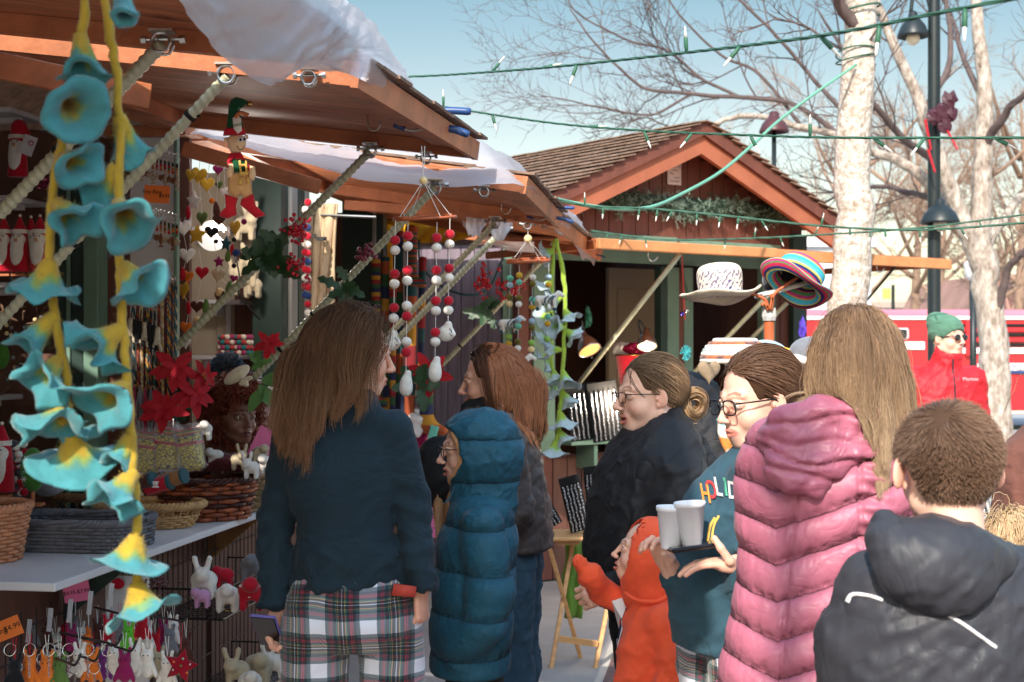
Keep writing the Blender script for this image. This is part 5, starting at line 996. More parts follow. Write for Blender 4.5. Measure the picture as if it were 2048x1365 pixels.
# ---------------------------------------------------------------- woman in black jacket with bun
def woman_black():
 d = 4.5; t = person('person in a black zip jacket with glasses and a blond-streaked bun, looking left', X(1300, d), d); x = lambda u: X(u, d); z = lambda v: Zv(v, d); J = lambda u, v, dd=0: (x(u), d+dd, z(v))
 M = HM(1296, 790, d, 106, -2, 0); hd, hc = head_mb(1.04, 1.14, 1.22, 1.1, .006, .0026, M, 1.2, nlean=-.01); eyes(t, M, 1.04, .0)
 hh, c2 = hand_mb((50, 60, 40), M=hframe(J(1212, 1150, -.25), (-.75, -.1, -.25), (.2, -1, .3)), s=.95, mirror=True, thumb=((.02, .04, -.02), (.045, .055, -.03), (.07, .05, -.04)))
 body(t, [(hd, hc), (hh, c2)], legs(x(1310), d, 100, .8, ((x(1300), d-.12), (x(1320), d+.12)), (.09, .06, .04))+chain([(x(1315), d, 1.2), (x(1310), d, .8)], [.07, .13]), M_skin2)
 glasses(t, M, 1.04, mat('tortoise_frame', (52, 34, 26), .25, .6, 200), .024, .0155, sq=.45)
 T = Tower([(.80, x(1300), d, .22, .18), (.92, x(1297), d, .24, .195), (1.05, x(1295), d, .24, .19), (1.18, x(1300), d, .23, .175), (1.28, x(1310), d, .215, .145), (1.345, x(1318), d, .16, .11), (1.39, x(1322), d, .09, .085)], R(103))
 ops = [('u', T, 0)]+[('u', q, .035) for q in chain([J(1345, 948, -.18), J(1330, 1075, -.25), J(1290, 1120, -.28), J(1216, 1146, -.26)], [.085, .075, .065, .048])]+[('u', q, .035) for q in chain([J(1330, 940, .2), J(1320, 1080, .25), J(1240, 1120, .2)], [.085, .07, .055])]
 ops += [('u', q, .012) for q in chain([J(1252, 892, -.05), J(1285, 884, -.10), J(1332, 852, -.085), J(1356, 824, 0)], [.014, .016, .017, .02])]+[('u', Cap(J(1302, 880), J(1322, 862, .0), .075, .082), .03), ('s', Ell(J(1290, 838), (.07, .085, .06)), .01)]
 garment('jacket', t, ops, M_blackj, .008, folds(.008, (7, 7, 6), .001, (22, 22, 18), 9))
 hk = [('u', Ell(J(1378, 905, .02), (.05, .13, .085), Matrix.Rotation(.6, 3, 'Y')), 0), ('u', Ell(J(1400, 955, .0), (.05, .11, .09), Matrix.Rotation(.3, 3, 'Y')), .03), ('s', Ell(J(1395, 880, .0), (.03, .09, .07), Matrix.Rotation(.6, 3, 'Y')), .01)]
 garment('hood', t, hk, M_blackj, .0065, folds(.012, (16, 16, 12), .004, (40, 40, 30), 4))
 obj('zip', MB().tube(bez([J(1256, 880, -.03), J(1238, 925, -.04), J(1215, 985, -.03), J(1200, 1030, -.02)], 6), .003, 6), M_steel, t, True)
 for u, v in ((1376, 905),): obj('snap', MB().sph(J(u, v, -.13), .007), M_steel, t, True)
 garment('trousers', t, [('u', q, .05) for q in legs(x(1310), d, 100, .86, ((x(1300), d-.12), (x(1325), d+.12)), (.14, .1, .07), .1)], M_darkp, .011, folds(.005)); shoes(t, (((x(1300), d-.12), 100), ((x(1325), d+.12), 95)))
 bun = (0, -.125, -.035)
 def comb(p): q = np.array(bun)-p; return nrm(q)+np.array([0, 0, .3])*(p[:, 2] > .05)[:, None]
 hair(t, M, 1.04, comb, 2600, lambda p: np.linalg.norm(p-np.array(bun), axis=1)*1.25, 11, lambda p: hairline(p, .078, .012, -.075), ((.05, .026, .016), (.30, .18, .10)), (), .002, 15, .03, 3, .0012, .08, .010, (.5, .32, .19), (0, 0, 0), 60, noise=.03, to=bun, lift=.008)
 rng = np.random.default_rng(4); N_ = 900; n = 16; t0 = rng.random(N_)*6.28; tt = np.linspace(0, 2.6, n)[None]+t0[:, None]; rr = .028+.016*rng.normal(0, .45, N_); q = .018*rng.normal(0, .55, N_)
 Q = np.stack([q[:, None]+.008*np.sin(tt*2), bun[1]-.022+rr[:, None]*np.cos(tt), bun[2]+rr[:, None]*np.sin(tt)*1.15], -1)*1.04; M_ = np.array(M); Q = Q@M_[:3, :3].T+M_[:3, 3]
 a = rng.random(N_)[:, None]; mb, col = strands(Q, .0013, np.array([.2, .11, .06])*(1-a)+np.array([.55, .36, .2])*a); obj('hair_bun', mb, M_hair, t, True, vcol=col)
woman_black()
# ---------------------------------------------------------------- small child in orange hoodie
def child_orange():
 d = 4.1; t = person('small child in a bright orange hooded sweatshirt looking up to the left', X(1300, d), d); x = lambda u: X(u, d); z = lambda v: Zv(v, d); J = lambda u, v, dd=0: (x(u), d+dd, z(v))
 M = HM(1288, 1106, d, 84, 14); hd, hc = head_mb(.80, 1.05, .85, .85, .005, .0026, M, 1.3); eyes(t, M, .80)
 body(t, [(hd, hc)], legs(x(1305), d, 85, .5, ((x(1300), d-.07), (x(1310), d+.07)), (.05, .04, .03))+chain([(x(1303), d, .86), (x(1303), d, .5)], [.07, .07]), M_skin2)
 T = Tower([(.44, x(1300), d, .15, .10), (.56, x(1300), d, .152, .105), (.70, x(1302), d, .145, .10), (.80, x(1306), d, .138, .09), (.865, x(1308), d, .11, .072), (.90, x(1305), d, .065, .06)], R(78))
 ops = [('u', T, 0)]+[('u', q, .018) for q in chain([J(1318, 1232, -.12), J(1345, 1300, -.145), J(1310, 1395, -.17)], [.055, .052, .045])]+[('u', q, .025) for q in chain([J(1262, 1218, .05), J(1212, 1192, .06), J(1182, 1152, .0), J(1156, 1120, -.02)], [.045, .036, .028, .02])]
 garment('sweatshirt', t, ops, M_orangeh, .006, folds(.007, (8, 8, 6), .001, (26, 26, 16), 12))
 k = [('u', Ell(J(1296, 1108), (.098, .105, .105), Matrix.Rotation(.2, 3, 'Y')), 0), ('u', Cap(J(1300, 1150), J(1302, 1185), .078, .082), .04), ('u', Cap(J(1325, 1098), J(1352, 1118), .07, .035), .05),
         ('s', Ell(J(1285, 1105), (.084, .086, .095)), .006), ('s', Ell(J(1214, 1108), (.057, .2, .14), Matrix.Rotation(.22, 3, 'Y')), .006)]
 hd_ = garment('hood', t, k, M_orangeh, .0055, folds(.002, (12, 12, 12), .0005, (40, 40, 30), 6))
 obj('hood_seam', MB().tube(bez([J(1245, 1178, -.07), J(1270, 1190, -.09), J(1310, 1190, -.1), J(1338, 1170, -.085)], 6), .006, 8), M_orangeh, t, True)
 garment('trousers', t, [('u', q, .05) for q in legs(x(1303), d, 80, .5, ((x(1300), d-.07), (x(1310), d+.07)), (.075, .06, .05), .06)], M_darkp, .01); shoes(t, (((x(1300), d-.07), 80), ((x(1310), d+.07), 80)))
 # chest patch and lettering wrapped on the cloth
 nv = Vector((-.75, -.66, 0)).normalized(); o = Vector(J(1241, 1250, 0)); bt = BV(t, 'sweatshirt')
 Mf = frame(o+nv*.1, Vector((.66, -.75, 0)).normalized(), (0, 0, 1)); zz = Vector((Mf[0][2], Mf[1][2], Mf[2][2]));
 if zz.dot(nv) < 0: Mf = frame(o+nv*.1, Vector((-.66, .75, 0)), (0, 0, 1));
 sh = MB(); sh.add([tuple((Mf @ Vector((a, b, 0, 1)))[:3]) for a, b in ((-.03, .065), (-.01, .075), (.012, .06), (.01, .02), (.034, -.005), (.036, -.058), (-.036, -.058), (-.03, 0))], [tuple(range(8))])
 wrap(sh, bt, -nv, .003); obj('patch_border', sh, M_white, t)
 sh = MB(); sh.add([tuple((Mf @ Vector((a*.86, b*.9, 0, 1)))[:3]) for a, b in ((-.03, .065), (-.01, .075), (.012, .06), (.01, .02), (.034, -.005), (.036, -.058), (-.036, -.058), (-.03, 0))], [tuple(range(8))])
 wrap(sh, bt, -nv, .0042); obj('patch', sh, mat('patch_navy', (26, 34, 60), .7, .1), t)
 tx = MB(); tx.merge(text_mb('BOISE', .021, Mf @ Matrix.Translation((0, -.014, 0)), font_w=.001, shear=.2)); tx.merge(text_mb('STATE', .021, Mf @ Matrix.Translation((0, -.037, 0)), font_w=.001, shear=.2)); wrap(tx, bt, -nv, .0055); obj('lettering', tx, M_white, t)
 sh = MB(); sh.add([tuple((Mf @ Vector((a, b, 0, 1)))[:3]) for a, b in ((-.014, .0), (-.004, .022), (.004, .018), (.012, -.002), (.002, .006))], [tuple(range(5))]); wrap(sh, bt, -nv, .006); obj('patch_accent', sh, M_orangeh, t)
def BV(t, name):
 from mathutils.bvhtree import BVHTree
 o = [c for c in t.children if c.name.startswith(name)][0]; w = wl(t); me = o.data
 return BVHTree.FromPolygons([v.co+w for v in me.vertices], [tuple(p.vertices) for p in me.polygons])
def wrap(mb, bt, dv, off):
 V = mb.verts(); dv = Vector(dv).normalized(); out = []; base = V.mean(0)
 for v in V:
  h = bt.ray_cast(Vector(v)-dv*.15, dv, .6); rel = (Vector(v)-Vector(base)).dot(dv)
  out.append(tuple(h[0]-dv*(off-rel)) if h[0] is not None else None)
 if any(q is None for q in out):
  dd = [(Vector(q)-Vector(v)).dot(dv) for q, v in zip(out, V) if q is not None]; m_ = sum(dd)/max(1, len(dd)); out = [q if q is not None else tuple(Vector(v)+dv*m_) for q, v in zip(out, V)]
 mb.V = [np.array(out)]; return mb
child_orange()
# ---------------------------------------------------------------- girl with glasses holding cups
def girl_cups():
 d = 3.55; t = person('girl-sized person in slate blue lettered sweater with black glasses holding two white cups', X(1500, d), d); x = lambda u: X(u, d); z = lambda v: Zv(v, d); J = lambda u, v, dd=0: (x(u), d+dd, z(v))
 M = HM(1512, 800, d, 113, -8); hd, hc = head_mb(1.02, .98, .95, .9, 0, .0026, M, 1.05, nlean=-.005); eyes(t, M, 1.04, .15)
 Rw = J(1454, 1106, -.18); rh, c1 = hand_mb((12, 18, 12), thumb=((.035, .045, .012), (.06, .045, .045), (.075, .038, .068)), M=hframe(Rw, (-1, -.1, .04), (0, 0, 1)), s=.92, mirror=False)
 lh, c2 = hand_mb((30, 60, 35), M=hframe(J(1345, 1150, .02), (-.42, -.1, .9), (.75, .6, .3)), s=.92, mirror=False, spread=2)
 body(t, [(hd, hc), (rh, c1), (lh, c2)], legs(x(1490), d, 110, .8, ((x(1480), d-.1), (x(1500), d+.1)), (.08, .06, .04))+chain([(x(1500), d, 1.24), (x(1495), d, .9)], [.06, .09]), M_skin2)
 glasses(t, M, 1.04, mat('black_frame', (18, 18, 20), .3), .0245, .0175, r=.002, sq=.7)
 T = Tower([(.86, x(1478), d, .19, .15), (.95, x(1474), d, .19, .152), (1.08, x(1478), d, .185, .148), (1.2, x(1488), d, .18, .135), (1.27, x(1505), d, .165, .11), (1.32, x(1520), d, .125, .09), (1.365, x(1532), d, .074, .072)], R(118))
 ops = [('u', T, 0)]+[('u', q, .03) for q in chain([J(1500, 950, -.1), J(1505, 1150, -.12), J(1480, 1150, -.16), J(1458, 1118, -.18)], [.07, .062, .052, .042])]+[('u', q, .03) for q in chain([J(1490, 960, .17), J(1430, 1130, .15), J(1358, 1160, .04)], [.06, .055, .04])]
 ops.append(('s', Cap(J(1448, 1105, -.18), J(1428, 1098, -.18), .03), .004))
 garment('sweater', t, ops, M_sweat, .0068, folds(.006, (8, 8, 7), .001, (24, 24, 18), 15))
 bt = BV(t, 'sweater'); nv = Vector((-.62, -.78, .0)).normalized(); tv = Vector((.78, -.62, 0)); cols = {'H': (240, 150, 60), 'O': (214, 66, 66), 'L': (232, 228, 224), 'I': (96, 190, 150), 'D': (232, 228, 224), 'A': (232, 228, 224), 'Y': (222, 90, 96)}
 for i, (ch, u, v) in enumerate((('H', 1406, 985), ('O', 1416, 977), ('L', 1428, 970), ('I', 1439, 968), ('D', 1449, 972), ('A', 1461, 980), ('Y', 1474, 990))):
  o = Vector(J(u, v, 0)); Mf = frame(o-Vector((0, .3, 0)), tv if frame(o, tv, (0, 0, 1)).col[2].to_3d().dot(nv) > 0 else -tv, Vector((0, 0, 1))+tv*(.15+.1*i)*(1 if frame(o, tv, (0, 0, 1)).col[2].to_3d().dot(nv) > 0 else -1))
  k = text_mb(ch, .056, Mf @ Matrix.Diagonal((.55, 1, 1, 1)), font_w=.001); V = k.verts(); wrap(k, bt, Vector((0, 1, 0)), .009); obj('letter', k, mat('print_'+ch, cols[ch], .8, .05), t)
 for u, v, dx in ((1402, 1024, 0), (1409, 1020, 1)):
  k = MB().tube(bez([J(u+14, v, -.3), J(u+5, v+18, -.3), J(u, v+48, -.3)], 4), .003, 5); wrap(k, bt, Vector((0, 1, 0)), .0); obj('print_stroke', k, mat('print_gold', (240, 190, 90), .8), t)
 garment('trousers', t, [('u', q, .05) for q in legs(x(1480), d, 110, .84, ((x(1470), d-.1), (x(1500), d+.1)), (.12, .1, .08), .09)], tartan('dark_tartan', .11, .1), .011, folds(.006)); shoes(t, (((x(1470), d-.1), 110), ((x(1500), d+.1), 105)))
 bun = (0, -.12, -.02)
 def comb(p): q = np.array(bun)-p; return nrm(q)+np.array([0, 0, .35])*(p[:, 2] > .05)[:, None]
 hair(t, M, 1.04, comb, 3600, lambda p: np.linalg.norm(p-np.array(bun), axis=1)*1.15+.13, 15, lambda p: hairline(p, .074, .012, -.075), ((.045, .024, .015), (.15, .075, .042)), (), .004, 15, .06, 6, .0011, .2, .010, (.2, .1, .055), (.2, .2, 0), 60, noise=.045, to=bun, lift=.008)
 hair(t, M, 1.04, back, 500, .26, 14, lambda p: (p[:, 1] < -.09) & (p[:, 2] < .02), ((.045, .024, .015), (.15, .075, .042)), (), .01, 15, .2, 9, .001, cap=False, wind=(.35, .1, .1))
 # cups and phone
 dc = 3.36
 ph = thing('mobile_phone', 'black phone lying flat on the palm under the two white cups', 'phone', P(1388, 1095, dc)); obj('case', MB().box(P(1388, 1094, dc)+Vector((0, 0, 0)), (.122, .075, .011), Matrix.Rotation(-.12, 3, 'Y') @ Matrix.Rotation(.1, 3, 'Z') @ Matrix.Rotation(-.05, 3, 'X'), bev=.004), mat('phone_black', (22, 20, 26), .25), ph)
 obj('screen', MB().box(P(1388, 1094, dc)+Vector((0, 0, .0058)), (.114, .067, .001), Matrix.Rotation(-.12, 3, 'Y') @ Matrix.Rotation(.1, 3, 'Z') @ Matrix.Rotation(-.05, 3, 'X')), mat('screen_glass', (60, 56, 60), .08), ph)
 mc = mat('foam_white', (236, 236, 242), .6, .04, 40, .15, 300, sss=.1); prof = [(.0, 0), (.0225, 0), (.0235, .003), (.0245, .012), (.0262, .014), (.0345, .090), (.0372, .0905), (.0378, .1005), (.0365, .102), (.0345, .1005), (.033, .09), (.026, .03), (0, .028)]
 for (u, v, l, rr) in ((1384, 1090, 'right-hand white foam cup with hot chocolate on its rim', -.02), (1342, 1098, 'left-hand white foam cup standing behind the phone', .06)):
  b = P(u, v, dc+(.03 if u < 1360 else 0)); c = thing('foam_cup', l, 'cup', tuple(b), 'two foam cups'); Mx = Matrix.Translation(b) @ Matrix.Rotation(rr-.04, 4, 'Y'); obj('cup', MB().lathe(prof, Mx, 36), mc, c, True)
  if u > 1360: obj('drink', MB().lathe([(0.0001, .088), (.0335, .088)], Mx, 24), mat('cocoa', (110, 62, 40), .3), c)
girl_cups()
# ---------------------------------------------------------------- woman in long mauve puffer, back view
def woman_pink():
 d = 3.1; t = person('person with straight fair-brown hair in a long mauve pink puffer coat seen from behind', X(1650, d), d); x = lambda u: X(u, d); z = lambda v: Zv(v, d); J = lambda u, v, dd=0: (x(u), d+dd, z(v))
 M = HM(1712, 726, d, -14, -3); hd, hc = head_mb(1.03, M=M, h=.0035)
 body(t, [(hd, hc)], legs(x(1650), d, 0, .8, ((x(1600), d), (x(1700), d)), (.08, .06, .04))+chain([(x(1670), d, 1.36), (x(1655), d, .85)], [.06, .09]))
 T = Tower([(.46, x(1635), d, .265, .19), (.7, x(1640), d, .25, .18), (.9, x(1645), d, .222, .165), (1.06, x(1650), d, .195, .14), (1.15, x(1652), d, .188, .13), (1.27, x(1655), d, .2, .135), (1.37, x(1662), d, .195, .12), (1.45, x(1680), d, .14, .095), (1.50, x(1700), d, .075, .075)], R(-10))
 ops = [('u', T, 0)]+[('u', q, .03) for q in chain([J(1560, 900, -.01), J(1562, 1060, .03), J(1555, 1200, .12)], [.074, .062, .052])]+[('u', q, .03) for q in chain([J(1775, 905, -.02), J(1800, 1060, -.03), J(1790, 1200, .08)], [.078, .07, .058])]
 q0 = quilt(.078, .010, -.38, x(1535), 7, .02, .4)
 def dp(V):
  w = np.exp(-((V[:, 0]-x(1715))/.028)**2)*(V[:, 2] < 1.42)*(V[:, 1] < d); return q0(V)+w*.006*np.sin(V[:, 2]*210+V[:, 0]*40)-.010*np.exp(-((V[:, 0]-x(1690))/.004)**2)*(V[:, 1] < d)*(V[:, 2] < 1.4)-.006*np.exp(-((V[:, 0]-x(1565)-.1*(V[:, 2]-1.2))/.004)**2)*(V[:, 1] < d)
 garment('coat', t, ops, M_pinkc, .0055, dp)
 k = [('u', Ell(J(1612, 876, -.105), (.115, .042, .065), Matrix.Rotation(.15, 3, 'Y')), 0), ('u', Ell(J(1572, 925, -.125), (.075, .035, .05), Matrix.Rotation(-.15, 3, 'Y')), .03)]
 k += [('u', q, .016) for q in chain([J(1528, 868, -.07), J(1556, 836, -.1), J(1620, 822, -.11), J(1700, 822, -.105), J(1778, 850, -.04)], [.03, .034, .034, .034, .045])]+[('u', q, .01) for q in chain([J(1528, 880, -.08), J(1545, 905, -.12), J(1610, 912, -.14), J(1700, 888, -.125), J(1790, 878, -.07)], [.026, .026, .024, .024, .03])]
 k += [('s', q, .012) for q in chain([J(1520, 878, -.14), J(1560, 890, -.165), J(1630, 893, -.17), J(1775, 872, -.14)], [.016]*4)+chain([J(1560, 845, -.15), J(1640, 838, -.16), J(1740, 850, -.15)], [.008, .012, .008])]
 k += [('u', q, .012) for q in chain([J(1535, 905, -.1), J(1556, 950, -.135), J(1600, 962, -.135), J(1650, 925, -.13)], [.02, .022, .022, .018])]
 hk = folds(.006, (11, 11, 20), .002, (36, 36, 36), 5)
 def hk(V, f=folds(.006, (11, 11, 20), .002, (36, 36, 36), 5)):
  q = (V[:, 0]-x(1640))/(x(1760)-x(1640)); a = f(V); w = np.clip((d-.06-V[:, 1])/.03, 0, 1)
  for v0, c, A in ((846, 16, .009), (896, -22, .012), (918, -30, .010), (872, -6, .005)): a = a-A*w*np.exp(-((V[:, 2]-Zv(v0-c*(1-q*q)+6*np.sin(q*5+v0), d))/.0055)**2)
  return a
 garment('hood', t, k, fab('mauve_hood', (166, 92, 112), .42, .1, wr=.006, ws=18, spec=.4), .0058, hk)
 garment('trousers', t, [('u', q, .05) for q in legs(x(1650), d, 0, .8, ((x(1600), d), (x(1700), d)), (.1, .08, .06), .09)], M_darkp, .012); shoes(t, (((x(1600), d), 0), ((x(1700), d), 0)))
 def comb(p): return np.stack([p[:, 0]*6, -.35-0*p[:, 0], -.5+0*p[:, 0]], 1)
 cl = [((x(1655), d, 1.36), (.2, .13, .14)), ((x(1605), d-.115, z(862)), (.115, .08, .09))]
 hair(t, M, 1.03, comb, 11000, lambda p: .21+.09*np.clip(p[:, 0]/.07, 0, 1), 17, lambda p: hairline(p, .078, .05), ((.065, .034, .02), (.30, .175, .098)), cl, .018, 8, .34, 7, .0006, .18, .009, (.58, .40, .25), (.05, 0, 0), 130, noise=.022, pull=.6)
woman_pink()
# ---------------------------------------------------------------- boy in black hooded jacket
def boy():
 d = 2.55; t = person('boy with short cropped brown hair in a charcoal hooded jacket with white piping, back view', X(1880, d), d); x = lambda u: X(u, d); z = lambda v: Zv(v, d); J = lambda u, v, dd=0: (x(u), d+dd, z(v))
 M = HM(1889, 938, d, 4, -2); hd, hc = head_mb(.97, M=M, h=.0026, neck=.2, ear=2); body(t, [(hd, hc)], legs(x(1880), d, 0, .72, ((x(1840), d), (x(1930), d)), (.07, .05, .035))+chain([(x(1885), d, 1.15), (x(1885), d, .75)], [.09, .1]), M_skin2)
 T = Tower([(.72, x(1885), d, .205, .135), (.9, x(1885), d, .205, .135), (1.05, x(1890), d, .198, .13), (1.16, x(1898), d, .185, .115), (1.225, x(1900), d, .145, .09), (1.275, x(1895), d, .075, .07)], R(4))
 ops = [('u', T, 0)]+[('u', q, .035) for q in chain([J(1745, 1165), J(1715, 1290, .02), J(1700, 1440, .06)], [.06, .06, .05])]+[('u', q, .03) for q in chain([J(2030, 1175), J(2075, 1300, 0), J(2070, 1450, .06)], [.062, .062, .05])]
 garment('jacket', t, ops, M_boyj, .0065, folds(.008, (6, 6, 7), .0015, (20, 20, 14), 21))
 bt = BV(t, 'jacket')
 k = [('u', Ell(J(1828, 1120, -.115), (.105, .055, .075), Matrix.Rotation(.35, 3, 'Y')), 0), ('u', Ell(J(1850, 1090, -.08), (.12, .06, .06), Matrix.Rotation(.15, 3, 'Y')), .03), ('u', Cap(J(1750, 1050, -.07), J(1744, 1024, -.06), .028, .012), .035), ('u', Cap(J(1850, 1075, -.05), J(1985, 1120, -.03), .045, .04), .03), ('u', Cap(J(1880, 1150, -.12), J(1965, 1120, -.07), .03, .025), .03), ('s', Ell(J(1888, 1015, -.0), (.07, .07, .05)), .01)]
 garment('hood', t, k, M_boyj, .005, folds(.004, (11, 11, 12), .001, (34, 34, 26), 11))
 for pts in (((1852, 1204), (1880, 1220), (1915, 1245), (1945, 1266)), ((1682, 1196), (1690, 1180), (1712, 1177), (1740, 1183))):
  k = MB().tube(bez([J(u, v, -.3) for u, v in pts], 6), .0035, 6); wrap(k, bt, Vector((0, 1, 0)), -.0005); obj('piping', k, M_white, t, True)
 garment('trousers', t, [('u', q, .05) for q in legs(x(1880), d, 0, .74, ((x(1840), d), (x(1930), d)), (.09, .075, .06), .08)], M_darkp, .012); shoes(t, (((x(1840), d), 0), ((x(1930), d), 0)))
 def comb(p): return p-np.array([-.012, -.07, .108])+np.array([.02, 0, 0])*(p[:, 2] > .06)[:, None]
 def msk(p): x_, y_, z_ = p.T; return ~((y_ > .05) & (z_ < .06)) & ~((y_ > -.045) & (y_ < .06) & (z_ < .022)) & (z_ > -.085)
 hair(t, M, .97, comb, 20000, lambda p: np.interp(p[:, 2], [-.08, 0, .06, .11], [.008, .014, .034, .055]), 6, msk, ((.06, .033, .022), (.17, .095, .06)), (), .001, 10, .02, 8, .0006, .35, .007, (.30, .18, .12), (0, 0, 0), 60, noise=.022, hug=1)
boy()
# ---------------------------------------------------------------- man in red jacket
def man_red():
 d = 8.8; t = person('man in a red shell jacket, green fleece beanie and sunglasses by the tree', X(1888, d), d); x = lambda u: X(u, d); z = lambda v: Zv(v, d); J = lambda u, v, dd=0: (x(u), d+dd, z(v))
 M = HM(1897, 676, d, -146, 2); hd, hc = head_mb(1.05, 1.05, 1.15, 1.05, 0, .0045, M); body(t, [(hd, hc)], legs(x(1888), d, 180, .9, ((x(1870), d), (x(1915), d)), (.08, .06, .05))+chain([(x(1888), d, 1.35), (x(1888), d, .9)], [.08, .1]), M_skin2)
 s = MB();
 for q in (-1, 1): s.sph((q*.032, .093, -.002), (.027, .008, .019), 12, 8)
 for q in (-1, 1): s.tube([(q*.055, .088, .006), (q*.08, .0, .004)], .003)
 V = s.verts()*1.05; s.V = [V]; s.xf(M); obj('sunglasses', s, M_dlens, t, True)
 k = [('u', Ell((0, -.022, .045), (.088, .112, .095)), 0), ('u', Cap((-.02, -.06, .1), (.02, -.08, .11), .045), .04), ('s', Ell((0, .1, -.02), (.1, .1, .065)), .01), ('s', Ell((0, .03, -.09), (.12, .12, .075)), .01)]
 c = sdf(k, .006, folds(.004, (20, 20, 20))); V = c.verts()*1.05; c.V = [V]; c.xf(M); obj('beanie', c, M_greenh, t, True)
 T = Tower([(.88, x(1888), d, .235, .15), (1.1, x(1888), d, .245, .155), (1.3, x(1888), d, .235, .145), (1.42, x(1888), d, .2, .12), (1.49, x(1890), d, .12, .09), (1.53, x(1890), d, .09, .085)], R(180))
 garment('jacket', t, [('u', T, 0), ('u', Cap(J(1893, 722, -.01), J(1895, 712, -.01), .085, .09), .02), ('s', Ell(J(1897, 690, -.05), (.075, .08, .06)), .01)]+[('u', q, .04) for q in chain([J(1828, 760), J(1822, 830, .03), J(1835, 905, -.05)], [.085, .07, .06])]+[('u', q, .04) for q in chain([J(1945, 760), J(1953, 830, .02), J(1945, 905, -.05)], [.085, .07, .06])], M_redj, .011, folds(.009, (7, 7, 6), .003, (18, 18, 14), 2))
 bt = BV(t, 'jacket'); k = MB().tube([J(1896, v, -.4) for v in (718, 740, 770, 800, 830)], .006, 5); wrap(k, bt, Vector((0, 1, 0)), 0); obj('zip', k, mat('zip_dark', (60, 40, 50), .5), t)
 k = text_mb('Marmot', .032, frame(J(1930, 758, -.4), (1, 0, 0), (0, 0, 1))); wrap(k, bt, Vector((0, 1, 0)), .004); obj('lettering', k, mat('print_pale', (244, 180, 180), .6), t)
 garment('trousers', t, [('u', q, .05) for q in legs(x(1888), d, 180, .92, ((x(1870), d), (x(1915), d)), (.12, .09, .08), .1)], M_darkp, .014); shoes(t, (((x(1870), d), 180), ((x(1915), d), 180)))
man_red()
# ---------------------------------------------------------------- partly hidden people
def hidden_black():
 d = 5.4; t = person('person in a plain black hooded coat bending behind the person with the bun', X(1400, d), d); x = lambda u: X(u, d); J = lambda u, v, dd=0: (x(u), d+dd, Zv(v, d))
 M = HM(1385, 820, d+.05, -10, -20); hd, hc = head_mb(1, M=M, h=.005); body(t, [(hd, hc)], legs(x(1410), d, 60, .8, ((x(1400), d), (x(1430), d+.1)), (.08, .06, .05)))
 garment('coat', t, [('u', Tower([(.55, x(1410), d, .2, .17), (1.0, x(1408), d, .21, .17), (1.2, x(1405), d, .2, .15), (1.32, x(1398), d, .13, .11)], R(60)), 0), ('u', Ell(J(1385, 815, -.0), (.12, .12, .135)), .06), ('u', Cap(J(1440, 880, -.1), J(1450, 1050, -.15), .08, .06), .04)], M_blackj, .01, folds(.008))
 garment('trousers', t, [('u', q, .05) for q in legs(x(1410), d, 60, .8, ((x(1400), d), (x(1430), d+.1)), (.1, .08, .07))], M_darkp, .014); shoes(t, (((x(1400), d), 60), ((x(1430), d+.1), 60)))
hidden_black()
def edge_pair():
 d = 4.6; t = person('person in a brown knitted coat at the right edge of the picture', X(2085, d), d); x = lambda u: X(u, d); J = lambda u, v, dd=0: (x(u), d+dd, Zv(v, d))
 M = HM(2110, 800, d, 20, 0); hd, hc = head_mb(1, M=M, h=.005); body(t, [(hd, hc)], None)
 garment('coat', t, [('u', Tower([(.5, x(2100), d, .2, .16), (.95, x(2105), d, .19, .15), (1.15, x(2110), d, .19, .14), (1.3, x(2110), d, .15, .11), (1.36, x(2110), d, .08, .08)], 0), 0)]+[('u', q, .03) for q in chain([J(2062, 930), J(2050, 1010, -.04), J(2046, 1110, -.1)], [.06, .055, .045])], M_browncoat, .01, folds(.006))
 garment('trousers', t, [('u', q, .05) for q in legs(x(2100), d, 0, .6, ((x(2080), d), (x(2130), d)), (.09, .08, .07))], M_darkp, .014); shoes(t, (((x(2080), d), 0), ((x(2130), d), 0)))
 hair(t, M, 1, back, 900, .25, 10, lambda p: hairline(p, .078, .05), ((.15, .085, .05), (.3, .2, .12)), r=.002)
 d2 = 4.2; t = person('fair-haired child beside the brown coat at the right edge', X(2025, d2), d2); M = HM(2022, 1085, d2, 20, 0); hd, hc = head_mb(.82, M=M, h=.005); x2 = X(2030, d2)
 body(t, [(hd, hc)], None); garment('coat', t, [('u', Tower([(.3, x2, d2, .15, .11), (.6, x2, d2, .15, .11), (.8, x2, d2, .14, .1), (.88, x2, d2, .07, .07)], 0), 0)], fab('grey_fleece', (90, 80, 78)), .01, folds(.006))
 garment('trousers', t, [('u', q, .05) for q in legs(x2, d2, 0, .4, ((x2-.06, d2), (x2+.06, d2)), (.07, .06, .05), .06)], M_darkp, .014); shoes(t, (((x2-.06, d2), 0), ((x2+.06, d2), 0)))
 hair(t, M, .82, back, 2200, .24, 12, lambda p: hairline(p, .078, .05), ((.4, .25, .13), (.7, .5, .3)), [((x2, d2, .8), (.16, .13, .12))], r=.0014, wind=(-.2, 0, 0))
edge_pair()
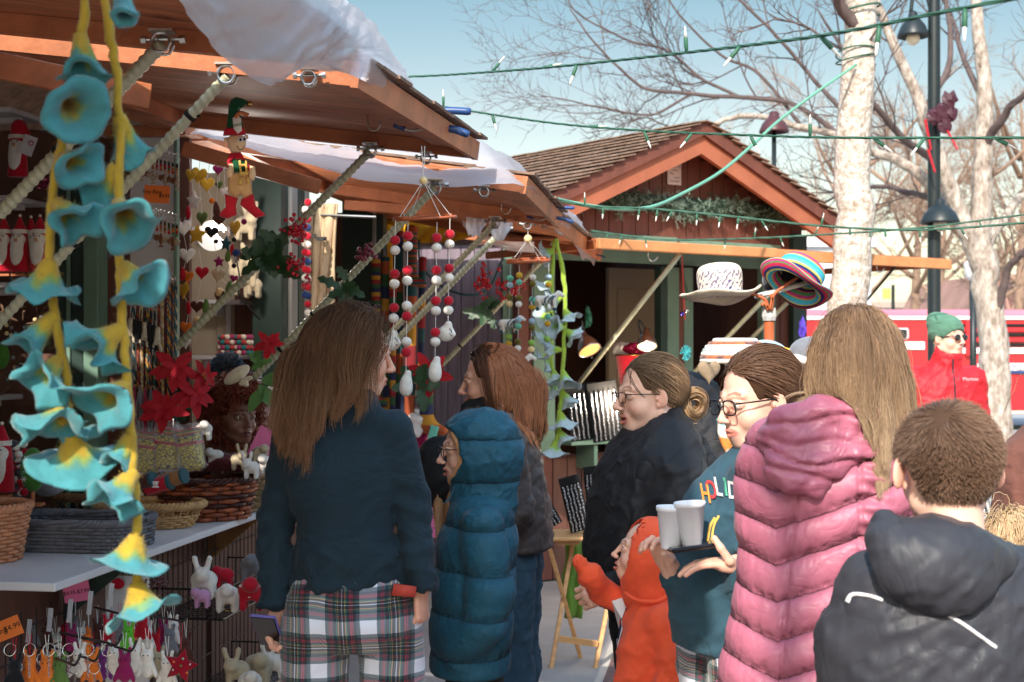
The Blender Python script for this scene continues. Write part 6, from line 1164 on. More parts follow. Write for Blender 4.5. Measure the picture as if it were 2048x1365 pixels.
# ================================================================ hanging felt things, clamps, string lights
def felt(name, c, **k): k.setdefault('var', .2); return mat(name, c, .95, k.pop('var'), 40, .5, 220, sheen=.25, spec=.1, b2=.3, bs2=45, **k)
F_red, F_wht, F_grn, F_yel, F_blu, F_gry = felt('red_felt', (188, 30, 48)), felt('white_felt', (232, 224, 214)), felt('green_felt', (92, 120, 60)), felt('mustard_felt', (206, 160, 48)), felt('petrol_felt', (36, 82, 92)), felt('grey_felt', (120, 120, 126))
F_mag, F_org, F_brn, F_mint, F_olv, F_crm, F_lb, F_blk = felt('magenta_felt', (140, 32, 84)), felt('orange_felt', (226, 118, 44)), felt('brown_felt', (84, 48, 42)), felt('mint_felt', (112, 188, 160)), felt('olive_felt', (108, 94, 36)), felt('cream_felt', (236, 206, 150)), felt('pale_blue_felt', (160, 184, 200)), felt('black_felt', (30, 30, 34))
M_thr = mat('white_thread', (225, 222, 218), .8, .05); M_col = mat('wool_petal', (255, 255, 255), .95, .12, 60, .6, 260, attr='col', sheen=.3, spec=.1, b2=.4, bs2=60)
def flower(parent, a, c, R_, ruf=.25, n=3, cols=((.62, .42, .03), (.10, .52, .54)), seed=0, open_=1.0, name='felt_flower', curl=.4):
 a, c = np.array(tuple(a)), np.array(tuple(c)); L = np.linalg.norm(c-a); L = max(L*1.15, R_*1.05); R_ = R_*.93; ax = nrm(c-a); ref = np.array([0, -1., .2]); x = nrm(np.cross(ax, ref)); y = np.cross(ax, x)
 nt, na = 16, 44; t = np.linspace(0, 1, nt)[:, None]; th = np.linspace(0, 2*np.pi, na, endpoint=False)[None]; rng = random.Random(seed); p1, p2, p3 = (rng.uniform(0, 6.28) for _ in range(3))
 r = .006+(R_-.006)*(.5*t**.7+.5*t**2.6)*(1+ruf*t**2*(np.sin(n*th+p1)*.6+.3*np.sin((2*n+1)*th+p2))); r = r*(1+0*th)
 axl = L*(t**.8)*(1-.0*t)-curl*R_*t**4*(.6+.4*np.cos(th+p3))+ruf*R_*t**2.2*(np.cos(n*th+p1+.8)*.8+.2*np.sin((2*n+1)*th+p3))
 V = a+axl[..., None]*ax+(r*np.cos(th))[..., None]*x+(r*np.sin(th)*.85)[..., None]*y; nz = (fbm(V*60, seed)-.5)
 cen = V.mean(1, keepdims=True); W = V+nrm(V-cen)*.004*(1+.6*t[..., None]**4); V = V-nrm(V-cen)*.002; W = W+(fbm(W*130, seed)-.5)[..., None]*nrm(V-cen)*.004; K = nt*na
 F = [(i*na+j, (i+1)*na+j, (i+1)*na+(j+1) % na, i*na+(j+1) % na) for i in range(nt-1) for j in range(na)]; G_ = [tuple(K+q for q in f[::-1]) for f in F]; e = (nt-1)*na
 rim = [(e+j, e+K+j, e+K+(j+1) % na, e+(j+1) % na) for j in range(na)]
 w = np.clip((t*1.0+.5*(fbm(V*55, seed+2)-.5)+.06*np.sin(5*th+p2)-.24)*3.2, 0, 1)[..., None]; c1, c2 = np.array(cols[0]), np.array(cols[1])
 mid = (c1+c2)/2*np.array([.8, 1.1, .5]); col = np.where(w < .5, c1+(mid-c1)*w*2, mid+(c2-mid)*(w*2-1))*(.85+.35*fbm(V*90, seed+4))[..., None]
 mb = MB().add(np.concatenate([V.reshape(-1, 3), W.reshape(-1, 3)]), F+G_+rim); cc = np.concatenate([col.reshape(-1, 3)*.9, col.reshape(-1, 3)])
 # loose wool fibres
 rg = np.random.default_rng(seed); k = rg.integers(0, K, 170); b = W.reshape(-1, 3)[k]; dv = nrm(nrm(b-cen.reshape(-1, 3)[k//na])+rg.normal(0, .7, (170, 3)))*rg.uniform(.003, .008, (170, 1)); Q = b[:, None]+dv[:, None]*np.linspace(0, 1, 3)[None, :, None]
 fm, fc = strands(Q, .00025, np.minimum(1, cc[K+k]*1.1)); mb.merge(fm); cc = np.concatenate([cc, fc]); return obj(name, mb, M_col, parent, True, vcol=cc)
def vine(parent, pts, r, col, seed=0, name='vine'):
 c = bez(pts, 10); k = len(c); c = c+(np.stack([fbm(np.stack([np.arange(k)*.5, np.full(k, q), np.full(k, seed)], -1), q) for q in range(3)], -1)-.5)*r*.8
 rr = r*(.85+.45*fbm(np.stack([np.arange(k)*.6, np.zeros(k), np.full(k, seed)], -1), 9)); mb = MB().tube(c, rr, 12, twist=20); V = mb.verts(); cc = np.array(col)*(.8+.45*fbm(V*np.array([110, 110, 60]), 2))[:, None]
 rg = np.random.default_rng(seed); i = rg.integers(0, len(V), 260); Q = V[i][:, None]+(rg.normal(0, 1, (260, 3))*.005)[:, None]*np.linspace(0, 1, 3)[None, :, None]; fm, fc = strands(Q, .00025, cc[i]); mb.merge(fm)
 return obj(name, mb, M_col, parent, True, vcol=np.concatenate([cc, fc]))
YW, TQ = (.42, .27, .03), (.06, .24, .265)
def garland(label, top, vpts, fl, d, group, cols=(YW, TQ), vr=.0075, R0=1.0, vc=YW):
 g = thing('flower_garland', label, 'felt garland', P(*top, d), group); vine(g, [P(u, v, d+dd) for u, v, dd in vpts], vr, vc, 3)
 for i, (au, av, cu, cv, r, dd, ruf, n) in enumerate(fl):
  a, c = P(au, av, d), P(cu, cv, d+dd); flower(g, a, c, r/FPX*d*R0, ruf*(1.35 if R0 == 1 and d < 3 else 1), n+(i*7+1) % 3-1, cols, i+int(au))
 return g
garland('left strand of turquoise and yellow felt bell flowers hanging nearest the camera', (168, -20), [(172, -30, 0), (166, 60, 0), (148, 130, 0), (134, 200, .01), (124, 290, 0), (104, 400, 0), (100, 520, 0), (108, 620, 0), (120, 700, 0), (138, 790, 0), (124, 850, 0)],
  [(160, 70, 168, 150, 48, -.02, .2, 3), (128, 205, 155, 222, 66, -.07, .10, 2), (118, 320, 165, 330, 50, -.04, .3, 3), (112, 405, 155, 450, 50, -.03, .3, 3), (100, 520, 86, 590, 74, -.0, .15, 3), (110, 630, 50, 700, 44, -.02, .3, 3), (118, 720, 78, 768, 55, -.04, .3, 3), (128, 800, 108, 868, 76, -.03, .25, 3), (140, 870, 152, 915, 84, .02, .2, 3)], 2.2, 'turquoise felt flower garlands', vr=.0068)
garland('right strand of turquoise and yellow felt bell flowers ending in two spread skirts', (212, -20), [(206, -30, 0), (222, 80, 0), (234, 160, 0), (240, 280, 0), (238, 400, 0), (240, 540, 0), (246, 650, 0), (252, 740, 0), (260, 850, 0), (268, 960, 0), (274, 1080, 0), (272, 1180, 0)],
  [(236, 230, 262, 310, 40, .03, .25, 3), (238, 330, 196, 395, 58, .03, .25, 3), (236, 405, 262, 455, 62, -.06, .25, 3), (246, 530, 282, 580, 52, -.02, .35, 2), (246, 655, 182, 702, 60, -.02, .35, 3), (254, 770, 192, 812, 64, -.05, .3, 3), (262, 870, 236, 925, 32, 0, .3, 2), (268, 945, 222, 1005, 50, -.04, .3, 2), (274, 1070, 262, 1110, 78, 0, .12, 3), (272, 1165, 284, 1215, 76, 0, .14, 4)], 2.2, 'turquoise felt flower garlands', vr=.0068)
f_ = thing('felt_flower', 'single turquoise felt bud dangling at the very top left', 'felt flower', P(248, 20, 2.15)); flower(f_, P(240, -30, 2.15), P(250, 30, 2.1), .016, .3, 2, ((.07, .4, .42), TQ), 5, name='petal'); obj('stem', MB().tube([P(236, -90, 2.15), P(240, -25, 2.15)], .003), M_thr, f_, True)
GRN, PALE = (.36, .50, .06), (.44, .54, .58)
garland('long strand of pale grey felt flowers on a lime green vine under the third awning', (1115, 480), [(1112, 478, 0), (1128, 560, 0), (1130, 640, 0), (1126, 720, 0), (1122, 800, 0), (1118, 850, 0), (1112, 890, 0)],
  [(1128, 590, 1100, 605, 22, 0, .3, 3), (1128, 620, 1140, 640, 24, 0, .3, 3), (1130, 655, 1105, 655, 22, -.1, .3, 3), (1128, 660, 1152, 675, 22, 0, .3, 3), (1124, 700, 1095, 700, 18, 0, .3, 3), (1124, 740, 1136, 775, 26, -.05, .3, 3), (1122, 780, 1140, 810, 20, 0, .3, 3), (1118, 820, 1127, 855, 28, 0, .2, 3), (1116, 860, 1130, 885, 26, 0, .25, 3), (1112, 880, 1108, 910, 28, 0, .2, 3)], 7.6, 'pale felt flower garlands', (GRN, PALE), .011, 1, GRN)
garland('shorter strand of pale felt flowers half hidden behind the small mobile', (1100, 500), [(1108, 482, .1), (1104, 560, .1), (1102, 640, .1), (1102, 700, .1), (1106, 760, .1)],
  [(1106, 500, 1088, 510, 26, 0, .3, 3), (1104, 560, 1086, 580, 22, 0, .3, 3), (1102, 630, 1082, 640, 24, .05, .3, 3), (1102, 660, 1080, 680, 22, 0, .3, 3), (1102, 710, 1085, 725, 26, 0, .3, 3), (1106, 740, 1112, 765, 22, -.05, .3, 3), (1106, 760, 1110, 792, 18, 0, .3, 3)], 7.7, 'pale felt flower garlands', (GRN, PALE), .010, 1, GRN)
# ---- mobiles
def mobile(label, c, d, rad, strings, top, group, br):
 t = thing('felt_mobile', label, 'mobile', P(*c, d), group); C_ = P(*c, d); rr = rad/FPX*d
 ring = [C_+Vector((math.cos(a)*rr, math.sin(a)*rr, .012*math.sin(a+.5))) for a in np.linspace(0, 2*math.pi, 33)]
 mb = MB().tube(ring, .0045*d/4.5, 8); mb.tube([q+Vector((0, 0, .006*d/4.5)) for q in ring[3:22]], .004*d/4.5, 7); obj('hoop', mb, mat('cane', (176, 92, 54), .5, .3, 20), t, True)
 tp = P(*top, d); mb = MB()
 for k in range(4): mb.tube([tp, ring[k*8+3]], .0011, 4)
 mb.tube([tp+Vector((0, 0, .012)), tp+Vector((0.004, 0, .11))], .0013, 4); mb.tube([tp+Vector((0, 0, .012)), tp+Vector((-.006, 0, .11))], .0013, 4); obj('cord', mb, M_thr, t); obj('top_ball', MB().sph(tp, .013*d/4.5, 16, 10), F_crm, t, True)
 for (u, v0, v1, dd, balls, toy) in strings:
  s = MB().tube([P(u+2, v0, d+dd), P(u-2, v1, d+dd)], .0011, 5); so = obj('string', s, M_thr, t)
  for (v, m) in balls: obj('felt_ball', MB().sph(P(u+2-4*(v-v0)/(v1-v0), v, d+dd), (br*1.03, br, br*.95), 18, 12, noise=.04), m, so, True)
  if toy: toy(so, P(u-2, v1, d+dd))
 return t
def bird(par, p):
 p = np.array(tuple(p)); o = [('u', Ell(p+[0, 0, -.048], (.021, .019, .028)), 0), ('u', Cap(p+[.002, 0, -.02], p+[.006, 0, -.004], .013, .011), .02)]; obj('penguin_body', sdf(o, .0028, lambda V: .001*(fbm(V*150, 1)-.5)), F_wht, par, True)
 obj('penguin_coat', sdf([('u', Ell(p+[-.004, .006, -.048], (.021, .018, .025)), 0)], .003), F_blu, par, True)
def hedgehog(par, p, m=1):
 p = np.array(tuple(p)); o = [('u', Ell(p+[-.006, 0, -.028], (.028, .02, .026)), 0), ('u', Ell(p+[.002, -.004, .0], (.012, .012, .012)), .01), ('u', Ell(p+[.016, -.008, -.03], (.009, .009, .009)), .006)]
 b = obj('bear_body', sdf(o, .0028, lambda V: .0012*(fbm(V*150, 1)-.5)), F_wht, par, True); mb = MB()
 for k in range(14): a = k*2.4; mb.sph(p+np.array([.010+.012*math.cos(a)*((k*7) % 5)/5, -.019+.004*abs(math.cos(a)), -.024+.02*math.sin(a)*((k*3) % 4)/4]), .0018, 6, 4)
 obj('spots', mb, F_blk, par)
def horse(par, p, s=1.0, fl=1):
 p = np.array(tuple(p)); q = lambda x, y, z: p+np.array([x*fl, y, z])*s
 o = [('u', Cap(q(-.04, 0, -.02), q(.035, 0, -.02), .022*s), 0), ('u', Cap(q(.035, 0, -.01), q(.065, 0, .012), .015*s, .013*s), .01), ('u', Cap(q(.065, 0, .012), q(.09, 0, .0), .014*s, .009*s), .008)]
 for x_ in (-.04, -.03, .03, .04): o.append(('u', Cap(q(x_, .01 if x_ in (-.04, .03) else -.012, -.03), q(x_*1.1, .01 if x_ in (-.04, .03) else -.012, -.065), .010*s, .009*s), .006))
 obj('unicorn_body', sdf(o, .0045), F_wht, par, True); mb = MB()
 rg = random.Random(3)
 for k in range(14): x0 = rg.uniform(.0, .06) if k < 7 else -.055; mb.tube(bez([q(x0, -.02, .0), q(x0-.02, -.03, -.02), q(x0-.02+rg.uniform(-.02, .02), -.028, -.05)], 3), .0035*s, 5, k % 2)
 for x_ in (-.044, .044): mb.sph(q(x_, -.012, -.068), .011*s, 8, 6, 0)
 obj('mane', mb, (F_blu, F_wht), par, True)
a_, b_ = F_red, F_wht
pr = lambda u, vs, *o: [(v, m) for v, m in zip(vs, o)]
mobile('mobile of red and white felt balls with penguins and bears on a cane hoop', (850, 437), 4.5, 62, [
  (789, 440, 668, -.06, [(481, a_), (501, b_), (548, a_), (568, b_), (616, a_), (637, b_)], hedgehog), (814, 446, 745, -.09, [(472, a_), (493, b_), (541, a_), (562, b_), (612, b_), (633, a_), (684, b_), (705, a_)], bird),
  (872, 445, 717, -.05, [(476, a_), (496, b_), (541, a_), (561, b_), (602, a_), (622, b_), (665, a_), (684, b_)], bird), (898, 436, 650, .04, [(469, a_), (489, b_), (537, a_), (556, b_), (602, a_), (621, b_)], hedgehog)], (847, 362), 'felt ball mobiles', .0158)
m1, m2, m3, m4, m5, m6 = F_mint, F_lb, F_olv, F_crm, F_yel, felt('lime_felt', (140, 180, 80))
mobile('smaller mobile of mint, yellow and olive felt balls with white unicorns', (1057, 523), 7.4, 42, [
  (1019, 525, 690, -.04, [(557, m1), (571, m2), (595, m3), (608, m4), (674, m6), (688, m5)], None), (1037, 530, 718, -.08, [(551, m5), (565, m1), (596, m3), (609, b_), (640, m2), (653, m1), (684, m3), (697, b_)], lambda s, p: horse(s, p, 1.0)),
  (1064, 530, 715, -.06, [(555, b_), (568, m3), (600, m1), (614, m5), (643, m2), (655, m3), (686, m6), (699, m4)], None), (1096, 524, 694, .02, [(555, m2), (570, m5), (634, m1), (648, m5), (679, m6), (692, m2)], None)], (1056, 478), 'felt ball mobiles', .0172)
for u, v, l, s in ((1018, 640, 'white unicorn ornament with trailing teal mane on the leftmost string of the small mobile', .9), (1092, 592, 'white unicorn ornament with teal scroll on the right side of the small mobile', 1.0)):
 h = thing('unicorn_ornament', l, 'ornament', P(u, v, 7.35)); horse(h, P(u, v, 7.35), s)
# ---- felt hearts, stars and leaves on threads
def heart(s):
 t = np.linspace(0, 2*np.pi, 26, endpoint=False); return np.stack([16*np.sin(t)**3, 13*np.cos(t)-5*np.cos(2*t)-2*np.cos(3*t)-np.cos(4*t)], 1)/17*s
def star(s): return np.array([(math.sin(k*math.pi/5)*(s if k % 2 == 0 else s*.5), math.cos(k*math.pi/5)*(s if k % 2 == 0 else s*.5)) for k in range(10)])
def leafo(s): t = np.linspace(0, 2*np.pi, 18, endpoint=False); return np.stack([.45*s*np.sin(t)*(1-.3*np.cos(t)), s*np.cos(t)], 1)
def puffy(out, M, th, m=0):
 n = len(out); c = out.mean(0); rings = [];
 for f, y in ((.0, -1), (.62, -.85), (.92, -.45), (1, 0), (.92, .45), (.62, .85), (.0, 1)): rings.append(np.c_[c[0]+(out[:, 0]-c[0])*f, np.full(n, y*th/2), c[1]+(out[:, 1]-c[1])*f])
 V = np.concatenate(rings); M = np.array(M); V = V@M[:3, :3].T+M[:3, 3]; F = [(i*n+j, i*n+(j+1) % n, (i+1)*n+(j+1) % n, (i+1)*n+j) for i in range(6) for j in range(n)]; return MB().add(V, F, m)
items = [(378, 330, [('h', 382, 350, 15, F_yel), ('s', 388, 403, 22, F_wht), ('l', 376, 425, 14, F_red), ('h', 366, 455, 20, F_wht), ('h', 374, 510, 18, F_wht), ('l', 365, 548, 14, F_red), ('h', 376, 553, 15, F_org), ('h', 366, 580, 19, F_yel), ('l', 377, 616, 14, F_red), ('h', 372, 655, 15, F_org), ('h', 370, 685, 14, F_wht)]),
  (404, 330, [('h', 398, 350, 20, F_yel), ('h', 404, 436, 17, F_grn), ('s', 394, 470, 22, F_yel), ('h', 404, 545, 16, F_red), ('h', 394, 613, 15, F_brn), ('l', 412, 613, 16, F_grn), ('b', 395, 640, 7, F_crm)]),
  (424, 335, [('h', 414, 368, 18, F_yel), ('b', 424, 402, 6, F_org), ('h', 423, 464, 15, F_blk), ('s', 438, 524, 13, F_mag), ('h', 437, 550, 17, felt('beige_felt', (196, 180, 150))), ('b', 440, 585, 9, F_crm), ('h', 440, 593, 16, F_brn), ('l', 458, 575, 14, F_grn)]),
  (438, 330, [('h', 436, 340, 12, F_mag), ('l', 433, 420, 18, F_brn), ('h', 438, 440, 14, F_brn), ('s', 452, 488, 17, F_blu), ('l', 456, 512, 13, F_grn)]),
  (460, 335, [('h', 438, 370, 10, F_grn), ('h', 470, 455, 18, F_yel), ('b', 488, 444, 6, F_mag), ('b', 468, 480, 5, F_blk), ('b', 472, 506, 8, felt('blue_felt', (40, 60, 110))), ('b', 468, 532, 5, F_blk), ('h', 468, 557, 9, F_mag), ('l', 464, 500, 12, F_red)]),
  (446, 335, [('h', 450, 385, 13, F_wht), ('h', 448, 470, 14, F_wht), ('b', 432, 483, 5, F_blk)])]
FG = {'h': 'felt_heart', 's': 'felt_star', 'l': 'felt_leaf', 'b': 'felt_ball'}; rg = random.Random(8)
for k, (u, v0, its) in enumerate(items):
 d = 6.0+.06*k; g = thing('felt_string', ('leftmost', 'second', 'third', 'fourth', 'fifth', 'shortest')[k]+' thread of padded felt hearts, stars and leaves beside the key ring board', 'felt ornament string', P(u, v0, d), 'threads of felt hearts and stars')
 v1 = max(i[2] for i in its); obj('thread', MB().tube(bez([P(u, 300, d)]+[P(i[1], i[2], d) for i in sorted(its, key=lambda q: q[2])], 4), .0012, 4), M_thr, g)
 for ty, uu, vv, s, m in its:
  s = s/FPX*d; M = Matrix.Translation(P(uu, vv, d-.01)) @ Matrix.Rotation(rg.uniform(-.7, .7), 4, 'Z') @ Matrix.Rotation(rg.uniform(-.2, .2), 4, 'Y')
  if ty == 'b': obj('felt_ball', MB().sph(P(uu, vv, d-.01), s, 14, 9), m, g, True)
  else: obj(FG[ty], puffy({'h': heart, 's': star, 'l': leafo}[ty](s), M, .016), m, g, True)
LMP = thing('globe_lamp', 'glowing white globe lamp inside the cream stall behind the felt hearts', 'lamp', P(425, 478, 6.7)); obj('bulb', MB().sph(P(425, 472, 6.7), .072, 24, 16), mat('lit_globe', (255, 246, 236), .5, 0, emis=.36), LMP, True)
def plight(p, w, par, col=(1, .82, .62), r=.05):
 l = bpy.data.lights.new('lamp_light', 'POINT'); l.energy = w; l.color = col; l.shadow_soft_size = r; o = bpy.data.objects.new('lamp_light', l); COL.objects.link(o); o.parent = par; o.location = Vector(p)-wl(par)
plight(P(470, 440, 6.6), 5, LMP, (1, .93, .84), .05)
obj('cord', MB().tube(bez([P(470, 505, 6.7), P(480, 560, 6.7), P(478, 590, 6.7), P(520, 640, 6.75)], 5), .004, 6), M_black, LMP, True)
# ---- elf ornament
def elf():
 d = 4.15; E = thing('elf_ornament', 'felt elf ornament with tall green hat, tan trousers and red boots hanging from the awning', 'ornament', P(478, 195, d)); q = lambda u, v, y=0: P(u, v, d+y)
 def pf(name, pts, m, th=.03, y=0, par=E):
  o = np.array([(u, -v) for u, v in pts], float); c = o.mean(0); M = Matrix.Translation(P(c[0], -c[1], d+y)); return obj(name, puffy((o-c)/FPX*d, M, th), m, par, True)
 pf('hat', [(452, 262), (456, 230), (457, 212), (462, 200), (472, 194), (484, 197), (496, 203), (494, 208), (482, 206), (478, 213), (482, 235), (488, 262)], felt('elf_green', (28, 84, 54)))
 pf('hat_band', [(446, 272), (449, 257), (490, 255), (492, 270)], F_red, .045)
 obj('bell', MB().sph(q(499, 208), .0085, 12, 9), mat('brass', (190, 150, 80), .25, .2, metal=1), E, True); b = pf('hat_tag', [(465, 236), (476, 231), (482, 238), (484, 262), (476, 268), (467, 258)], F_wht, .008, -.022)
 obj('tag_writing', text_mb('Seattle', .0135, frame(q(474, 250, -.03), Vector((1, 0, .12)), (0, 0, 1))), mat('green_ink', (30, 90, 60), .7, 0), E)
 obj('feather', MB().tube(bez([q(470, 236, -.03), q(480, 226, -.03), q(497, 231, -.03)], 4), .002, 4, flat=3), felt('feather_tan', (206, 120, 70)), E, True)
 skin = felt('elf_skin', (236, 200, 160)); pf('head', [(454, 276), (462, 271), (484, 271), (493, 276), (492, 290), (484, 304), (474, 307), (462, 306), (456, 292)], skin, .042)
 for p in (((454, 275), (447, 277), (449, 285), (456, 285)), ((490, 271), (496, 270), (497, 278), (492, 280))): pf('ear', p, skin, .012)
 for u, v in ((481, 279), (489, 278)): e = obj('eye', MB().sph(q(u, v, -.019), (.0075, .003, .0085), 12, 8), M_white, E, True); obj('pupil', MB().sph(q(u, v+1, -.022), (.0035, .002, .0045), 8, 6), M_black, E, True)
 obj('mouth', MB().tube(bez([q(474, 292, -.022), q(479, 300, -.024), q(486, 298, -.024), q(489, 292, -.022)], 4), .0011, 4), mat('brown_thread', (80, 30, 30)), E, True)
 pf('torso', [(460, 312), (484, 310), (494, 325), (496, 345), (468, 346), (462, 330)], felt('elf_green', (28, 84, 54)), .03)
 pf('collar', [(457, 307), (482, 305), (492, 322), (484, 318), (478, 326), (470, 316), (462, 322), (455, 330)], F_red, .036)
 pf('sleeve', [(456, 316), (464, 322), (470, 330), (466, 342), (458, 336), (454, 326)], F_red, .03); pf('sleeve', [(490, 320), (500, 330), (500, 340), (492, 342)], F_red, .03)
 pf('mitten', [(458, 327), (467, 328), (468, 344), (464, 356), (456, 356), (451, 346), (458, 338)], skin, .022, -.01); pf('mitten', [(500, 331), (510, 334), (512, 350), (508, 362), (498, 360), (499, 345)], skin, .022, -.01)
 pf('trousers', [(458, 348), (498, 343), (500, 360), (505, 388), (492, 398), (482, 390), (472, 398), (456, 386), (455, 365)], felt('elf_tan', (222, 172, 116)), .036)
 for p in (((477, 322), (481, 320), (484, 345), (480, 345)), ((490, 322), (494, 322), (495, 345), (491, 345)), ((478, 329), (494, 328), (494, 333), (479, 334)), ((477, 345), (498, 343), (496, 351), (478, 353)), ((477, 356), (484, 355), (485, 371), (477, 371)), ((494, 355), (499, 354), (499, 369), (495, 370))): pf('braces', p, felt('brace_tan', (226, 180, 96)), .012, -.019)
 boot = felt('boot_red', (206, 38, 50)); pf('boot', [(450, 388), (476, 397), (472, 412), (474, 430), (456, 438), (440, 434), (439, 428), (452, 415)], boot, .034); pf('boot', [(483, 398), (507, 388), (512, 412), (532, 431), (512, 437), (492, 420), (480, 410)], boot, .034)
elf()
# ---- poinsettias, holly and berries along the poles
def leafmb(mb, a, dv, L, W, up, m=0, bend=.25, ser=0):
 a, dv, up = np.array(tuple(a), float), nrm(np.array(tuple(dv), float)), np.array(tuple(up), float); sd = nrm(np.cross(dv, up)); up = np.cross(sd, dv); n = 7; V = []
 for i in range(n):
  t = i/(n-1); w = W*math.sin(math.pi*min(1, t*.93+.04))**.8*(1+(ser if i % 2 else -ser)); c = a+dv*L*t-up*bend*L*t*t; V += [c-sd*w+up*.15*w, c+up*-.02*L*0, c+sd*w+up*.15*w]
 mb.add(V, [(i*3+j, i*3+j+1, (i+1)*3+j+1, (i+1)*3+j) for i in range(n-1) for j in (0, 1)], m)
M_poin, M_leaf = mat('poinsettia_cloth', (186, 20, 38), .7, .25, 30, .3, 200, transl=.15), mat('holly_leaf', (44, 76, 46), .45, .35, 20, .2, 90, spec=.5); M_leaf2 = mat('fresh_leaf', (92, 132, 70), .5, .3, 20, .2, 90, transl=.2)
def poinsettia(label, u, v, d, s, face, seed):
 t = thing('poinsettia', label, 'artificial flower', P(u, v, d), 'red cloth poinsettias on the poles'); rg = random.Random(seed); f = Vector(face).normalized(); x = f.cross(Vector((0, 0, 1))).normalized(); y = x.cross(f); c = P(u, v, d)
 for k in range(11):
  a = k*2.4+rg.uniform(-.2, .2); L = s*.86*(1 if k < 6 else .72)*rg.uniform(.85, 1.1); mb = MB(); dv = x*math.cos(a)+y*math.sin(a)+f*(.15 if k < 6 else .45); leafmb(mb, c+f*.004*k, dv, L, L*.23, f, 0, rg.uniform(.1, .4)); obj('petal', mb, M_poin, t, True)
 mb = MB(); [mb.sph(c+f*.02+x*rg.uniform(-.01, .01)+y*rg.uniform(-.01, .01), .0035, 7, 5) for _ in range(9)]; obj('stamens', mb, mat('stamen', (230, 190, 90), .6), t, True); return t
poinsettia('upper left cloth poinsettia on the pole by the key ring board', 352, 738, 5.45, .105, (.3, -1, .2), 1); poinsettia('lower cloth poinsettia facing front with golden stamens, left of the other', 333, 822, 5.4, .11, (-.1, -1, .3), 2)
poinsettia('right-hand cloth poinsettia of the cluster above the wrapped flags', 385, 792, 5.45, .10, (.7, -1, .3), 3); poinsettia('cloth poinsettia petals turned sideways at the right top of the cluster', 402, 752, 5.5, .08, (1, -.6, 0), 5); poinsettia('single darker poinsettia high on the pole above the pompom hat', 540, 688, 5.62, .075, (.1, -1, .1), 4)
poinsettia('far poinsettia under the red and white mobile', 860, 745, 7.9, .16, (0, -1, 0), 6)
def sprig(label, u, v, d, n, L, m, seed, spread=1.0, ser=.3, dirs=None):
 t = thing('leaf_sprig', label, 'artificial leaves', P(u, v, d), 'leaf sprigs on the poles'); rg = random.Random(seed); mb = MB()
 for k in range(n): a = dirs[k] if dirs else rg.uniform(0, 6.28); leafmb(mb, P(u, v, d)+Vector((rg.uniform(-.02, .02), -.02, rg.uniform(-.02, .02)))*spread, Vector((math.cos(a), -.4+rg.uniform(-.3, .3), math.sin(a))), L*rg.uniform(.7, 1.1), L*.24, (rg.uniform(-.4, .4), -1, .3), 0, rg.uniform(0, .4), ser)
 obj('leaves', mb, m, t, True); return t
sprig('dark holly leaves bunched on the pole left of the red berries', 540, 520, 5.4, 22, .1, M_leaf, 2, 2.0); sprig('dark green leaves behind the poinsettia cluster', 318, 790, 5.6, 16, .13, M_leaf, 3, 3); sprig('serrated leaf pair on the second pole above the brown hair', 688, 568, 5.55, 7, .085, M_leaf, 4, 1, .35, [.3, 2.2, 2.6, -.4, 3.6, -1.2, 4.4])
sprig('pale smooth leaves trailing off the pole beside the curly mannequin', 530, 770, 5.6, 4, .12, M_leaf2, 5, 1, .05, [.25, -.9, -2.1, .1]); sprig('small holly leaves on the far pole before the grey boards', 968, 618, 8.2, 9, .1, M_leaf, 6, 1.6); sprig('sparse leaves under the far poinsettia', 835, 770, 7.9, 8, .14, M_leaf, 7, 2)
sprig('small green leaf tips below the single poinsettia', 512, 728, 5.6, 6, .05, M_leaf2, 8, 1.2)
def berries(label, c, d, n, r, m, seed, sx=.03, sz=.03):
 t = thing('berry_cluster', label, 'artificial berries', P(*c, d), 'red berry clusters'); rg = random.Random(seed); mb = MB(); st = MB(); o = P(*c, d)
 for _ in range(n): q = o+Vector((rg.gauss(0, sx), rg.gauss(0, .015)-.01, rg.gauss(0, sz))); mb.sph(q, r*rg.uniform(.8, 1.1), 9, 6); st.tube([q, o+Vector((0, .02, 0))], .0008, 3)
 obj('berries', mb, m, t, True); obj('stalks', st, M_leaf, t)
M_ber = mat('red_berry', (196, 28, 48), .25, .15, 30, spec=.6); M_ber2 = mat('plum_berry', (120, 34, 52), .3, .15, 30, spec=.6)
berries('large glossy red berry cluster left of the hanging scarves', (592, 462), 5.35, 60, .008, M_ber, 1, .02, .022); berries('lower red berry cluster beside the holly leaves', (588, 532), 5.35, 38, .0078, M_ber, 2, .016, .018); berries('tiny berry tip hanging lowest by the scarves', (615, 560), 5.35, 12, .0055, M_ber, 3, .008, .014)
berries('dark plum berry cluster on the second pole', (728, 510), 5.55, 45, .008, M_ber2, 4, .024, .014); berries('fuzzy red berries left on the grey boards', (966, 566), 8.2, 40, .011, M_ber, 5, .02, .04); berries('fuzzy red berries right, by the small mobile', (1015, 578), 8.2, 60, .011, M_ber, 6, .05, .04)
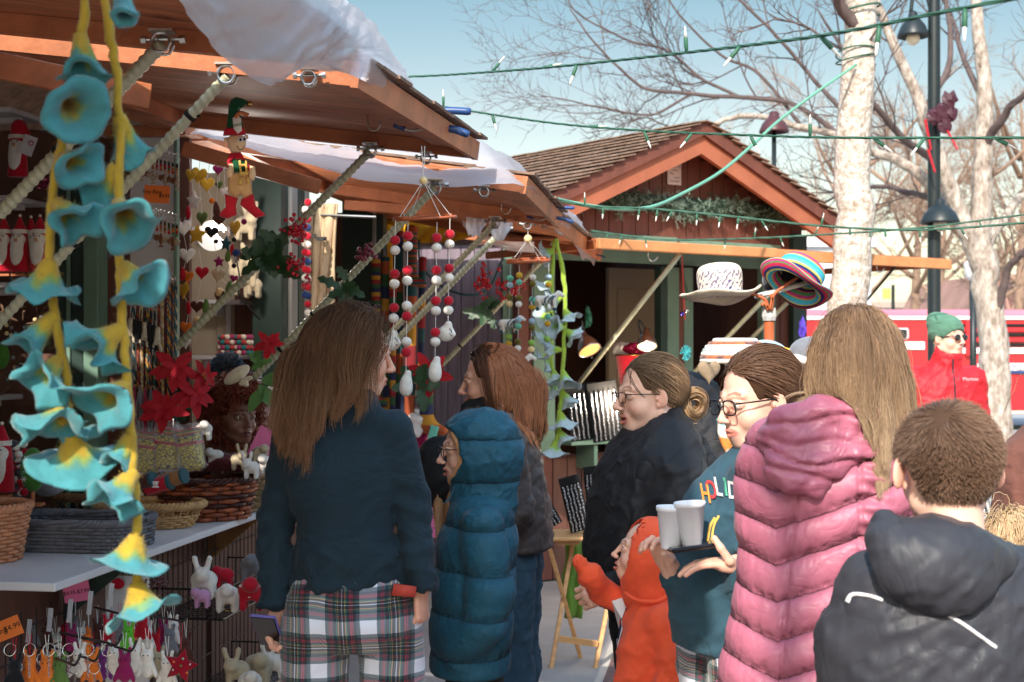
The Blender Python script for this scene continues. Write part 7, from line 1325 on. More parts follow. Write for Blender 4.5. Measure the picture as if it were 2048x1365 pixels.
# ---- spring clamps
def clamp(label, u, v, d, s):
 t = thing('spring_clamp', label, 'clamp', P(u, v, d), 'blue-handled spring clamps'); q = lambda a, b, y=0: P(u+a*s, v+b*s, d+y)
 mb = MB(); mb.tube(bez([q(-8, -30), q(6, -28), q(22, -18), q(40, -14)], 4), .016*s, 8, flat=.6); mb.tube(bez([q(22, -16), q(10, 0), q(18, 14), q(35, 16)], 5), .010*s, 8); mb.tube(bez([q(-50, 14), q(-25, 20), q(10, 14), q(35, 16)], 4), .008*s, 8, flat=.6); mb.sph(q(5, -8, -.01), .018*s, 12, 8)
 obj('jaw', mb, M_steel, t, True)
 for pts in (((32, -20), (60, -20), (92, -18)), ((30, 13), (60, 18), (88, 28))): obj('grip', MB().tube(bez([q(*p) for p in pts], 5), [.0135*s]*10+[.011*s], 12), M_blue, t, True)
 obj('pad', MB().tube(bez([q(-62, 8), q(-50, 12), q(-40, 16)], 3), .010*s, 8), M_blue, t, True)
clamp('blue-gripped steel spring clamp on the nearest awning corner against the sky', 850, 242, 5.0, 1.0); clamp('middle spring clamp gripping the second awning corner', 1092, 428, 6.75, .62); clamp('farthest spring clamp at the tip of the third awning', 1178, 505, 9.0, .38)
def hook(label, u, v, d, s): tag(obj('steel_hook', MB().tube(bez([P(u-12*s, v-20*s, d), P(u-12*s, v, d), P(u-4*s, v+12*s, d), P(u+8*s, v+8*s, d), P(u+14*s, v-6*s, d)], 6), .0045*s**.3, 8, flat=.6), M_steel, None, True), label, 'hook', 'steel hooks under the awnings')
hook('open steel hook screwed under the nearest awning', 748, 250, 5.0, 1); hook('steel hook under the second awning corner', 1012, 420, 6.3, .7)
for (u, v, d, l) in ((618, 158, 3.78, 'wing-nut bracket at the nearest awning edge below the plastic sheet'), (968, 385, 5.75, 'wing-nut bracket under the second awning edge'), (852, 318, 5.5, 'bracket holding the red and white mobile cord'), (1055, 452, 7.2, 'bracket above the small mobile'), (1088, 448, 7.35, 'bracket above the pale flower garland')):
 o = obj('wing_bracket', bracket(P(u, v, d), .8), M_steel, None, 'auto'); tag(o, l, 'bracket', 'loose awning brackets')
# ---- string lights
def lights(label, pts, r, bulbs, seed=0, dark=1):
 t = thing('string_lights', label, 'string lights', P(*pts[0]), 'green wire string lights'); c = bez([P(*p) for p in pts], 90); k = len(c); L = np.concatenate([[0], np.cumsum(np.linalg.norm(np.diff(c, axis=0), axis=1))])
 tt = nrm(np.gradient(c, axis=0)); x = nrm(np.cross(tt, [0, 0, 1.])); y = np.cross(tt, x); ph = L/(r*9); mb = MB()
 for o in (0, 2.09, 4.19): mb.tube(c+r*.55*(np.cos(ph+o)[:, None]*x+np.sin(ph+o)[:, None]*y), r*.6, 5)
 obj('wire', mb, mat('green_wire', (54, 92, 74), .5, .2, 30), t, True); rg = random.Random(seed)
 for (u, ang, dd) in bulbs:
  i = int(np.argmin(np.abs(1024+FPX*c[:, 0]/c[:, 1]-u))); p = Vector(c[i]); a = math.radians(ang); dv = Vector((math.cos(a), -.2, math.sin(a))).normalized(); s = 1.0
  b = MB(); b.tube([p, p+dv*.010, p+dv*.034, p+dv*.036], [.003, .0048, .0052, .003], 8, 0); b.tube([p+dv*.034, p+dv*.044, p+dv*.056, p+dv*.062], [.0032, .0032, .0025, .0008], 8, 1); obj('bulb', b, (mat('bulb_socket', (48, 96, 72), .5, .1), mat('bulb_tip', (236, 226, 214), .1, .05, spec=.8)), t, True)
lights('uppermost light string crossing the sky from the plastic sheet to the top right', [(818, 154, 4.9), (900, 150, 4.75), (1100, 135, 4.1), (1370, 106, 3.4), (1640, 72, 2.8), (1900, 22, 2.45), (2120, -20, 2.3)], .0036, [(985, 50, 0), (1082, 10, 0), (1155, -110, 0), (1372, 95, 0), (1480, -130, 0), (1640, -50, 0), (1760, -100, 0), (1930, -95, 0)])
lights('second light string running level across the cottage gable and the pale trunk', [(838, 204, 5.3), (900, 216, 5.2), (1100, 246, 4.7), (1290, 262, 4.4), (1500, 271, 4.1), (1700, 276, 3.8), (2120, 276, 3.4)], .0034, [(887, 90, 0), (985, -75, 0), (1175, 0, 0), (1287, -70, 0), (1385, -130, 0), (1500, -65, 0), (1620, 92, 0), (1745, -40, 0), (1850, -130, 0), (1990, -30, 0)])
lights('light string strung below the evergreen swag from the second clamp', [(1090, 392, 7.0), (1180, 412, 6.9), (1300, 418, 6.8), (1450, 432, 6.7), (1640, 452, 6.6), (1850, 460, 6.5), (2120, 440, 6.4)], .0052, [(1110, -95, 0), (1170, 92, 0), (1207, -95, 0), (1280, -100, 0), (1315, -100, 0), (1345, -120, 0), (1395, -95, 0), (1440, -100, 0), (1478, -100, 0), (1523, -60, 0), (1642, 80, 0), (1700, -90, 0), (1770, -90, 0), (1840, -90, 0), (1920, -60, 0)])
lights('lowest light string looping over the cottage awning board', [(1182, 462, 8.6), (1240, 470, 8.5), (1330, 480, 8.4), (1480, 478, 8.4), (1640, 470, 8.3), (1850, 455, 8.2), (2120, 420, 8.0)], .0055, [(1215, -100, 0), (1244, -110, 0), (1290, -80, 0), (1450, -95, 0), (1508, 85, 0), (1560, -70, 0), (1630, 70, 0), (1740, -100, 0), (1880, -80, 0), (1960, -80, 0)])
tag(obj('extension_cable', MB().tube(bez([P(1086, 390, 7.0), P(1140, 405, 7.0), P(1220, 417, 7.0), (P(1300, 415, 7.2)), P(1370, 385, 7.6), P(1440, 345, 8.0), P(1500, 295, 8.4), P(1560, 240, 8.8), P(1640, 180, 9.2), P(1712, 130, 9.45)], 8), .0095, 8), mat('cable_green', (104, 160, 136), .45, .1), None, True), 'thick pale green extension cable swooping up past the gable to the trunk', 'cable')
for u, v, n_, r, l in ((1712, 130, 13, .006, 'thin green wire wound many times round the pale trunk'), (1720, 30, 8, .008, 'thicker green wire loop round the pale trunk near the top edge')):
 tag(obj('wound_wire', MB().tube([(P(u, v, 9.6)+Vector((math.cos(a)*.133, math.sin(a)*.133, .008*a+.015*math.sin(a*1.3)))) for a in np.linspace(0, n_, 50)], r, 5), mat('green_wire', (54, 92, 74)), None, True), l, 'wire')
tag(obj('wall_cable', MB().tube(bez([P(838, 480, 9.4), P(842, 530, 9.4), P(880, 570, 9.4), P(930, 590, 9.3), P(975, 580, 9.3), P(1000, 530, 9.3), P(1012, 500, 9.3)], 6), .008, 6), mat('teal_cable', (44, 92, 96), .5), None, True), 'dark teal cable drooping across the grey boards', 'cable')
# ================================================================ goods on the stalls
M_wick = mat('red_wicker', (176, 92, 52), .5, .7, 30, .3, 120, spec=.5, col2=(84, 38, 26)); M_wick2 = mat('natural_wicker', (206, 160, 108), .6, .4, 30, .3, 120); M_wick3 = mat('grey_wicker', (112, 110, 116), .8, .5, 40, .5, 160); M_wickd = mat('dark_wicker', (72, 34, 28), .45, .4, 30)
def sup(a, rx, ry, p): c, s = np.cos(a), np.sin(a); return np.sign(c)*np.abs(c)**p*rx, np.sign(s)*np.abs(s)**p*ry
def basket(label, c, rx, ry, h, m, flare=1.2, n=26, rows=12, p=1.0, rot=-PHI, rimm=None, gap=None, group='wicker baskets on the counters', cat='basket', base=None, band=None):
 t = thing('wicker_basket', label, cat, c, group); c = np.array(tuple(c)); R3 = np.array(Matrix.Rotation(rot, 3, 'Z')); K = n*6; th = np.linspace(0, 2*np.pi, K+1); wv = MB(); wr = h/rows*.52
 def ring(f, z, off, lift=0): x, y = sup(th, rx*f+off*0, ry*f, p); l = np.sqrt(x*x+y*y)+1e-6; o = off*np.sin(th*n/2); return np.stack([x*(1+o/l), y*(1+o/l), np.full_like(th, z)+lift], 1)@R3.T+c
 for k in range(rows):
  z = h*(k+.5)/rows;
  if gap and gap[0] < z/h < gap[1]: continue
  f = 1+(flare-1)*z/h; wv.tube(ring(f, z, wr*.9*(1 if k % 2 else -1)), wr*1.05, 6, 1 if band and band[0] < z/h < band[1] and k % 2 else 0, cap=False, flat=1)
 obj('weave', wv, (m, rimm or m), t, True); st = MB()
 for i in range(n): a = 2*math.pi*(i+.5)/n; x, y = sup(np.array([a]), rx, ry, p); b = np.array([x[0], y[0], 0]); st.tube([(b@R3.T)+c, ((b*np.array([flare, flare, 1])+[0, 0, h])@R3.T)+c], .0035, 5)
 obj('stakes', st, rimm or m, t, True); rm = MB()
 for q in (0, 2.1, 4.2): a = ring(flare, h, 0); ph = th*n*.7+q; nn = nrm(a-c-np.array([0, 0, h])); rm.tube(a+nn*(np.cos(ph)*.008)[:, None]+np.array([0, 0, 1])*(np.sin(ph)*.008)[:, None], .008, 6, cap=False)
 obj('rim', rm, rimm or m, t, True); x, y = sup(np.linspace(0, 2*np.pi, 40, endpoint=False), rx*.99, ry*.99, p); bt = MB().add(np.stack([x, y, np.full(40, .006)], 1)@R3.T+c, [tuple(range(40))]); obj('base', bt, m, t); return t
def at(u, v, z): d = (HC-z)*FPX/(v-V0); return P(u, v, d)             # point on a level plane
CZ = .932
basket('large red-brown wicker basket with dark braided rim holding the wrapped flags', at(400, 1035, CZ), .19, .16, .155, M_wick, 1.18, 24, 9, rimm=M_wickd, band=(.3, .8))
basket('low grey rectangular wicker tray', at(150, 1093, CZ), .235, .15, .095, M_wick3, 1.03, 44, 8, .35)
basket('pale oval wicker basket with an open slatted band beside the grey tray', at(300, 1052, CZ), .16, .11, .085, M_wick2, 1.3, 34, 9, gap=(.5, .82))
basket('pale wicker basket cut off by the left edge of the picture', at(-40, 1120, CZ), .12, .12, .17, mat('pink_wicker', (206, 138, 100), .6, .4, 30), 1.25, 26, 14)
basket('thin twiggy brown basket behind the grey tray', at(180, 1020, CZ), .13, .1, .07, mat('twig_brown', (134, 98, 66), .8, .4, 30), 1.5, 18, 8, gap=(.3, .6)); basket('straw coloured round basket right of the red-brown one', at(520, 1016, CZ), .15, .13, .115, mat('straw', (190, 160, 118), .7, .3, 30), 1.1, 28, 9)
basket('honey wicker basket packed with plastic wrapped felt on the far counter', at(826, 912, CZ), .17, .15, .17, mat('honey_wicker', (190, 128, 74), .5, .5, 30), 1.25, 22, 10)
# wrapped prayer flag packs
M_film = mat('clear_film', (235, 235, 240), .12, 0, alpha=.22, spec=.8, b2=.8, bs2=18)
def flagmat():
 m = bpy.data.materials.new('printed_yellow_cloth'); m.use_nodes = True; N = m.node_tree.nodes; L = m.node_tree.links; b = N['Principled BSDF']; b.inputs['Roughness'].default_value = .7
 tc = N.new('ShaderNodeTexCoord'); mp = N.new('ShaderNodeMapping'); mp.inputs['Scale'].default_value = (1, 1, 1.6); L.new(tc.outputs['Object'], mp.inputs[0]); v = N.new('ShaderNodeTexVoronoi'); v.feature = 'DISTANCE_TO_EDGE'; v.inputs['Scale'].default_value = 55; L.new(mp.outputs[0], v.inputs[0])
 r = N.new('ShaderNodeValToRGB'); r.color_ramp.elements[0].position = .05; r.color_ramp.elements[0].color = (.02, .02, .015, 1); r.color_ramp.elements[1].position = .1; r.color_ramp.elements[1].color = (*lin((222, 196, 40)), 1); L.new(v.outputs['Distance'], r.inputs[0]); L.new(r.outputs[0], b.inputs['Base Color']); return m
M_flag = flagmat()
for k, (u, v, a, l) in enumerate(((298, 908, .12, 'left'), (336, 900, .08, 'middle'), (382, 902, -.18, 'right-hand'))):
 c = P(u, v, 5.45-.03*k); t = thing('flag_bundle', l+' clear wrapped bundle of printed yellow cloth flags with a red ribbon', 'cloth bundle', tuple(c), 'wrapped flag bundles in the basket'); Rm = Matrix.Rotation(-.25, 3, 'Z') @ Matrix.Rotation(a, 3, 'Y'); Ra = np.array(Rm); w, hh = .042, .075
 obj('printed_cloth', sdf([('u', Box(c, (w, .03, hh), Rm, .02), 0)], .007), M_flag, t, True)
 for j, m in enumerate((F_red, F_grn, F_yel, F_red, felt('teal_felt', (34, 100, 104)))): z = hh-.004-.006*j; obj('folded_edge', sdf([('u', Box(c+Vector(Ra@np.array([0, 0, z+.01])), (w*.96, .031, .0035), Rm, .002), 0)], .004), m, t, True)
 obj('ribbon', MB().box(c+Vector(Ra@np.array([0, 0, .028])), (w*2.04, .064, .011), Rm), mat('crimson_ribbon', (180, 30, 50), .4, .1), t); obj('wrapper', sdf([('u', Box(c+Vector(Ra@np.array([0, 0, .012])), (w+.006, .037, hh+.016), Rm, .02), 0)], .008, folds(.008, (16, 16, 16))), M_film, t, True)
tag(obj('yellow_cloth', sdf([('u', Ell(at(450, 935, 1.08), (.09, .07, .02)), 0)], .007, folds(.006, (14, 14, 14))), mat('yellow_print', (206, 190, 36), .8, .3, 60), None, True), 'folded bright yellow cloth at the right of the red-brown basket', 'cloth')
# spools in the pale basket
for k, (u, v, m, l) in enumerate(((283, 965, F_brn, 'dark brown felt roll at the left of the pale basket'), (318, 970, F_red, 'red felt roll with a small letter patch in the pale basket'), (345, 958, felt('tan_felt', (150, 106, 66)), 'tan felt roll with a navy end leaning right in the pale basket'))):
 c = P(u, v, 5.05); t = thing('felt_roll', l, 'felt roll', tuple(c), 'felt rolls in the pale basket'); dv = Vector((.9, -.3, .25)).normalized()*.05; obj('roll', MB().tube([c-dv, c+dv], .027, 18), m, t, 'auto'); obj('end_band', MB().tube([c+dv*.85, c+dv*1.05], .0285, 18), F_blu, t, 'auto')
 if k == 1: obj('patch', MB().box(c+Vector((-.005, -.027, .004)), (.026, .004, .022)), M_white, t); obj('patch_letter', text_mb('L', .018, frame(c+Vector((-.005, -.0295, .004)), (1, 0, 0), (0, 0, 1))), F_red, t)
# felt gnomes and santas on the shelves
def santa(label, u, v, d, s, group, flop=False, tagc=False):
 c = P(u, v, d); t = thing('santa_figure', label, 'felt figure', tuple(c), group); c = np.array(tuple(c)); q = lambda x, y, z: c+np.array([x, y, z])*s
 obj('robe', sdf([('u', Tower([(q(0, 0, 0)[2], c[0], c[1], .044*s, .04*s), (q(0, 0, .12)[2], c[0], c[1], .036*s, .034*s), (q(0, 0, .17)[2], c[0], c[1], .03*s, .028*s)]), 0)], .006*s), F_red, t, True)
 obj('beard', sdf([('u', Ell(q(-.004, -.022, .085), (.03*s, .026*s, .075*s)), 0), ('u', Ell(q(0, -.01, .14), (.03*s, .028*s, .03*s)), .02)], .005*s, lambda V: .002*(fbm(V*120, 1)-.5)), F_wht, t, True)
 obj('nose', MB().sph(q(0, -.052, .135), .0085*s, 10, 8), felt('face_felt', (206, 160, 120)), t, True)
 for x in (-.012, .012): obj('eye', MB().sph(q(x, -.044, .152), .003*s, 8, 6), M_black, t, True)
 o = [('u', Cap(q(0, 0, .175), q(0, 0, .235), .03*s, .006*s), 0)] if not flop else [('u', Cap(q(0, 0, .17), q(.005, 0, .22), .038*s, .03*s), 0), ('u', Cap(q(.005, 0, .22), q(.045, -.005, .19), .024*s, .012*s), .02)]
 obj('hat', sdf(o, .005*s), F_red, t, True); obj('hat_band', MB().tube([q(0, 0, .165), q(0, 0, .182)], [.0345*s*(1.2 if flop else 1), .034*s*(1.2 if flop else 1)], 18), F_wht, t, 'auto');
 if not flop: obj('pompom', MB().sph(q(0, 0, .242), .007*s, 10, 7), F_wht, t, True); obj('stand', MB().box(q(0, 0, -.012), (.06*s, .05*s, .01*s)).box(q(-.012, 0, -.004), (.008*s, .008*s, .014*s)).box(q(.012, 0, -.004), (.008*s, .008*s, .014*s)), M_wood, t)
 if tagc:
  k = MB(); Mt = Matrix.Translation(q(.065, -.06, .13)) @ Matrix.Rotation(.35, 4, 'Y'); k.box((0, 0, 0), (.058*s, .002, .085*s)); k.xf(Mt); g = obj('swing_tag', k, M_white, t); r = MB().tube([Mt @ Vector((math.cos(a)*.009+.008, -.0025, math.sin(a)*.009+.012)) for a in np.linspace(0, 6.283, 17)], .002, 5); obj('tag_ring', r, F_red, g)
santa('big floppy-hatted felt santa with a white swing tag on the top shelf', 36, 355, 5.75, .93, 'felt santas on the shelves', True, True)
for u, l, dd in ((8, 'leftmost small felt santa in the row on the middle shelf', 0), (40, 'second small felt santa from the left on the middle shelf', 0), (80, 'rightmost small felt santa on the middle shelf, turned and lit', 0), (62, 'small felt santa standing behind the other ones', .13)): santa(l, u, 545, 5.6+dd, .92, 'felt santas on the shelves')
santa('felt santa on the counter wrapped by a ball garland at the left edge', 4, 985, 5.0, 1.0, 'felt santas on the shelves')
gb = thing('ball_garland', 'garland of red, white and grey felt balls heaped beside the counter santa', 'garland', P(32, 985, 5.0)); rg = random.Random(2)
for k in range(46): uu, vv = 14+36*rg.random()+8*math.sin(k), 885+105*rg.random(); obj('felt_ball', MB().sph(P(uu, vv, 5.05+.05*rg.random()), .0145, 14, 9, noise=.05), (F_red, F_wht, F_gry, felt('dark_grey_felt', (74, 74, 80)))[k % 4], gb, True)
tr = thing('felt_tree', 'small green felt tree with white stitched snowflakes on a wooden foot', 'felt tree', P(66, 985, 4.95)); c = P(66, 940, 4.95); obj('cone', sdf([('u', Ell(c, (.042, .038, .078)), 0)], .006, lambda V: .002*(fbm(V*90, 1)-.5)), felt('moss_felt', (72, 124, 50)), tr, True)
k = MB()
for (dx, dz) in ((-.012, .04), (.004, .0), (-.02, -.03), (.022, -.02), (.015, .035)):
 for a in (0, 1.05, 2.1): o = c+Vector((dx, -.04+abs(dx)*.3, dz)); k.tube([o-Vector((math.cos(a), 0, math.sin(a)))*.011, o+Vector((math.cos(a), 0, math.sin(a)))*.011], .0011, 4)
obj('snowflakes', k, M_thr, tr); obj('foot', MB().cyl(c-Vector((0, 0, .12)), c-Vector((0, 0, .07)), .007, 8).box(c-Vector((0, 0, .12)), (.07, .05, .01)), M_wood, tr)
tag(obj('bunting_pile', MB().sph(P(98, 975, 5.1), (.05, .04, .03), 14, 9, noise=.5).sph(P(92, 955, 5.12), (.03, .03, .03), 12, 8, noise=.5), F_gry, None, True), 'dark grey and white knotted felt lump behind the grey tray', 'felt lump')
tw = thing('twig_wreath', 'brown driftwood pieces strung with felt pearls on the lower shelf', 'wreath', P(40, 700, 5.8)); k = MB(); kb = MB()
for i in range(46): a = P(rg.uniform(-10, 90), rg.uniform(610, 775), 5.85+rg.uniform(-.05, .05)); b = a+Vector((rg.uniform(-.06, .06), rg.uniform(-.03, .03), rg.uniform(-.05, .05))); k.tube(bez([a, a.lerp(b, .5)+Vector((0, 0, rg.uniform(-.02, .02))), b], 3), [.004, .006, .006, .006, .005, .004, .002], 5)
obj('twigs', k, mat('driftwood', (112, 84, 66), .9, .5, 20), tw, True)
for i in range(18): kb = MB().sph(P(rg.uniform(0, 90), rg.uniform(620, 770), 5.78), .009, 10, 7); obj('felt_pearl', kb, F_crm if i % 2 else F_gry, tw, True)
tag(obj('green_disc', MB().sph(P(2, 712, 5.7), (.035, .02, .055), 14, 10), felt('moss_felt', (72, 124, 50)), None, True), 'moss green felt shape cut by the left picture edge', 'felt shape')
tag(obj('tinsel', MB().sph(P(92, 368, 5.75), (.03, .02, .02), 14, 9, noise=.9), mat('pink_tinsel', (150, 60, 90), .2, .5, 90, metal=.6), None, False), 'magenta tinsel clump on the top shelf right of the big santa', 'tinsel')
# ---- mannequin heads with hats
def mannequin(label, u, v, d, yaw, s, m, vc):
 t = thing('mannequin_head', label, 'mannequin head', P(u, v+90, d)); M = HM(u, v, d, yaw, -2); mb, col = head_mb(s, .95, 1, .95, .002, .003, M, 1.1, neck=.2, ear=0)
 V = mb.verts(); obj('head', mb, m, t, True, vcol=col*np.array(vc)); obj('shoulder_base', sdf([('u', Ell(P(u-8, v+118, d), (.11, .08, .045)), 0)], .009), m, t, True, vcol=np.tile(vc, (sdf([('u', Ell(P(u-8, v+118, d), (.11, .08, .045)), 0)], .009).n, 1))); eyes(t, M, s); return t, M
M_mann = mat('mannequin_skin', (255, 255, 255), .35, .06, 20, attr='col', spec=.5)
t, M = mannequin('brown mannequin head in a shaggy red-brown wig hat, facing right', 474, 832, 5.9, -140, .98, M_mann, (.22, .10, .07))
def curly(p): return np.stack([p[:, 0]*6, p[:, 1]*5+.1, p[:, 2]*5-.3], 1)
hair(t, M, 1.0, curly, 3200, .09, 12, lambda p: (p[:, 2] > .065)|((p[:, 1] < .0) & (p[:, 2] > -.10)), ((.05, .012, .010), (.26, .04, .03)), (), .012, 60, .14, 12, .0022, .5, .05, (.34, .10, .05), (0, 0, 0), 300, noise=.5, hug=1)
a = P(474, 760, 5.78); tag(obj('knit_bird', sdf([('u', Ell(a+Vector((0, 0, .02)), (.062, .03, .026), Matrix.Rotation(-.6, 3, 'Y')), 0), ('u', Cap(a+Vector((.03, -.02, -.0)), a+Vector((.06, -.03, .008)), .010), .01), ('u', Cap(a+Vector((.02, -.02, -.015)), a+Vector((.045, -.03, -.018)), .010), .01)], .005), felt('cream_felt2', (226, 212, 186)), None, True), 'cream felt animal clipped to the pole over the shaggy wig', 'felt animal')
h = thing('bobble_hat', 'navy and white striped bobble hat with a big navy pompom behind the wig', 'knit hat', P(480, 790, 6.25)); c = P(490, 775, 6.3)
k = MB().sph(P(455, 738, 6.25), .048, 20, 14, noise=.1); rg2 = np.random.default_rng(3); dv = nrm(rg2.normal(0, 1, (1500, 3))); o = np.array(tuple(P(455, 738, 6.25))); Q = o+dv[:, None]*np.linspace(.02, .075, 3)[None, :, None]+rg2.normal(0, .004, (1500, 1, 3)); fm, fc = strands(Q, .0016, np.tile([.02, .07, .14], (1500, 1))); obj('pompom', fm, M_col, h, True, vcol=fc)
for i in range(9): z = i/9; r = .125*math.sqrt(max(.05, 1-z*z)); k = MB().tube([c+Vector((math.cos(a)*r-.02*z, math.sin(a)*r, -.04+.11*z)) for a in np.linspace(0, 6.283, 30)], .0105, 7, cap=False); obj('knit_band', k, F_wht if i % 2 else felt('navy_felt', (24, 40, 74)), h, True)
t2, M2 = mannequin('pink-skinned mannequin head behind the dark one, under a navy and white knit hat', 528, 835, 6.3, -150, .95, M_mann, (.75, .42, .36))
h2 = thing('knit_hat', 'navy and white flecked knit cap on the pink mannequin head', 'knit hat', P(545, 800, 6.28)); c = P(528, 798, 6.3)
for i in range(6): z = i/6; r = .112*math.sqrt(1-z*z*.9); obj('knit_band', MB().tube([c+Vector((math.cos(a)*r, math.sin(a)*r, .0+.09*z+.003*math.sin(a*20))) for a in np.linspace(0, 6.283, 60)], .011, 7, cap=False), F_wht if i % 2 else felt('navy_felt', (24, 40, 74)), h2, True)
tag(obj('pink_card', MB().box(P(528, 895, 5.75), (.10, .004, .15), Matrix.Rotation(.45, 3, 'Y')), M_pink), 'plain hot pink card leaning beside the mannequin heads', 'card')
tag(obj('cardboard_flap', MB().box(P(432, 905, 5.9), (.09, .01, .06), Matrix.Rotation(-.3, 3, 'Y')).box(P(418, 895, 5.95), (.05, .08, .05), Matrix.Rotation(-.3, 3, 'Y')), mat('cardboard', (168, 128, 92), .8, .1)), 'open brown cardboard box left of the dark mannequin', 'box')
# little felt animals round the baskets
def critter(label, p, s, m, seed, group, ears=True):
 rg = random.Random(seed); p = np.array(tuple(p)); f = np.array([rg.uniform(-1, 1), -1, 0]); f = f/np.linalg.norm(f)
 o = [('u', Ell(p, (.035*s, .028*s, .026*s)), 0), ('u', Ell(p+f*.035*s+[0, 0, .018*s], (.02*s, .02*s, .019*s)), .01*s)]
 if ears: o += [('u', Cap(p+f*.03*s+[-.012*s, 0, .03*s], p+f*.03*s+[-.02*s, 0, .06*s], .007*s, .008*s), .004), ('u', Cap(p+f*.03*s+[.012*s, 0, .03*s], p+f*.03*s+[.018*s, 0, .06*s], .007*s, .008*s), .004)]
 for x, y in ((-.02, -.015), (.02, -.015), (.02, .015), (-.02, .015)): o.append(('u', Cap(p+np.array([x, y, -.01])*s, p+np.array([x, y, -.04])*s, .009*s), .006))
 return tag(obj('felt_animal', sdf(o, .0055*s), m, None, True), label, 'felt animal', group)
F_beige = felt('beige_felt', (196, 180, 150))
for k, (u, v, d, m, l) in enumerate(((478, 918, 5.6, F_beige, 'beige felt animal with striped horn behind the large basket'), (432, 912, 5.7, F_wht, 'white felt animal at the left rear of the large basket'), (520, 905, 5.7, F_beige, 'beige felt bird shape on the right of the large basket'), (503, 935, 5.5, F_wht, 'round white felt animal tucked in the straw basket'), (535, 925, 5.6, F_wht, 'white felt animal lying in the straw basket by the navy sleeve'), (408, 858, 5.45, F_wht, 'white felt flower-like animal clipped low on the pole'))): critter(l, P(u, v, d), .95, m, k, 'felt animals on the counter', k in (0, 3))
tag(obj('knit_scarf_heap', sdf([('u', Ell(P(460, 928, 5.75), (.12, .09, .035)), 0), ('u', Ell(P(520, 925, 5.8), (.09, .08, .03)), .03)], .009, folds(.014, (22, 22, 22), .006)), felt('maroon_knit', (96, 40, 46)), None, True), 'maroon shaggy knit heap under the mannequin heads', 'knit heap')
# stacked coasters on stall two shelf and round cushions above
M_bead = [felt('bead_%d' % i, c) for i, c in enumerate(((40, 110, 110), (170, 60, 60), (220, 200, 180), (150, 50, 90)))]
for u in (455, 488):
 t = thing('felt_trivet_stack', ('left' if u < 470 else 'right')+'-hand stack of beaded felt trivets on the cream stall shelf', 'trivets', P(u, 712, 7.3), 'beaded felt trivets')
 for z in range(4):
  for a in range(9): obj('felt_ball', MB().sph(P(u, 706, 7.1)+Vector((math.cos(a*.698)*.036, math.sin(a*.698)*.036, z*.026)), .0135, 9, 6), M_bead[(a+z) % 4], t, True)
for u, v, s in ((490, 450, .06), (492, 540, .07), (486, 560, .06), (505, 570, .05)): critter(('upper', 'middle', 'left lower', 'right lower')[(450, 540, 560, 570).index(v)]+' pale stuffed toy on the cream stall shelves', P(u, v, 7.1), s/.035, F_beige, int(u), 'stuffed toys on the cream shelves')
# ---- key ring board
ring0 = None
def keyring(lab, u, v, grp, charm):
 d = 5.5; c = P(u, v, d); t = thing('key_ring', lab, 'key ring', tuple(c), grp); rg = random.Random(u*7+v)
 obj('ring', MB().tube([c+Vector((.013*math.cos(a), .004*math.sin(a), .016*math.sin(a))) for a in np.linspace(0, 6.283, 17)], .0013, 5), M_chrome, t, True); obj('peg', MB().tube(bez([c+Vector((0, .06, .03)), c+Vector((0, .0, .018)), c+Vector((0, -.012, .028))], 3), .0016, 5), M_chrome, t, True)
 obj('cord', MB().tube([c-Vector((0, 0, .014)), c-Vector((0, 0, .05))], .0045, 6), M_black, t)
 for i in range(3): obj('bead', MB().sph(c-Vector((0, 0, .035+.010*i)), .0058, 9, 6), (F_red, M_wood, F_grn, F_org, M_wick2)[rg.randrange(5)], t, True)
 o = leafo(.022) if charm == 0 else star(.02) if charm == 1 else heart(.017); m = mat('carved_bone', (222, 206, 178), .5, .5, 260, col2=(40, 30, 26)) if rg.random() < .5 else mat('carved_wood', (132, 84, 56), .5, .6, 120)
 k = puffy(o, Matrix.Translation(c-Vector((0, 0, .084))) @ Matrix.Rotation(rg.uniform(-.6, .6), 4, 'Z'), .010);
 if charm == 0: k.add([tuple(c-Vector(q)) for q in ((0, 0, .102), (.012, 0, .118), (-.012, 0, .118), (0, .004, .102))], [(0, 1, 2), (0, 2, 1)])
 obj('charm', k, m, t, True); return t
for r, (v, g) in enumerate(((302, 'upper row of carved key rings'), (424, 'lower row of carved key rings'))):
 for k in range(10): keyring('carved charm key ring, %s from the left in the %s row on the white board' % (ORD[k], 'upper' if r == 0 else 'lower'), 282+8*k, v+2*k, g, (k+r) % 3)
def sign(label, u, v, d, w, h, m, lines, rot=0, yaw=0, cat='price sign'):
 c = P(u, v, d); t = thing('price_sign', label, cat, tuple(c)); Mx = Matrix.Translation(c) @ Matrix.Rotation(yaw, 4, 'Z') @ Matrix.Rotation(rot, 4, 'Y'); k = MB().box((0, 0, 0), (w, .003, h)); k.xf(Mx); obj('card', k, m, t)
 k = MB()
 for (tx, sz, dx, dz) in lines: k.merge(text_mb(tx, sz, Mx @ Matrix(((1, 0, 0, dx), (0, 0, -1, -.0022), (0, 1, 0, dz), (0, 0, 0, 1))), ext=.0003))
 obj('writing', k, M_ink, t)
sign('orange Key Ring $4.99 sign taped across the white board', 314, 389, 5.38, .099, .066, M_orange, [('Key Ring', .021, -.018, .008), ('$4.99', .019, .03, -.006)], .06, -.1)
sign('orange key ring $4.99 sign clipped to the wire rack at the lower left', 5, 1262, 4.0, .11, .055, M_orange, [('Key Ring', .024, -.03, .0), ('$4.99', .022, .03, 0)], -.38)
sign('pink sign ending in $7.99 under the white counter', 153, 1182, 4.6, .085, .07, M_pink, [('$4.95-', .018, -.02, -.004), ('$7.99', .018, .022, -.004)], -.15)
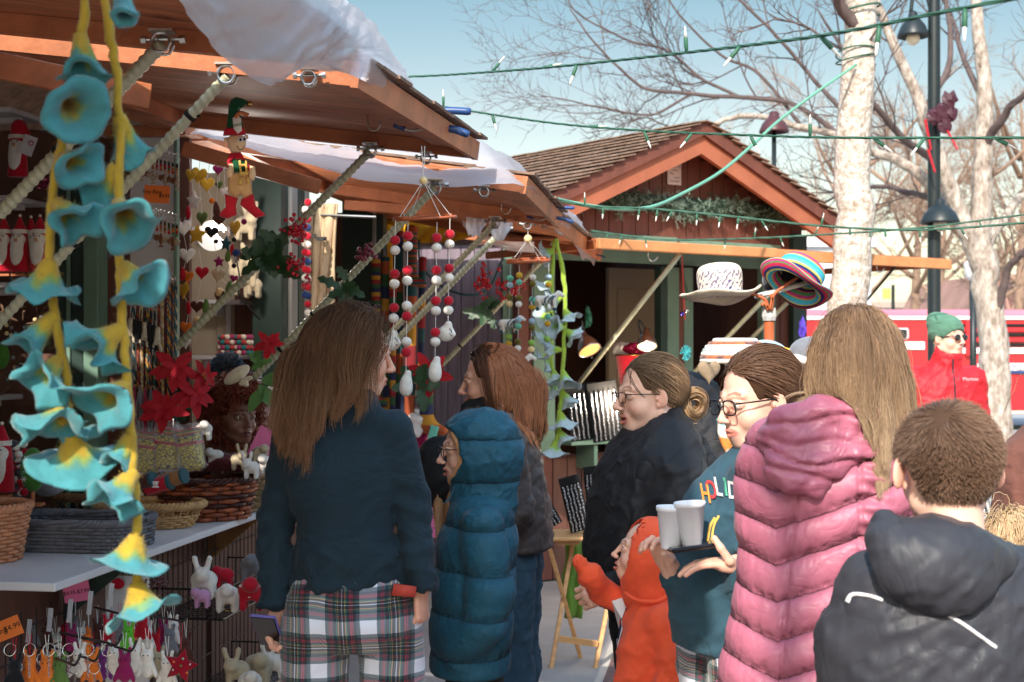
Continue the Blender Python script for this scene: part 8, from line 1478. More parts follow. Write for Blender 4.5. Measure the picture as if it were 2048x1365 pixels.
sign('orange key ring $4.50 sign low behind the hanging felt toys', 276, 1276, 4.6, .07, .045, M_orange, [('Ring $4.50', .014, 0, 0)], -.2); sign('pink ornament price sign beside the teal sleeve', 862, 1045, 6.2, .055, .13, M_pink, [('Ornament', .012, 0, .02), ('$4.95-$7.95', .0105, 0, -.025)], .08)
# braided cords below
cm = [mat('cord_%d' % i, c, .8, .7, 60, col2=c2) for i, (c, c2) in enumerate((((70, 110, 120), (20, 24, 30)), ((190, 90, 50), (40, 60, 40)), ((200, 180, 150), (110, 80, 60)), ((120, 40, 60), (40, 20, 30)), ((220, 170, 60), (60, 40, 70)), ((60, 60, 70), (20, 20, 24))))]
for k in range(13):
 u = 268+7*k; v0, v1 = 545+2*k, (885 if k > 6 else 830)+8*math.sin(k*2); a, b = P(u, v0, 5.48-.01*(k % 3)), P(u+3*math.sin(k), v1, 5.48-.01*(k % 3)); t = thing('braided_cord', ('teal', 'rust', 'tan', 'wine', 'gold', 'slate')[k % 6]+' braided cord, '+ORD[k]+' from the left below the key rings', 'braided cord', tuple(b), 'braided cords on the white board')
 n = 70; tt = np.linspace(0, 1, n); pa, pb = np.array(tuple(a)), np.array(tuple(b)); ln = pa+(pb-pa)*tt[:, None]; mb = MB()
 for o in (0, 2.1, 4.2): mb.tube(ln+.0035*np.stack([np.cos(tt*75+o), np.sin(tt*75+o), 0*tt], 1), .0034, 5, 0 if o else 1)
 obj('braid', mb, (cm[k % 6], cm[(k+2) % 6]), t, True); obj('peg', MB().tube(bez([a+Vector((0, .06, .03)), a+Vector((0, 0, .01)), a+Vector((0, -.012, .022))], 3), .0016, 5), M_chrome, t, True)
for k in range(7):
 a = P(262+9*k, 640+3*k, 5.42); t = thing('carved_charm', 'carved animal charm, '+ORD[k]+' from the left, hanging over the braided cords', 'charm', tuple(a-Vector((0, 0, .12))), 'dark carved charms on the white board'); rr = random.Random(k); m = M_black if k % 3 else mat('carved_bone', (222, 206, 178))
 obj('charm', sdf([('u', Cap(a, a-Vector((rr.uniform(-.01, .01), 0, .05)), .010, .013), 0), ('u', Cap(a-Vector((0, 0, .03)), a-Vector((.018, 0, .07)), .007), .006), ('u', Cap(a-Vector((0, 0, .03)), a-Vector((-.012, 0, .085)), .007), .006)], .005), m, t, True); obj('loop', MB().tube([a, a+Vector((0, .02, .05))], .002, 4), M_black, t)
for k in range(6):
 a = P(258+11*k, 765+3*k, 5.44); t = thing('tassel', ('crimson' if k % 2 else 'grey')+' macrame tassel, '+ORD[k]+' from the left on the lowest hooks', 'tassel', tuple(a-Vector((0, 0, .25))), 'macrame tassels on the white board'); mb = MB(); rr = random.Random(k)
 for j in range(7): mb.tube(bez([a, a+Vector((rr.uniform(-.012, .012), rr.uniform(-.01, .01), -.1)), a+Vector((rr.uniform(-.012, .012), 0, -.2-rr.random()*.06))], 4), .003, 4)
 obj('strands', mb, felt('rose_cord', (150, 40, 70)) if k % 2 else F_gry, t, True); obj('peg', MB().tube([a, a+Vector((0, .05, .02))], .002, 4), M_chrome, t)
# ---- wire racks and toys below the counter
def wire_panel(label, l, s0, s1, z0, z1, gx, gz):
 t = thing('wire_rack', label, 'wire rack', RW(l, (s0+s1)/2, z0), 'black wire racks under the counter'); mb = MB(); n = int((s1-s0)/gx)
 for i in range(n+1): s = s0+(s1-s0)*i/n; mb.tube([RW(l, s, z0), RW(l, s, z1)], .0022, 4)
 for i in range(int((z1-z0)/gz)+1): mb.tube([RW(l+.003, s0, z0+gz*i), RW(l+.003, s1, z0+gz*i)], .0026, 4)
 obj('grid', mb, M_blackm, t); return t
wire_panel('black wire grid hung under the counter behind the key rings', -2.12, 3.2, 4.35, .12, .80, .09, .09); wire_panel('tall black wire grid on the boards behind the toy baskets', -2.12, 4.75, 6.3, .06, .84, .05, .14)
def wire_basket(label, s0, s1, z, h, w):
 t = thing('wire_basket', label, 'wire basket', RW(-2.1, (s0+s1)/2, z), 'black wire baskets under the counter'); mb = MB()
 for zz in (z, z+h):
  for a, b in (((-2.11, s0), (-2.11+w, s0)), ((-2.11+w, s0), (-2.11+w, s1)), ((-2.11+w, s1), (-2.11, s1))): mb.tube([RW(*a, zz), RW(*b, zz)], .004, 5)
 for i in range(int(w/.035)+1): l = -2.11+.035*i; mb.tube([RW(l, s0, z+h), RW(l, s0, z), RW(l, s1, z), RW(l, s1, z+h)], .002, 4)
 for i in range(int((s1-s0)/.035)+1): s = s0+.035*i; mb.tube([RW(-2.11, s, z), RW(-2.11+w, s, z), RW(-2.11+w, s, z+h)], .002, 4)
 obj('wires', mb, M_blackm, t); return t
wire_basket('upper black wire basket holding bunnies and spotted toys', 5.05, 5.85, .60, .11, .27); wire_basket('lower black wire basket holding beige felt mice', 5.05, 5.9, .24, .10, .3)
wire_basket('far black wire basket under the counter beside the teal coat', 6.6, 8.2, .5, .12, .34)
tp = [(408, 1160, 5.05, F_wht, 'white two-eared felt bunny standing in the upper wire basket', 1.4), (450, 1150, 5.15, F_red, 'red spotted felt toy in the upper wire basket', 1.0), (405, 1192, 5.0, felt('pink_felt', (206, 150, 186)), 'pink felt ball toy at the left of the upper wire basket', .9), (455, 1190, 5.05, F_wht, 'cream lined felt slipper in the upper wire basket', 1.3), (505, 1180, 5.0, F_red, 'big red felt mushroom with white spots in the upper wire basket', 1.5), (505, 1130, 5.2, F_gry, 'crinkled grey packet behind the spotted toys', 1.3),
  (475, 1340, 4.95, F_beige, 'beige felt mouse facing left in the lower wire basket', 1.3), (515, 1330, 5.05, F_beige, 'second beige felt mouse with a long tail in the lower wire basket', 1.5), (500, 1362, 4.8, F_wht, 'white felt mouse at the bottom of the lower wire basket', 1.2), (550, 1325, 5.1, F_wht, 'pale round felt mouse near the tartan trousers in the lower wire basket', 1.2)]
for k, (u, v, d, m, l, s) in enumerate(tp): critter(l, P(u, v, d), s, m, 30+k, 'felt toys in the wire baskets', k in (0, 6, 9))
mb = MB(); rg = random.Random(6); c0 = P(505, 1180, 5.0)
for i in range(16): mb.sph(c0+Vector((rg.uniform(-.045, .045), -.034+rg.uniform(0, .01), rg.uniform(-.03, .03))), (.006, .004, .005), 8, 5)
tag(obj('white_spots', mb, F_wht, None, True), 'white spots sewn over the big red felt mushroom', 'felt spots')
tag(obj('small_hoop', MB().tube([P(456, 1215, 5.0)+Vector((.014*math.cos(a), 0, .014*math.sin(a))) for a in np.linspace(0, 6.28, 20)], .0012, 5), mat('brass', (190, 150, 80)), None, True), 'thin brass hoop hanging from the upper wire basket', 'hoop')
# peg hooks with toys and key chains
def peghook(label, a, b): tag(obj('peg_hook', MB().tube(bez([a, a.lerp(b, .8), b, b+Vector((.018, -.01, .03))], 6), .0035, 7), M_blackm if a.x < -1 else M_chrome, None, True), label, 'peg hook', 'wire peg hooks under the counter')
for k, (a, b) in enumerate(((P(120, 1265, 4.1), P(232, 1290, 3.7)), (P(140, 1270, 4.2), P(262, 1302, 3.8)), (P(190, 1215, 4.4), P(285, 1240, 4.1)), (P(300, 1232, 4.6), P(366, 1243, 4.2)), (P(60, 1300, 4.1), P(150, 1330, 3.6)), (P(90, 1290, 4.2), P(190, 1322, 3.75)))): peghook('black wire peg hook, '+('first', 'second', 'third', 'fourth', 'fifth', 'sixth')[k]+' of those sticking out over the felt toys', a, b)
for k, (u, v, d, m, l) in enumerate(((160, 1335, 3.9, F_wht, 'white'), (185, 1345, 3.9, F_org, 'orange'), (205, 1340, 3.95, felt('purple_felt', (112, 50, 120)), 'purple'), (228, 1330, 3.95, F_wht, 'ivory'), (250, 1345, 3.9, F_mag, 'maroon'), (270, 1325, 4.0, F_wht, 'chalk white'), (295, 1335, 4.0, F_wht, 'long-eared white'), (318, 1340, 4.1, F_beige, 'beige'), (372, 1310, 4.3, F_brn, 'brown teddy'), (60, 1350, 3.8, F_org, 'tiger orange'), (95, 1352, 3.8, F_org, 'striped orange'), (30, 1358, 3.75, F_blk, 'black and white'), (120, 1356, 3.8, F_grn, 'green'), (258, 1285, 4.4, felt('bright_green_felt', (96, 190, 50)), 'bright green'), (285, 1262, 4.5, F_red, 'small red'), (240, 1275, 4.5, F_gry, 'grey'), (335, 1350, 4.05, F_wht, 'cream'))):
 t = thing('hanging_toy', l+' felt animal hanging by a thread below the white counter', 'felt animal', P(u, v+20, d), 'felt animals hanging on the peg hooks'); p = np.array(tuple(P(u, v, d))); rr = random.Random(k)
 obj('toy_body', sdf([('u', Ell(p, (.019, .017, .03)), 0), ('u', Ell(p+[0, -.004, .034], (.019, .017, .017)), .008), ('u', Cap(p+[-.01, 0, .045], p+[-.014, 0, .066], .006), .003), ('u', Cap(p+[.01, 0, .045], p+[.014, 0, .066], .006), .003), ('u', Cap(p+[-.015, -.005, .01], p+[-.026, -.008, -.02], .007), .004), ('u', Cap(p+[.015, -.005, .01], p+[.026, -.008, -.02], .007), .004)], .0048), m, t, True)
 obj('thread', MB().tube([p+[0, 0, .05], p+[.004, 0, .11]], .0009, 3).tube([p+[0, 0, .05], p+[-.006, 0, .11]], .0009, 3), F_red if k % 2 else M_thr, t); obj('eyes', MB().sph(p+[-.006, -.02, .037], .002, 6, 4).sph(p+[.006, -.02, .037], .002, 6, 4), M_black, t)
st = thing('star_ornament', 'crimson felt star ornament with coloured sequins on a red thread', 'ornament', P(362, 1350, 4.0)); s5 = star(.052); obj('star', puffy(s5, Matrix.Translation(P(362, 1332, 4.0)) @ Matrix.Rotation(.25, 4, 'Y'), .026), felt('crimson_felt', (150, 20, 40)), st, True)
for i, (du, dv_) in enumerate(((0, 0), (-16, 8), (12, 14), (4, -14), (-4, 18), (18, -3), (-14, -8))): obj('sequin', MB().sph(P(362+du, 1332+dv_, 3.975), .0035, 8, 6), (F_grn, M_chrome, F_org, F_mint)[i % 4], st, True)
obj('thread', MB().tube([P(362, 1300, 4.0), P(358, 1246, 4.15)], .0011, 4).tube([P(362, 1300, 4.0), P(366, 1246, 4.15)], .0011, 4), F_red, st)
for k in range(16):
 u = 20+13*k; v = 1300+18*((k*5) % 3); c = P(u, v, 3.75+.1*(k % 3)); t = thing('key_chain', 'chrome split ring with chain, '+ORD[k]+' from the left on the lower rack', 'key chain', tuple(c), 'chrome key chains on the lower rack')
 obj('ring', MB().tube([c+Vector((.0155*math.cos(a), .006*math.sin(a), .0155*math.sin(a))) for a in np.linspace(0, 6.283, 20)], .0014, 5), M_chrome, t, True); mb = MB()
 for i in range(9): o = c-Vector((0, 0, .02+.006*i)); mb.tube([o+Vector((.003*math.cos(a)*(i % 2), .003*math.cos(a)*((i+1) % 2), .0042*math.sin(a))) for a in np.linspace(0, 6.283, 9)], .0009, 4)
 obj('chain', mb, M_chrome, t)
for k, (u, v) in enumerate(((100, 1240), (140, 1222), (180, 1206), (222, 1190), (58, 1262))):
 tag(obj('label_clip', MB().box(P(u, v, 4.25), (.014, .003, .07), Matrix.Rotation(.1, 3, 'Y')).box(P(u, v+6, 4.245), (.010, .003, .025)), mat('clear_clip', (190, 190, 196), .2, .1, alpha=.75)), 'clear plastic label clip on the wire grid, '+('second', 'third', 'fourth', 'fifth', 'first')[k]+' from the left', 'label clip', 'label clips on the wire grid')
bd = thing('display_board', 'white display board with a red print half hidden behind the lowest turquoise flower', 'board', P(250, 1365, 4.75)); obj('board', MB().box(P(255, 1260, 4.75), (.15, .01, .36), MROW), M_white, bd); obj('print', MB().sph(P(236, 1168, 4.72), (.022, .003, .018), 14, 8), F_red, bd)
br = thing('bracelet_bundle', 'bundle of dark beaded bracelets beside the display board', 'bracelets', P(315, 1185, 4.7)); mb = MB(); rg = random.Random(9)
for i in range(60): mb.sph(P(318+rg.gauss(0, 12), 1165+rg.gauss(0, 9), 4.65+rg.uniform(-.02, .02)), .0045, 7, 5)
obj('beads', mb, mat('dark_bead', (40, 50, 54), .25, .8, 200, col2=(120, 50, 60)), br, True)
# ---- scarves, stockings, far counter goods
M_knit = mat('cream_knit', (204, 176, 142), .95, .3, 60, .6, 180, st=(1, 1, .3), b2=.5, bs2=14)
for k, (u0, u1, v1) in enumerate(((606, 628, 880), (628, 650, 700), (650, 676, 650))):
 t = thing('hanging_belt', ('long leftmost', 'middle', 'right-hand')[k]+' beige knitted suspender scarf hanging from the rail', 'scarf', P(u0, v1, 7.6), 'beige knitted scarves')
 g = MB().grid(lambda a, b: np.stack([(P(0, 0, 1).x*0+((u0+(u1-u0)*a+(-18*b if k == 0 else -6*b*k))-U0)/FPX*7.6), 7.6+.012*np.sin(a*9+b*5)+.01*np.sin(b*14+k), HC+(V0-(408+(v1-408)*b))/FPX*7.6], -1), 9, 30, th=.012); obj('cloth', g, M_knit, t, True)
 if k < 2: obj('buckle', MB().box(P((u0+u1)/2+4, 472+6*k, 7.55), (.055, .01, .02)), M_blackm, t)
rl = thing('hanging_rail', 'steel display rail with ball ends above the scarves', 'rail', P(590, 425, 7.6)); obj('rail', MB().tube([P(578, 428, 7.65), P(752, 435, 7.5)], .008, 7), M_steel, rl); obj('ball_end', MB().sph(P(728, 414, 7.4), .012), M_steel, rl, True); obj('ball_end', MB().sph(P(748, 422, 7.4), .012), M_steel, rl, True)
for k, (u, v0, v1) in enumerate(((616, 405, 640), (610, 420, 600))):
 t = thing('felt_ball_string', ('right', 'left')[k]+' string of red, white and blue felt balls left of the scarves', 'ball string', P(u, v1, 7.3), 'felt ball strings'); obj('string', MB().tube([P(u, v0, 7.3), P(u, v1, 7.3)], .0012, 4), M_thr, t)
 for i, v in enumerate(range(v0, v1, 17)): obj('felt_ball', MB().sph(P(u, v, 7.3), .019, 12, 8), (F_red, F_wht, F_red, felt('blue_felt', (40, 60, 110)))[(i+k) % 4], t, True)
sc = [(132, 34, 40), (176, 128, 44), (34, 44, 76), (46, 78, 50), (150, 72, 40), (32, 70, 76)]
def stripes(name, cs, S):
 m = bpy.data.materials.new(name); m.use_nodes = True; N = m.node_tree.nodes; L = m.node_tree.links; b = N['Principled BSDF']; b.inputs['Roughness'].default_value = .95; tc = N.new('ShaderNodeTexCoord'); sp = N.new('ShaderNodeSeparateXYZ'); L.new(tc.outputs['Object'], sp.inputs[0])
 mu = N.new('ShaderNodeMath'); mu.operation = 'MULTIPLY_ADD'; mu.inputs[1].default_value = 1/S; mu.inputs[2].default_value = 20; L.new(sp.outputs[2], mu.inputs[0]); fr = N.new('ShaderNodeMath'); fr.operation = 'FRACT'; L.new(mu.outputs[0], fr.inputs[0]); cr = N.new('ShaderNodeValToRGB'); cr.color_ramp.interpolation = 'CONSTANT'
 e = cr.color_ramp.elements
 for i, c in enumerate(cs): q = e[i] if i < 2 else e.new(i/len(cs)); q.position = i/len(cs); q.color = (*lin(c), 1)
 L.new(fr.outputs[0], cr.inputs[0]); L.new(cr.outputs[0], b.inputs['Base Color']); return m
for k, (u, v0, v1, w, S) in enumerate(((752, 500, 800, 20, .10), (770, 520, 820, 18, .3), (796, 470, 830, 22, .5), (824, 462, 560, 24, .06), (822, 560, 840, 26, .6), (845, 520, 800, 16, .35), (786, 560, 860, 16, .2), (850, 760, 850, 34, .25))):
 m = stripes('sock_stripe_%d' % k, [sc[(k+j) % 6] for j in range(4)], S); d = 8.6+.05*(k % 3); t = thing('striped_stocking', ('slim', 'long', 'navy-topped', 'green and gold banded', 'wide lower', 'thin right-hand', 'half-hidden', 'ochre swirled')[k]+' knitted stocking in bright stripes behind the red and white mobile', 'stocking', P(u, v1, d), 'striped knitted stockings')
 a, b = P(u, v0, d), P(u+4*math.sin(k), v1, d); ww = w/FPX*d/2; obj('leg', sdf([('u', Cap(a, b, ww, ww*.8), 0), ('u', Cap(b, b+Vector((ww*1.8, -.01, -ww*.8)), ww*.85, ww*.7), ww)], .012), m, t, True); obj('cuff', MB().tube([a+Vector((0, 0, ww*.6)), a-Vector((0, 0, ww*.4))], ww*1.06, 14), mat('cuff_%d' % (k % 3), sc[(k+4) % 6], .95), t, 'auto')
for k, (u, v, m, l) in enumerate(((800, 855, F_red, 'red and white'), (830, 850, M_white, 'pale shiny'), (848, 835, mat('silver_film', (220, 226, 232), .15, .3, 50), 'tall silver'), (812, 880, F_yel, 'mustard'), (838, 875, F_mag, 'maroon'))):
 tag(obj('wrapped_packet', sdf([('u', Box(P(u, v, 8.6+.03*k), (.05, .03, .06), Matrix.Rotation(.3*math.sin(k*2), 3, 'Y'), .015), 0)], .009, folds(.01, (14, 14, 14))), m, None, True), l+' plastic wrapped packet in the honey basket', 'packet', 'wrapped packets in the honey basket')
tag(obj('mint_box', MB().box(P(866, 868, 8.6), (.05, .05, .1), Matrix.Rotation(.25, 3, 'Y'), bev=.004), mat('mint_card', (110, 196, 180), .6)), 'mint green card box right of the honey basket', 'box')
for k, (u, v, m, l) in enumerate(((838, 1005, F_gry, 'grey'), (850, 1022, F_yel, 'yellow'), (842, 1045, F_brn, 'brown'), (856, 1012, F_wht, 'white'))): critter(l+' felt toy heaped above the pink ornament sign', P(u, v, 6.35), 1.3, m, k+60, 'felt toys by the ornament sign')
cc = thing('candy_cane', 'thin yellow and blue striped candy cane ornament on the cottage frame', 'ornament', P(1076, 825, 9.0)); obj('cane', MB().tube(bez([P(1077, 825, 9.0), P(1075, 780, 9.0), P(1075, 772, 9.0), P(1080, 766, 9.0), P(1084, 775, 9.0)], 6), .011, 8), stripes('cane_stripe', [(220, 180, 40), (60, 150, 170)], .03), cc, True)
# ================================================================ cottage goods
def jewel(label, u0, v0, u1, v1, w, d, lean, n=7):
 a = P(u0, v0, d); h = (v1-v0)/FPX*d; W = w/FPX*d; t = thing('jewelry_display', label, 'jewelry display', (a.x, a.y, a.z-h), 'black stands hung with silver bracelets'); Mx = Matrix.Translation(a-Vector((0, 0, h))) @ Matrix.Rotation(.1, 4, 'Z') @ Matrix.Rotation((u1-u0)/(v1-v0)*-1.0, 4, 'Y') @ Matrix.Rotation(lean, 4, 'X')
 k = MB().box((W/2, 0, h/2), (W, .008, h), bev=.003); k.xf(Mx); obj('panel', k, M_black, t); k = MB().box((W/2, .06, h*.35), (W*.8, .006, h*.75), Matrix.Rotation(-.35, 3, 'X')); k.xf(Mx); obj('strut', k, M_black, t); rg = random.Random(u0)
 for i in range(n):
  x = W*(i+.7)/(n+.4); pts = [Mx @ Vector((x+.0015*math.sin(z*.9+i), -.012, h*(.84-.80*z/26))) for z in range(27)]; k = MB().tube(pts, [.0035+.0022*abs(math.sin(z*1.7+i)) for z in range(27)], 5)
  for z in range(0, 27, 2): k.sph(pts[z]+Vector((rg.uniform(-.003, .003), -.004, 0)), .0042, 6, 4)
  obj('bracelet', k, M_bling, t)
M_bling = mat('crystal_silver', (150, 152, 160), .2, .8, 400, metal=.6)
jewel('upper left black bracelet stand on the green cottage shelf', 1143, 770, 1160, 885, 62, 8.9, .15, 6); jewel('upper right black bracelet stand on the green shelf beside the glasses', 1187, 765, 1205, 887, 60, 8.9, .15, 6)
jewel('largest black bracelet stand leaning on the folding wood table', 1080, 962, 1137, 1070, 52, 7.2, .2, 6); jewel('second black bracelet stand on the folding wood table', 1142, 950, 1172, 1068, 42, 7.25, .2, 5); jewel('third black bracelet stand behind, below the green shelf', 1176, 930, 1190, 1040, 40, 7.9, .2, 5)
tb_ = thing('folding_table', 'small folding wooden tray table with crossed legs', 'table', (P(1150, 1290, 7.2).x, 7.3, 0)); M_tt = mat('tray_wood', (214, 160, 106), .4, .3, 6, .1, 60, st=(1, 6, 6)); zt = Zv(1075, 7.2); xl, xr = X(1088, 7.2), X(1205, 7.2)
obj('table_top', MB().box(((xl+xr)/2, 7.28, zt), (xr-xl, .34, .02), bev=.006), M_tt, tb_); obj('top_rail', MB().box(((xl+xr)/2-.03, 7.16, zt-.022), (.12, .03, .018)), M_tt, tb_)
for (a, b) in ((P(1096, 1085, 7.13), P(1162, 1290, 7.36)), (P(1145, 1088, 7.36), P(1102, 1308, 7.12)), (P(1230, 1085, 7.40), P(1245, 1290, 7.4)), (P(1222, 1180, 7.25), P(1190, 1320, 7.12))): a = Vector(a); b = Vector(b); b.z = .0; obj('leg', MB().beam(a, b+(b-a).normalized()*0, .022, .03, up=(0, 1, 0), bev=.003), M_tt, tb_)
obj('crossbar', MB().beam(P(1118, 1278, 7.13), P(1196, 1288, 7.13), .016, .03), M_tt, tb_); tag(obj('green_cloth', MB().grid(lambda a, b: np.stack([X(1128, 7.5)+.09*a+.01*np.sin(b*9), 7.5+.02*np.sin(a*8+b*3), Zv(1085, 7.5)-.40*b], -1), 8, 14, th=.006), felt('lime_cloth', (112, 150, 60)), None, True), 'lime green cloth hanging behind the folding table', 'cloth')
def clipl(label, c, d, r, tip, col, em):
 t = thing('clip_lamp', label, 'lamp', P(*c, d), 'clip lamps in the cottage'); c_ = P(*c, d); ax = Vector(tip).normalized(); q = ax.to_track_quat('-Z', 'Y').to_matrix().to_4x4(); M = Matrix.Translation(c_) @ q
 obj('shade', MB().lathe([(.014, r*2.0), (.022, r*1.9), (.03, r*1.35), (r*.55, r*1.2), (r*.85, r*.7), (r*.98, r*.15), (r, 0), (r*.97, 0), (r*.8, r*.65), (.03, r*1.1)], M, 26), M_steel, t, True); obj('bulb', MB().lathe([(.001, r*.04), (r*.9, r*.06)], M, 22), mat(col[0], col[1], .5, 0, emis=em), t)
 plight(c_+ax*.4, 20*em, t); obj('arm', MB().tube(bez([M @ Vector((0, 0, r*1.8)), c_+Vector((-.05, .05, r*2.6)), c_+Vector((-.02, .12, r*.8)), c_+Vector((.02, .15, -.05))], 5), .006, 6), M_blackm, t, True)
clipl('polished clip lamp glowing orange beside the green garland', (1180, 702), 9.0, .075, (.35, -.5, -.85), ('warm_light', (255, 176, 96)), .4); clipl('second clip lamp glowing pale yellow over the red bucket', (1294, 694), 9.3, .068, (.0, -.45, -.9), ('soft_light', (255, 232, 190)), .4)
bk = thing('bucket', 'red bucket with gold rim full of sequinned scarves', 'bucket', P(1265, 765, 9.7)); obj('pail', MB().lathe([(.0, 0), (.095, 0), (.12, .2), (.124, .205), (.118, .2), (.09, .01)], Matrix.Translation(P(1266, 770, 9.7)), 26), F_red, bk, True); obj('rim', MB().tube([P(1266, 712, 9.7)+Vector((math.cos(a)*.122, math.sin(a)*.122, .005)) for a in np.linspace(0, 6.283, 30)], .005, 6), mat('brass', (190, 150, 80)), bk, True)
tag(obj('sequin_scarf', MB().sph(P(1275, 700, 9.65), (.07, .06, .04), 20, 12, noise=.6), mat('magenta_sequin', (160, 30, 70), .2, .8, 200, metal=.5), None), 'magenta sequinned bundle in the red bucket', 'scarf'); tag(obj('fluffy_scarf', MB().sph(P(1247, 700, 9.7), (.07, .06, .05), 20, 12, noise=.5), F_wht, None, True), 'white fluffy bundle in the red bucket', 'scarf')
rb = thing('bell_ribbon', 'long red ribbon with silver bells on the middle cottage post', 'ribbon', P(1368, 640, 9.4)); obj('ribbon', MB().tube([P(1364, 512, 9.4), P(1370, 640, 9.4)], .015, 6, flat=.3), F_red, rb); obj('bell', MB().sph(P(1364, 628, 9.3), .016), mat('blue_metal', (90, 80, 200), .2, 0, metal=1), rb, True); obj('bell', MB().sph(P(1373, 622, 9.3), .016), M_chrome, rb, True)
sf = MB(); rg = random.Random(1)
for i in range(40): a = rg.uniform(0, 6.28); b = rg.uniform(-1, 1); o = P(1371, 706, 9.3); sf.tube([o, o+Vector((math.cos(a)*.035, -.01+.02*b, math.sin(a)*.05))], .003, 4)
tag(obj('tinsel_star', sf, mat('teal_tinsel', (60, 150, 160), .3, .2)), 'teal tinsel burst on the middle cottage post', 'tinsel')
for u, v, l, m in ((1176, 635, 'green and red tinsel ornament hanging in the dark cottage opening', mat('green_tinsel', (40, 110, 90), .3)), (1605, 655, 'violet beaded strand hanging at the right cottage post', mat('violet_bead', (90, 70, 190), .3))): tag(obj('hanging_tinsel', MB().sph(P(u, v, 9.9), (.02, .02, .07), 12, 8, noise=.7), m), l, 'ornament')
sw = thing('evergreen_swag', 'frosted evergreen garland draped along the cottage band board', 'garland', tuple(CW(1.4, .15, 2.5))); mb = MB(); m2 = MB(); rg = random.Random(7)
for i in range(1300):
 x = rg.uniform(.12, 2.6); z = 2.66-.02*math.sin(x*9)-.03*abs(math.sin(x*3.3))+rg.gauss(0, .03); o = CW(x, .20+rg.gauss(0, .025), z); dv = Vector((rg.gauss(0, 1), -abs(rg.gauss(0, .7)), rg.gauss(0, .8))).normalized(); e = o+dv*rg.uniform(.05, .085); tg = mb if rg.random() < .55 else m2
 for j in range(7): b = o.lerp(e, .2+.13*j); s_ = Vector((rg.gauss(0, 1), rg.gauss(0, 1), rg.gauss(0, 1))).normalized()*.02+dv*.012; tg.tube([b, b+s_], [.0022, .0008], 3, cap=False)
obj('needles', mb, mat('fir_green', (58, 82, 66), .7, .4), sw); obj('frosted_needles', m2, mat('frosted_fir', (140, 166, 150), .7, .3), sw)
# ---- hats on the rack
def hatmb(M, r, h, brim, kind, seed=0):
 n, na = 26, 60; prof = [];
 for i in range(n): t = i/(n-1); prof.append((r*math.sin(min(1, t/.42)*math.pi/2)**.75, h) if t < .0 else None)
 P_ = [(0.001, h), (r*.5, h*.99), (r*.82, h*.93), (r*.95, h*.8), (r*.97, h*.62), (r*.96, h*.45), (r*.93, h*.28), (r*.98, h*.12), (r*1.1, h*.03), (r+brim*.35, -.004), (r+brim*.65, .0), (r+brim*.9, .006), (r+brim, .012)]
 c = bez([(a, 0, b) for a, b in P_], 3); th = np.linspace(0, 2*np.pi, na, endpoint=False); rr, zz = c[:, 0][:, None], c[:, 2][:, None]; out = np.clip((rr-r)/brim, 0, 1)
 Z = zz+out**1.3*(.012*np.cos(2*th+.3)+.012*np.sin(3*th+seed)+.006)[None]; RR = rr*(1+.04*np.cos(2*th)[None]+.02*np.sin(3*th+seed)[None]*(zz/h)); V = np.stack([RR*np.cos(th), RR*np.sin(th)*.9, Z], -1); k = len(c); F = [(i*na+j, i*na+(j+1) % na, (i+1)*na+(j+1) % na, (i+1)*na+j) for i in range(k-1) for j in range(na)]
 nn = nrm(np.cross(np.roll(V, -1, 1)-V, np.gradient(V, axis=0))); W = V-nn*.006; K = k*na; e = (k-1)*na; rim = [(e+j, e+(j+1) % na, e+K+(j+1) % na, e+K+j) for j in range(na)]; u = np.broadcast_to(th[None]/(2*np.pi), RR.shape); tt = np.broadcast_to(np.linspace(0, 1, k)[:, None], RR.shape)
 if kind == 'zig':
  zg = np.abs(((th[None]*4/3.14159+(zz/h)*0) % 1)-.5)*2; ph = (zz/h*4.5+zg*1.6) % 1; w = ((ph < .38) & (zz > h*.15) & (zz < h*.78) & (rr > r*.85)).astype(float)[..., None]; col = np.array([.78, .66, .5])*(1-w)+np.array([.06, .05, .18])*w
 else:
  pal = np.array([(.55, .03, .08), (.7, .25, .02), (.75, .6, .05), (.05, .3, .1), (.05, .45, .5), (.02, .03, .12), (.5, .04, .2), (.1, .4, .6)]); col = pal[(np.floor(tt*22).astype(int)*3+seed) % 8]
 V = V.reshape(-1, 3); W = W.reshape(-1, 3); mb = MB().add(np.concatenate([V, W]), F+[tuple(K+q for q in f[::-1]) for f in F]+rim); mb.xf(M); return mb, np.concatenate([col.reshape(-1, 3)]*2)*(.85+.3*vn(np.concatenate([V, W])*220, 3))[:, None]
M_kn = mat('crochet', (255, 255, 255), .95, .08, 60, .9, 150, attr='col', spec=.1, b2=.5, bs2=120)
ht = thing('sun_hat', 'cream crocheted brimmed hat with a navy zigzag band on the rack', 'hat', P(1442, 600, 5.0)); mb, c = hatmb(Matrix.Translation(P(1442, 598, 5.0)) @ Matrix.Rotation(-.06, 4, 'Y') @ Matrix.Rotation(-.12, 4, 'X'), .074, .12, .066, 'zig', 1); obj('hat_shell', mb, M_kn, ht, True, vcol=c)
ht = thing('crochet_hat', 'rainbow striped crochet hat tipped to show its inside', 'hat', P(1600, 570, 4.95)); mb, c = hatmb(Matrix.Translation(P(1586, 575, 4.95)) @ Matrix.Rotation(.55, 4, 'Y') @ Matrix.Rotation(-.42, 4, 'X'), .078, .11, .052, 'rain', 2); obj('hat_shell', mb, M_kn, ht, True, vcol=c)
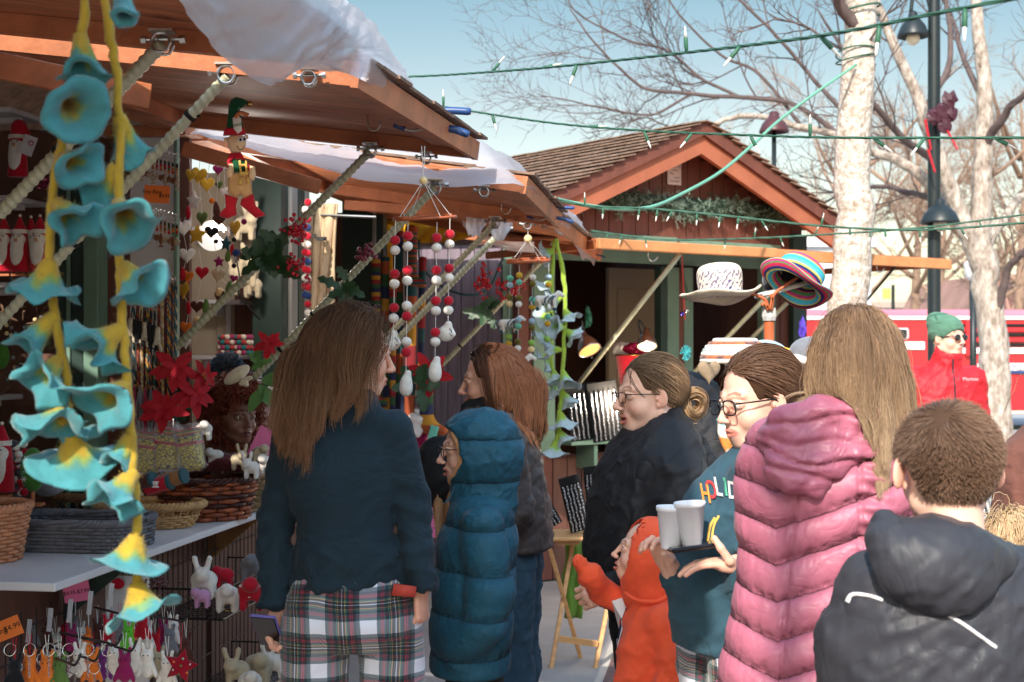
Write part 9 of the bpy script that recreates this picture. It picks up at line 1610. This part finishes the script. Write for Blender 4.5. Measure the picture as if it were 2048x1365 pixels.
ht = thing('banded_cap', 'black cap with a broad white band under the rainbow hat', 'hat', P(1560, 600, 5.1)); k = [('u', Ell(P(1572, 562, 5.1), (.085, .09, .075)), 0), ('s', Ell(P(1572, 590, 5.08), (.08, .09, .06)), .01)]; obj('crown', sdf(k, .005), F_blk, ht, True); obj('band', MB().tube([P(1568, 578, 5.1)+Vector((math.cos(a)*.092, math.sin(a)*.095, .025*math.cos(a))) for a in np.linspace(0, 6.283, 40)], .016, 8, flat=.5), F_wht, ht, True)
rk = thing('hat_rack', 'brown branch-like hat rack with grey tape round its neck', 'hat rack', (X(1540, 5.0), 5.0, 0)); cr = mat('cane', (176, 92, 54)); obj('pole', MB().tube([(X(1541, 5.0), 5.0, 0), P(1538, 640, 5.0)], .018, 12), cr, rk, True); obj('tape', MB().lathe([(.023, 0), (.027, .015), (.026, .03), (.024, .045)], Matrix.Translation(P(1538, 642, 5.0)), 9), mat('silver_tape', (190, 188, 186), .35, .3, 60), rk)
for pts in (((1536, 622), (1530, 600), (1500, 588), (1470, 590)), ((1540, 620), (1548, 590), (1570, 572), (1596, 555)), ((1538, 620), (1528, 606), (1524, 612)), ((1542, 622), (1545, 600), (1540, 590))): obj('arm', MB().tube(bez([P(u, v, 4.97) for u, v in pts], 5), .006, 7), cr, rk, True)
ht = thing('earflap_hat', 'white and patterned knit earflap hat just behind the dark hair', 'hat', P(1460, 740, 4.6)); c = P(1470, 722, 4.6)
for i in range(7): z = i/7; r = .105*math.sqrt(1-z*z*.85); obj('knit_band', MB().tube([c+Vector((math.cos(a)*r, math.sin(a)*r, .0+.075*z)) for a in np.linspace(0, 6.283, 40)], .0095, 7, cap=False), (F_wht, felt('fair_isle', (200, 120, 70), col2=(60, 60, 80)), F_wht, felt('fair_isle_blue', (90, 140, 160), col2=(230, 220, 210)), F_wht, felt('fair_isle', (200, 120, 70)), F_wht)[i], ht, True)
obj('ear_flap', puffy(heart(.045), Matrix.Translation(P(1418, 742, 4.5)) @ Matrix.Rotation(.4, 4, 'Z'), .016), felt('flap_brown', (150, 128, 104)), ht, True)
ht = thing('penguin_hat', 'pale blue and white animal hat with a yellow beak above the dark hair', 'hat', P(1548, 730, 4.7)); obj('crown', sdf([('u', Ell(P(1530, 722, 4.7), (.085, .085, .07)), 0)], .007), F_lb, ht, True); obj('face', sdf([('u', Ell(P(1552, 730, 4.64), (.05, .045, .055)), 0)], .006), F_wht, ht, True); obj('beak', sdf([('u', Cap(P(1562, 700, 4.6), P(1580, 702, 4.58), .012, .008), 0)], .004), F_yel, ht, True)
ht = thing('brimmed_cap', 'dark grey cap with white brim between the two women with brown hair', 'hat', P(1612, 730, 4.4)); obj('crown', sdf([('u', Ell(P(1624, 705, 4.4), (.07, .08, .05)), 0)], .007), F_gry, ht, True); obj('brim', sdf([('u', Ell(P(1608, 724, 4.36), (.055, .05, .018), Matrix.Rotation(.3, 3, 'Y')), 0)], .006), F_wht, ht, True)
sh = thing('patterned_scarf', 'cream scarf with orange and teal tribal pattern hanging behind the sweater', 'scarf', P(1450, 910, 3.95)); g = MB().grid(lambda a, b: np.stack([X(1432, 3.95)+.075*a+.03*b, 3.95+.012*np.sin(a*8+b*6), Zv(838, 3.95)-.12*b], -1), 12, 16, th=.008); V = g.verts(); q = np.floor((V[:, 2]*28) % 4).astype(int); obj('cloth', g, M_kn, sh, True, vcol=np.array([(.8, .72, .62), (.7, .25, .06), (.8, .72, .62), (.08, .35, .38)])[q])
# ---- things low at the right edge
wk = thing('walking_frame', 'grey and white metal tube frame behind the boy', 'walker', (X(1985, 4.9), 4.9, 0)); a, b = P(1967, 985, 4.9), P(1988, 1060, 4.9); obj('tube', MB().tube([a, a+(b-a)*4.2], .012, 10), M_steel, wk, True); obj('handle', MB().tube(bez([P(1944, 1000, 4.9), P(1952, 996, 4.9), P(1966, 1004, 4.9)], 6), .009, 8), M_white, wk, True); obj('strap', MB().box(P(1949, 1040, 4.92), (.03, .01, .1), Matrix.Rotation(.2, 3, 'Y')), mat('teal_strap', (60, 130, 140), .6), wk)
for k in range(26):
 u, v, d = 20+13.2*k+4*math.sin(k*5), 1288+34*((k*7) % 5)/5, 4.55+.1*(k % 3); m, l = ((F_wht, 'white'), (F_org, 'orange'), (F_gry, 'grey'), (F_red, 'red'), (F_brn, 'brown'), (F_wht, 'off-white'), (F_mag, 'plum'))[k*3 % 7]; p = P(u, v, d)
 t = dup(bpy.data.objects['hanging_toy'], (p.x, p.y, p.z), (0, 0, math.sin(k*3)), 1.0, l+' felt animal in the back row of hanging toys, '+('left' if u < 120 else 'middle' if u < 240 else 'right')+' part, '+ORD[k % 13]+' of its half', 'felt animals hanging in the back row')
 for c in t.children:
  if c.name.startswith('toy_body'): c.data = c.data.copy(); c.data.materials[0] = m
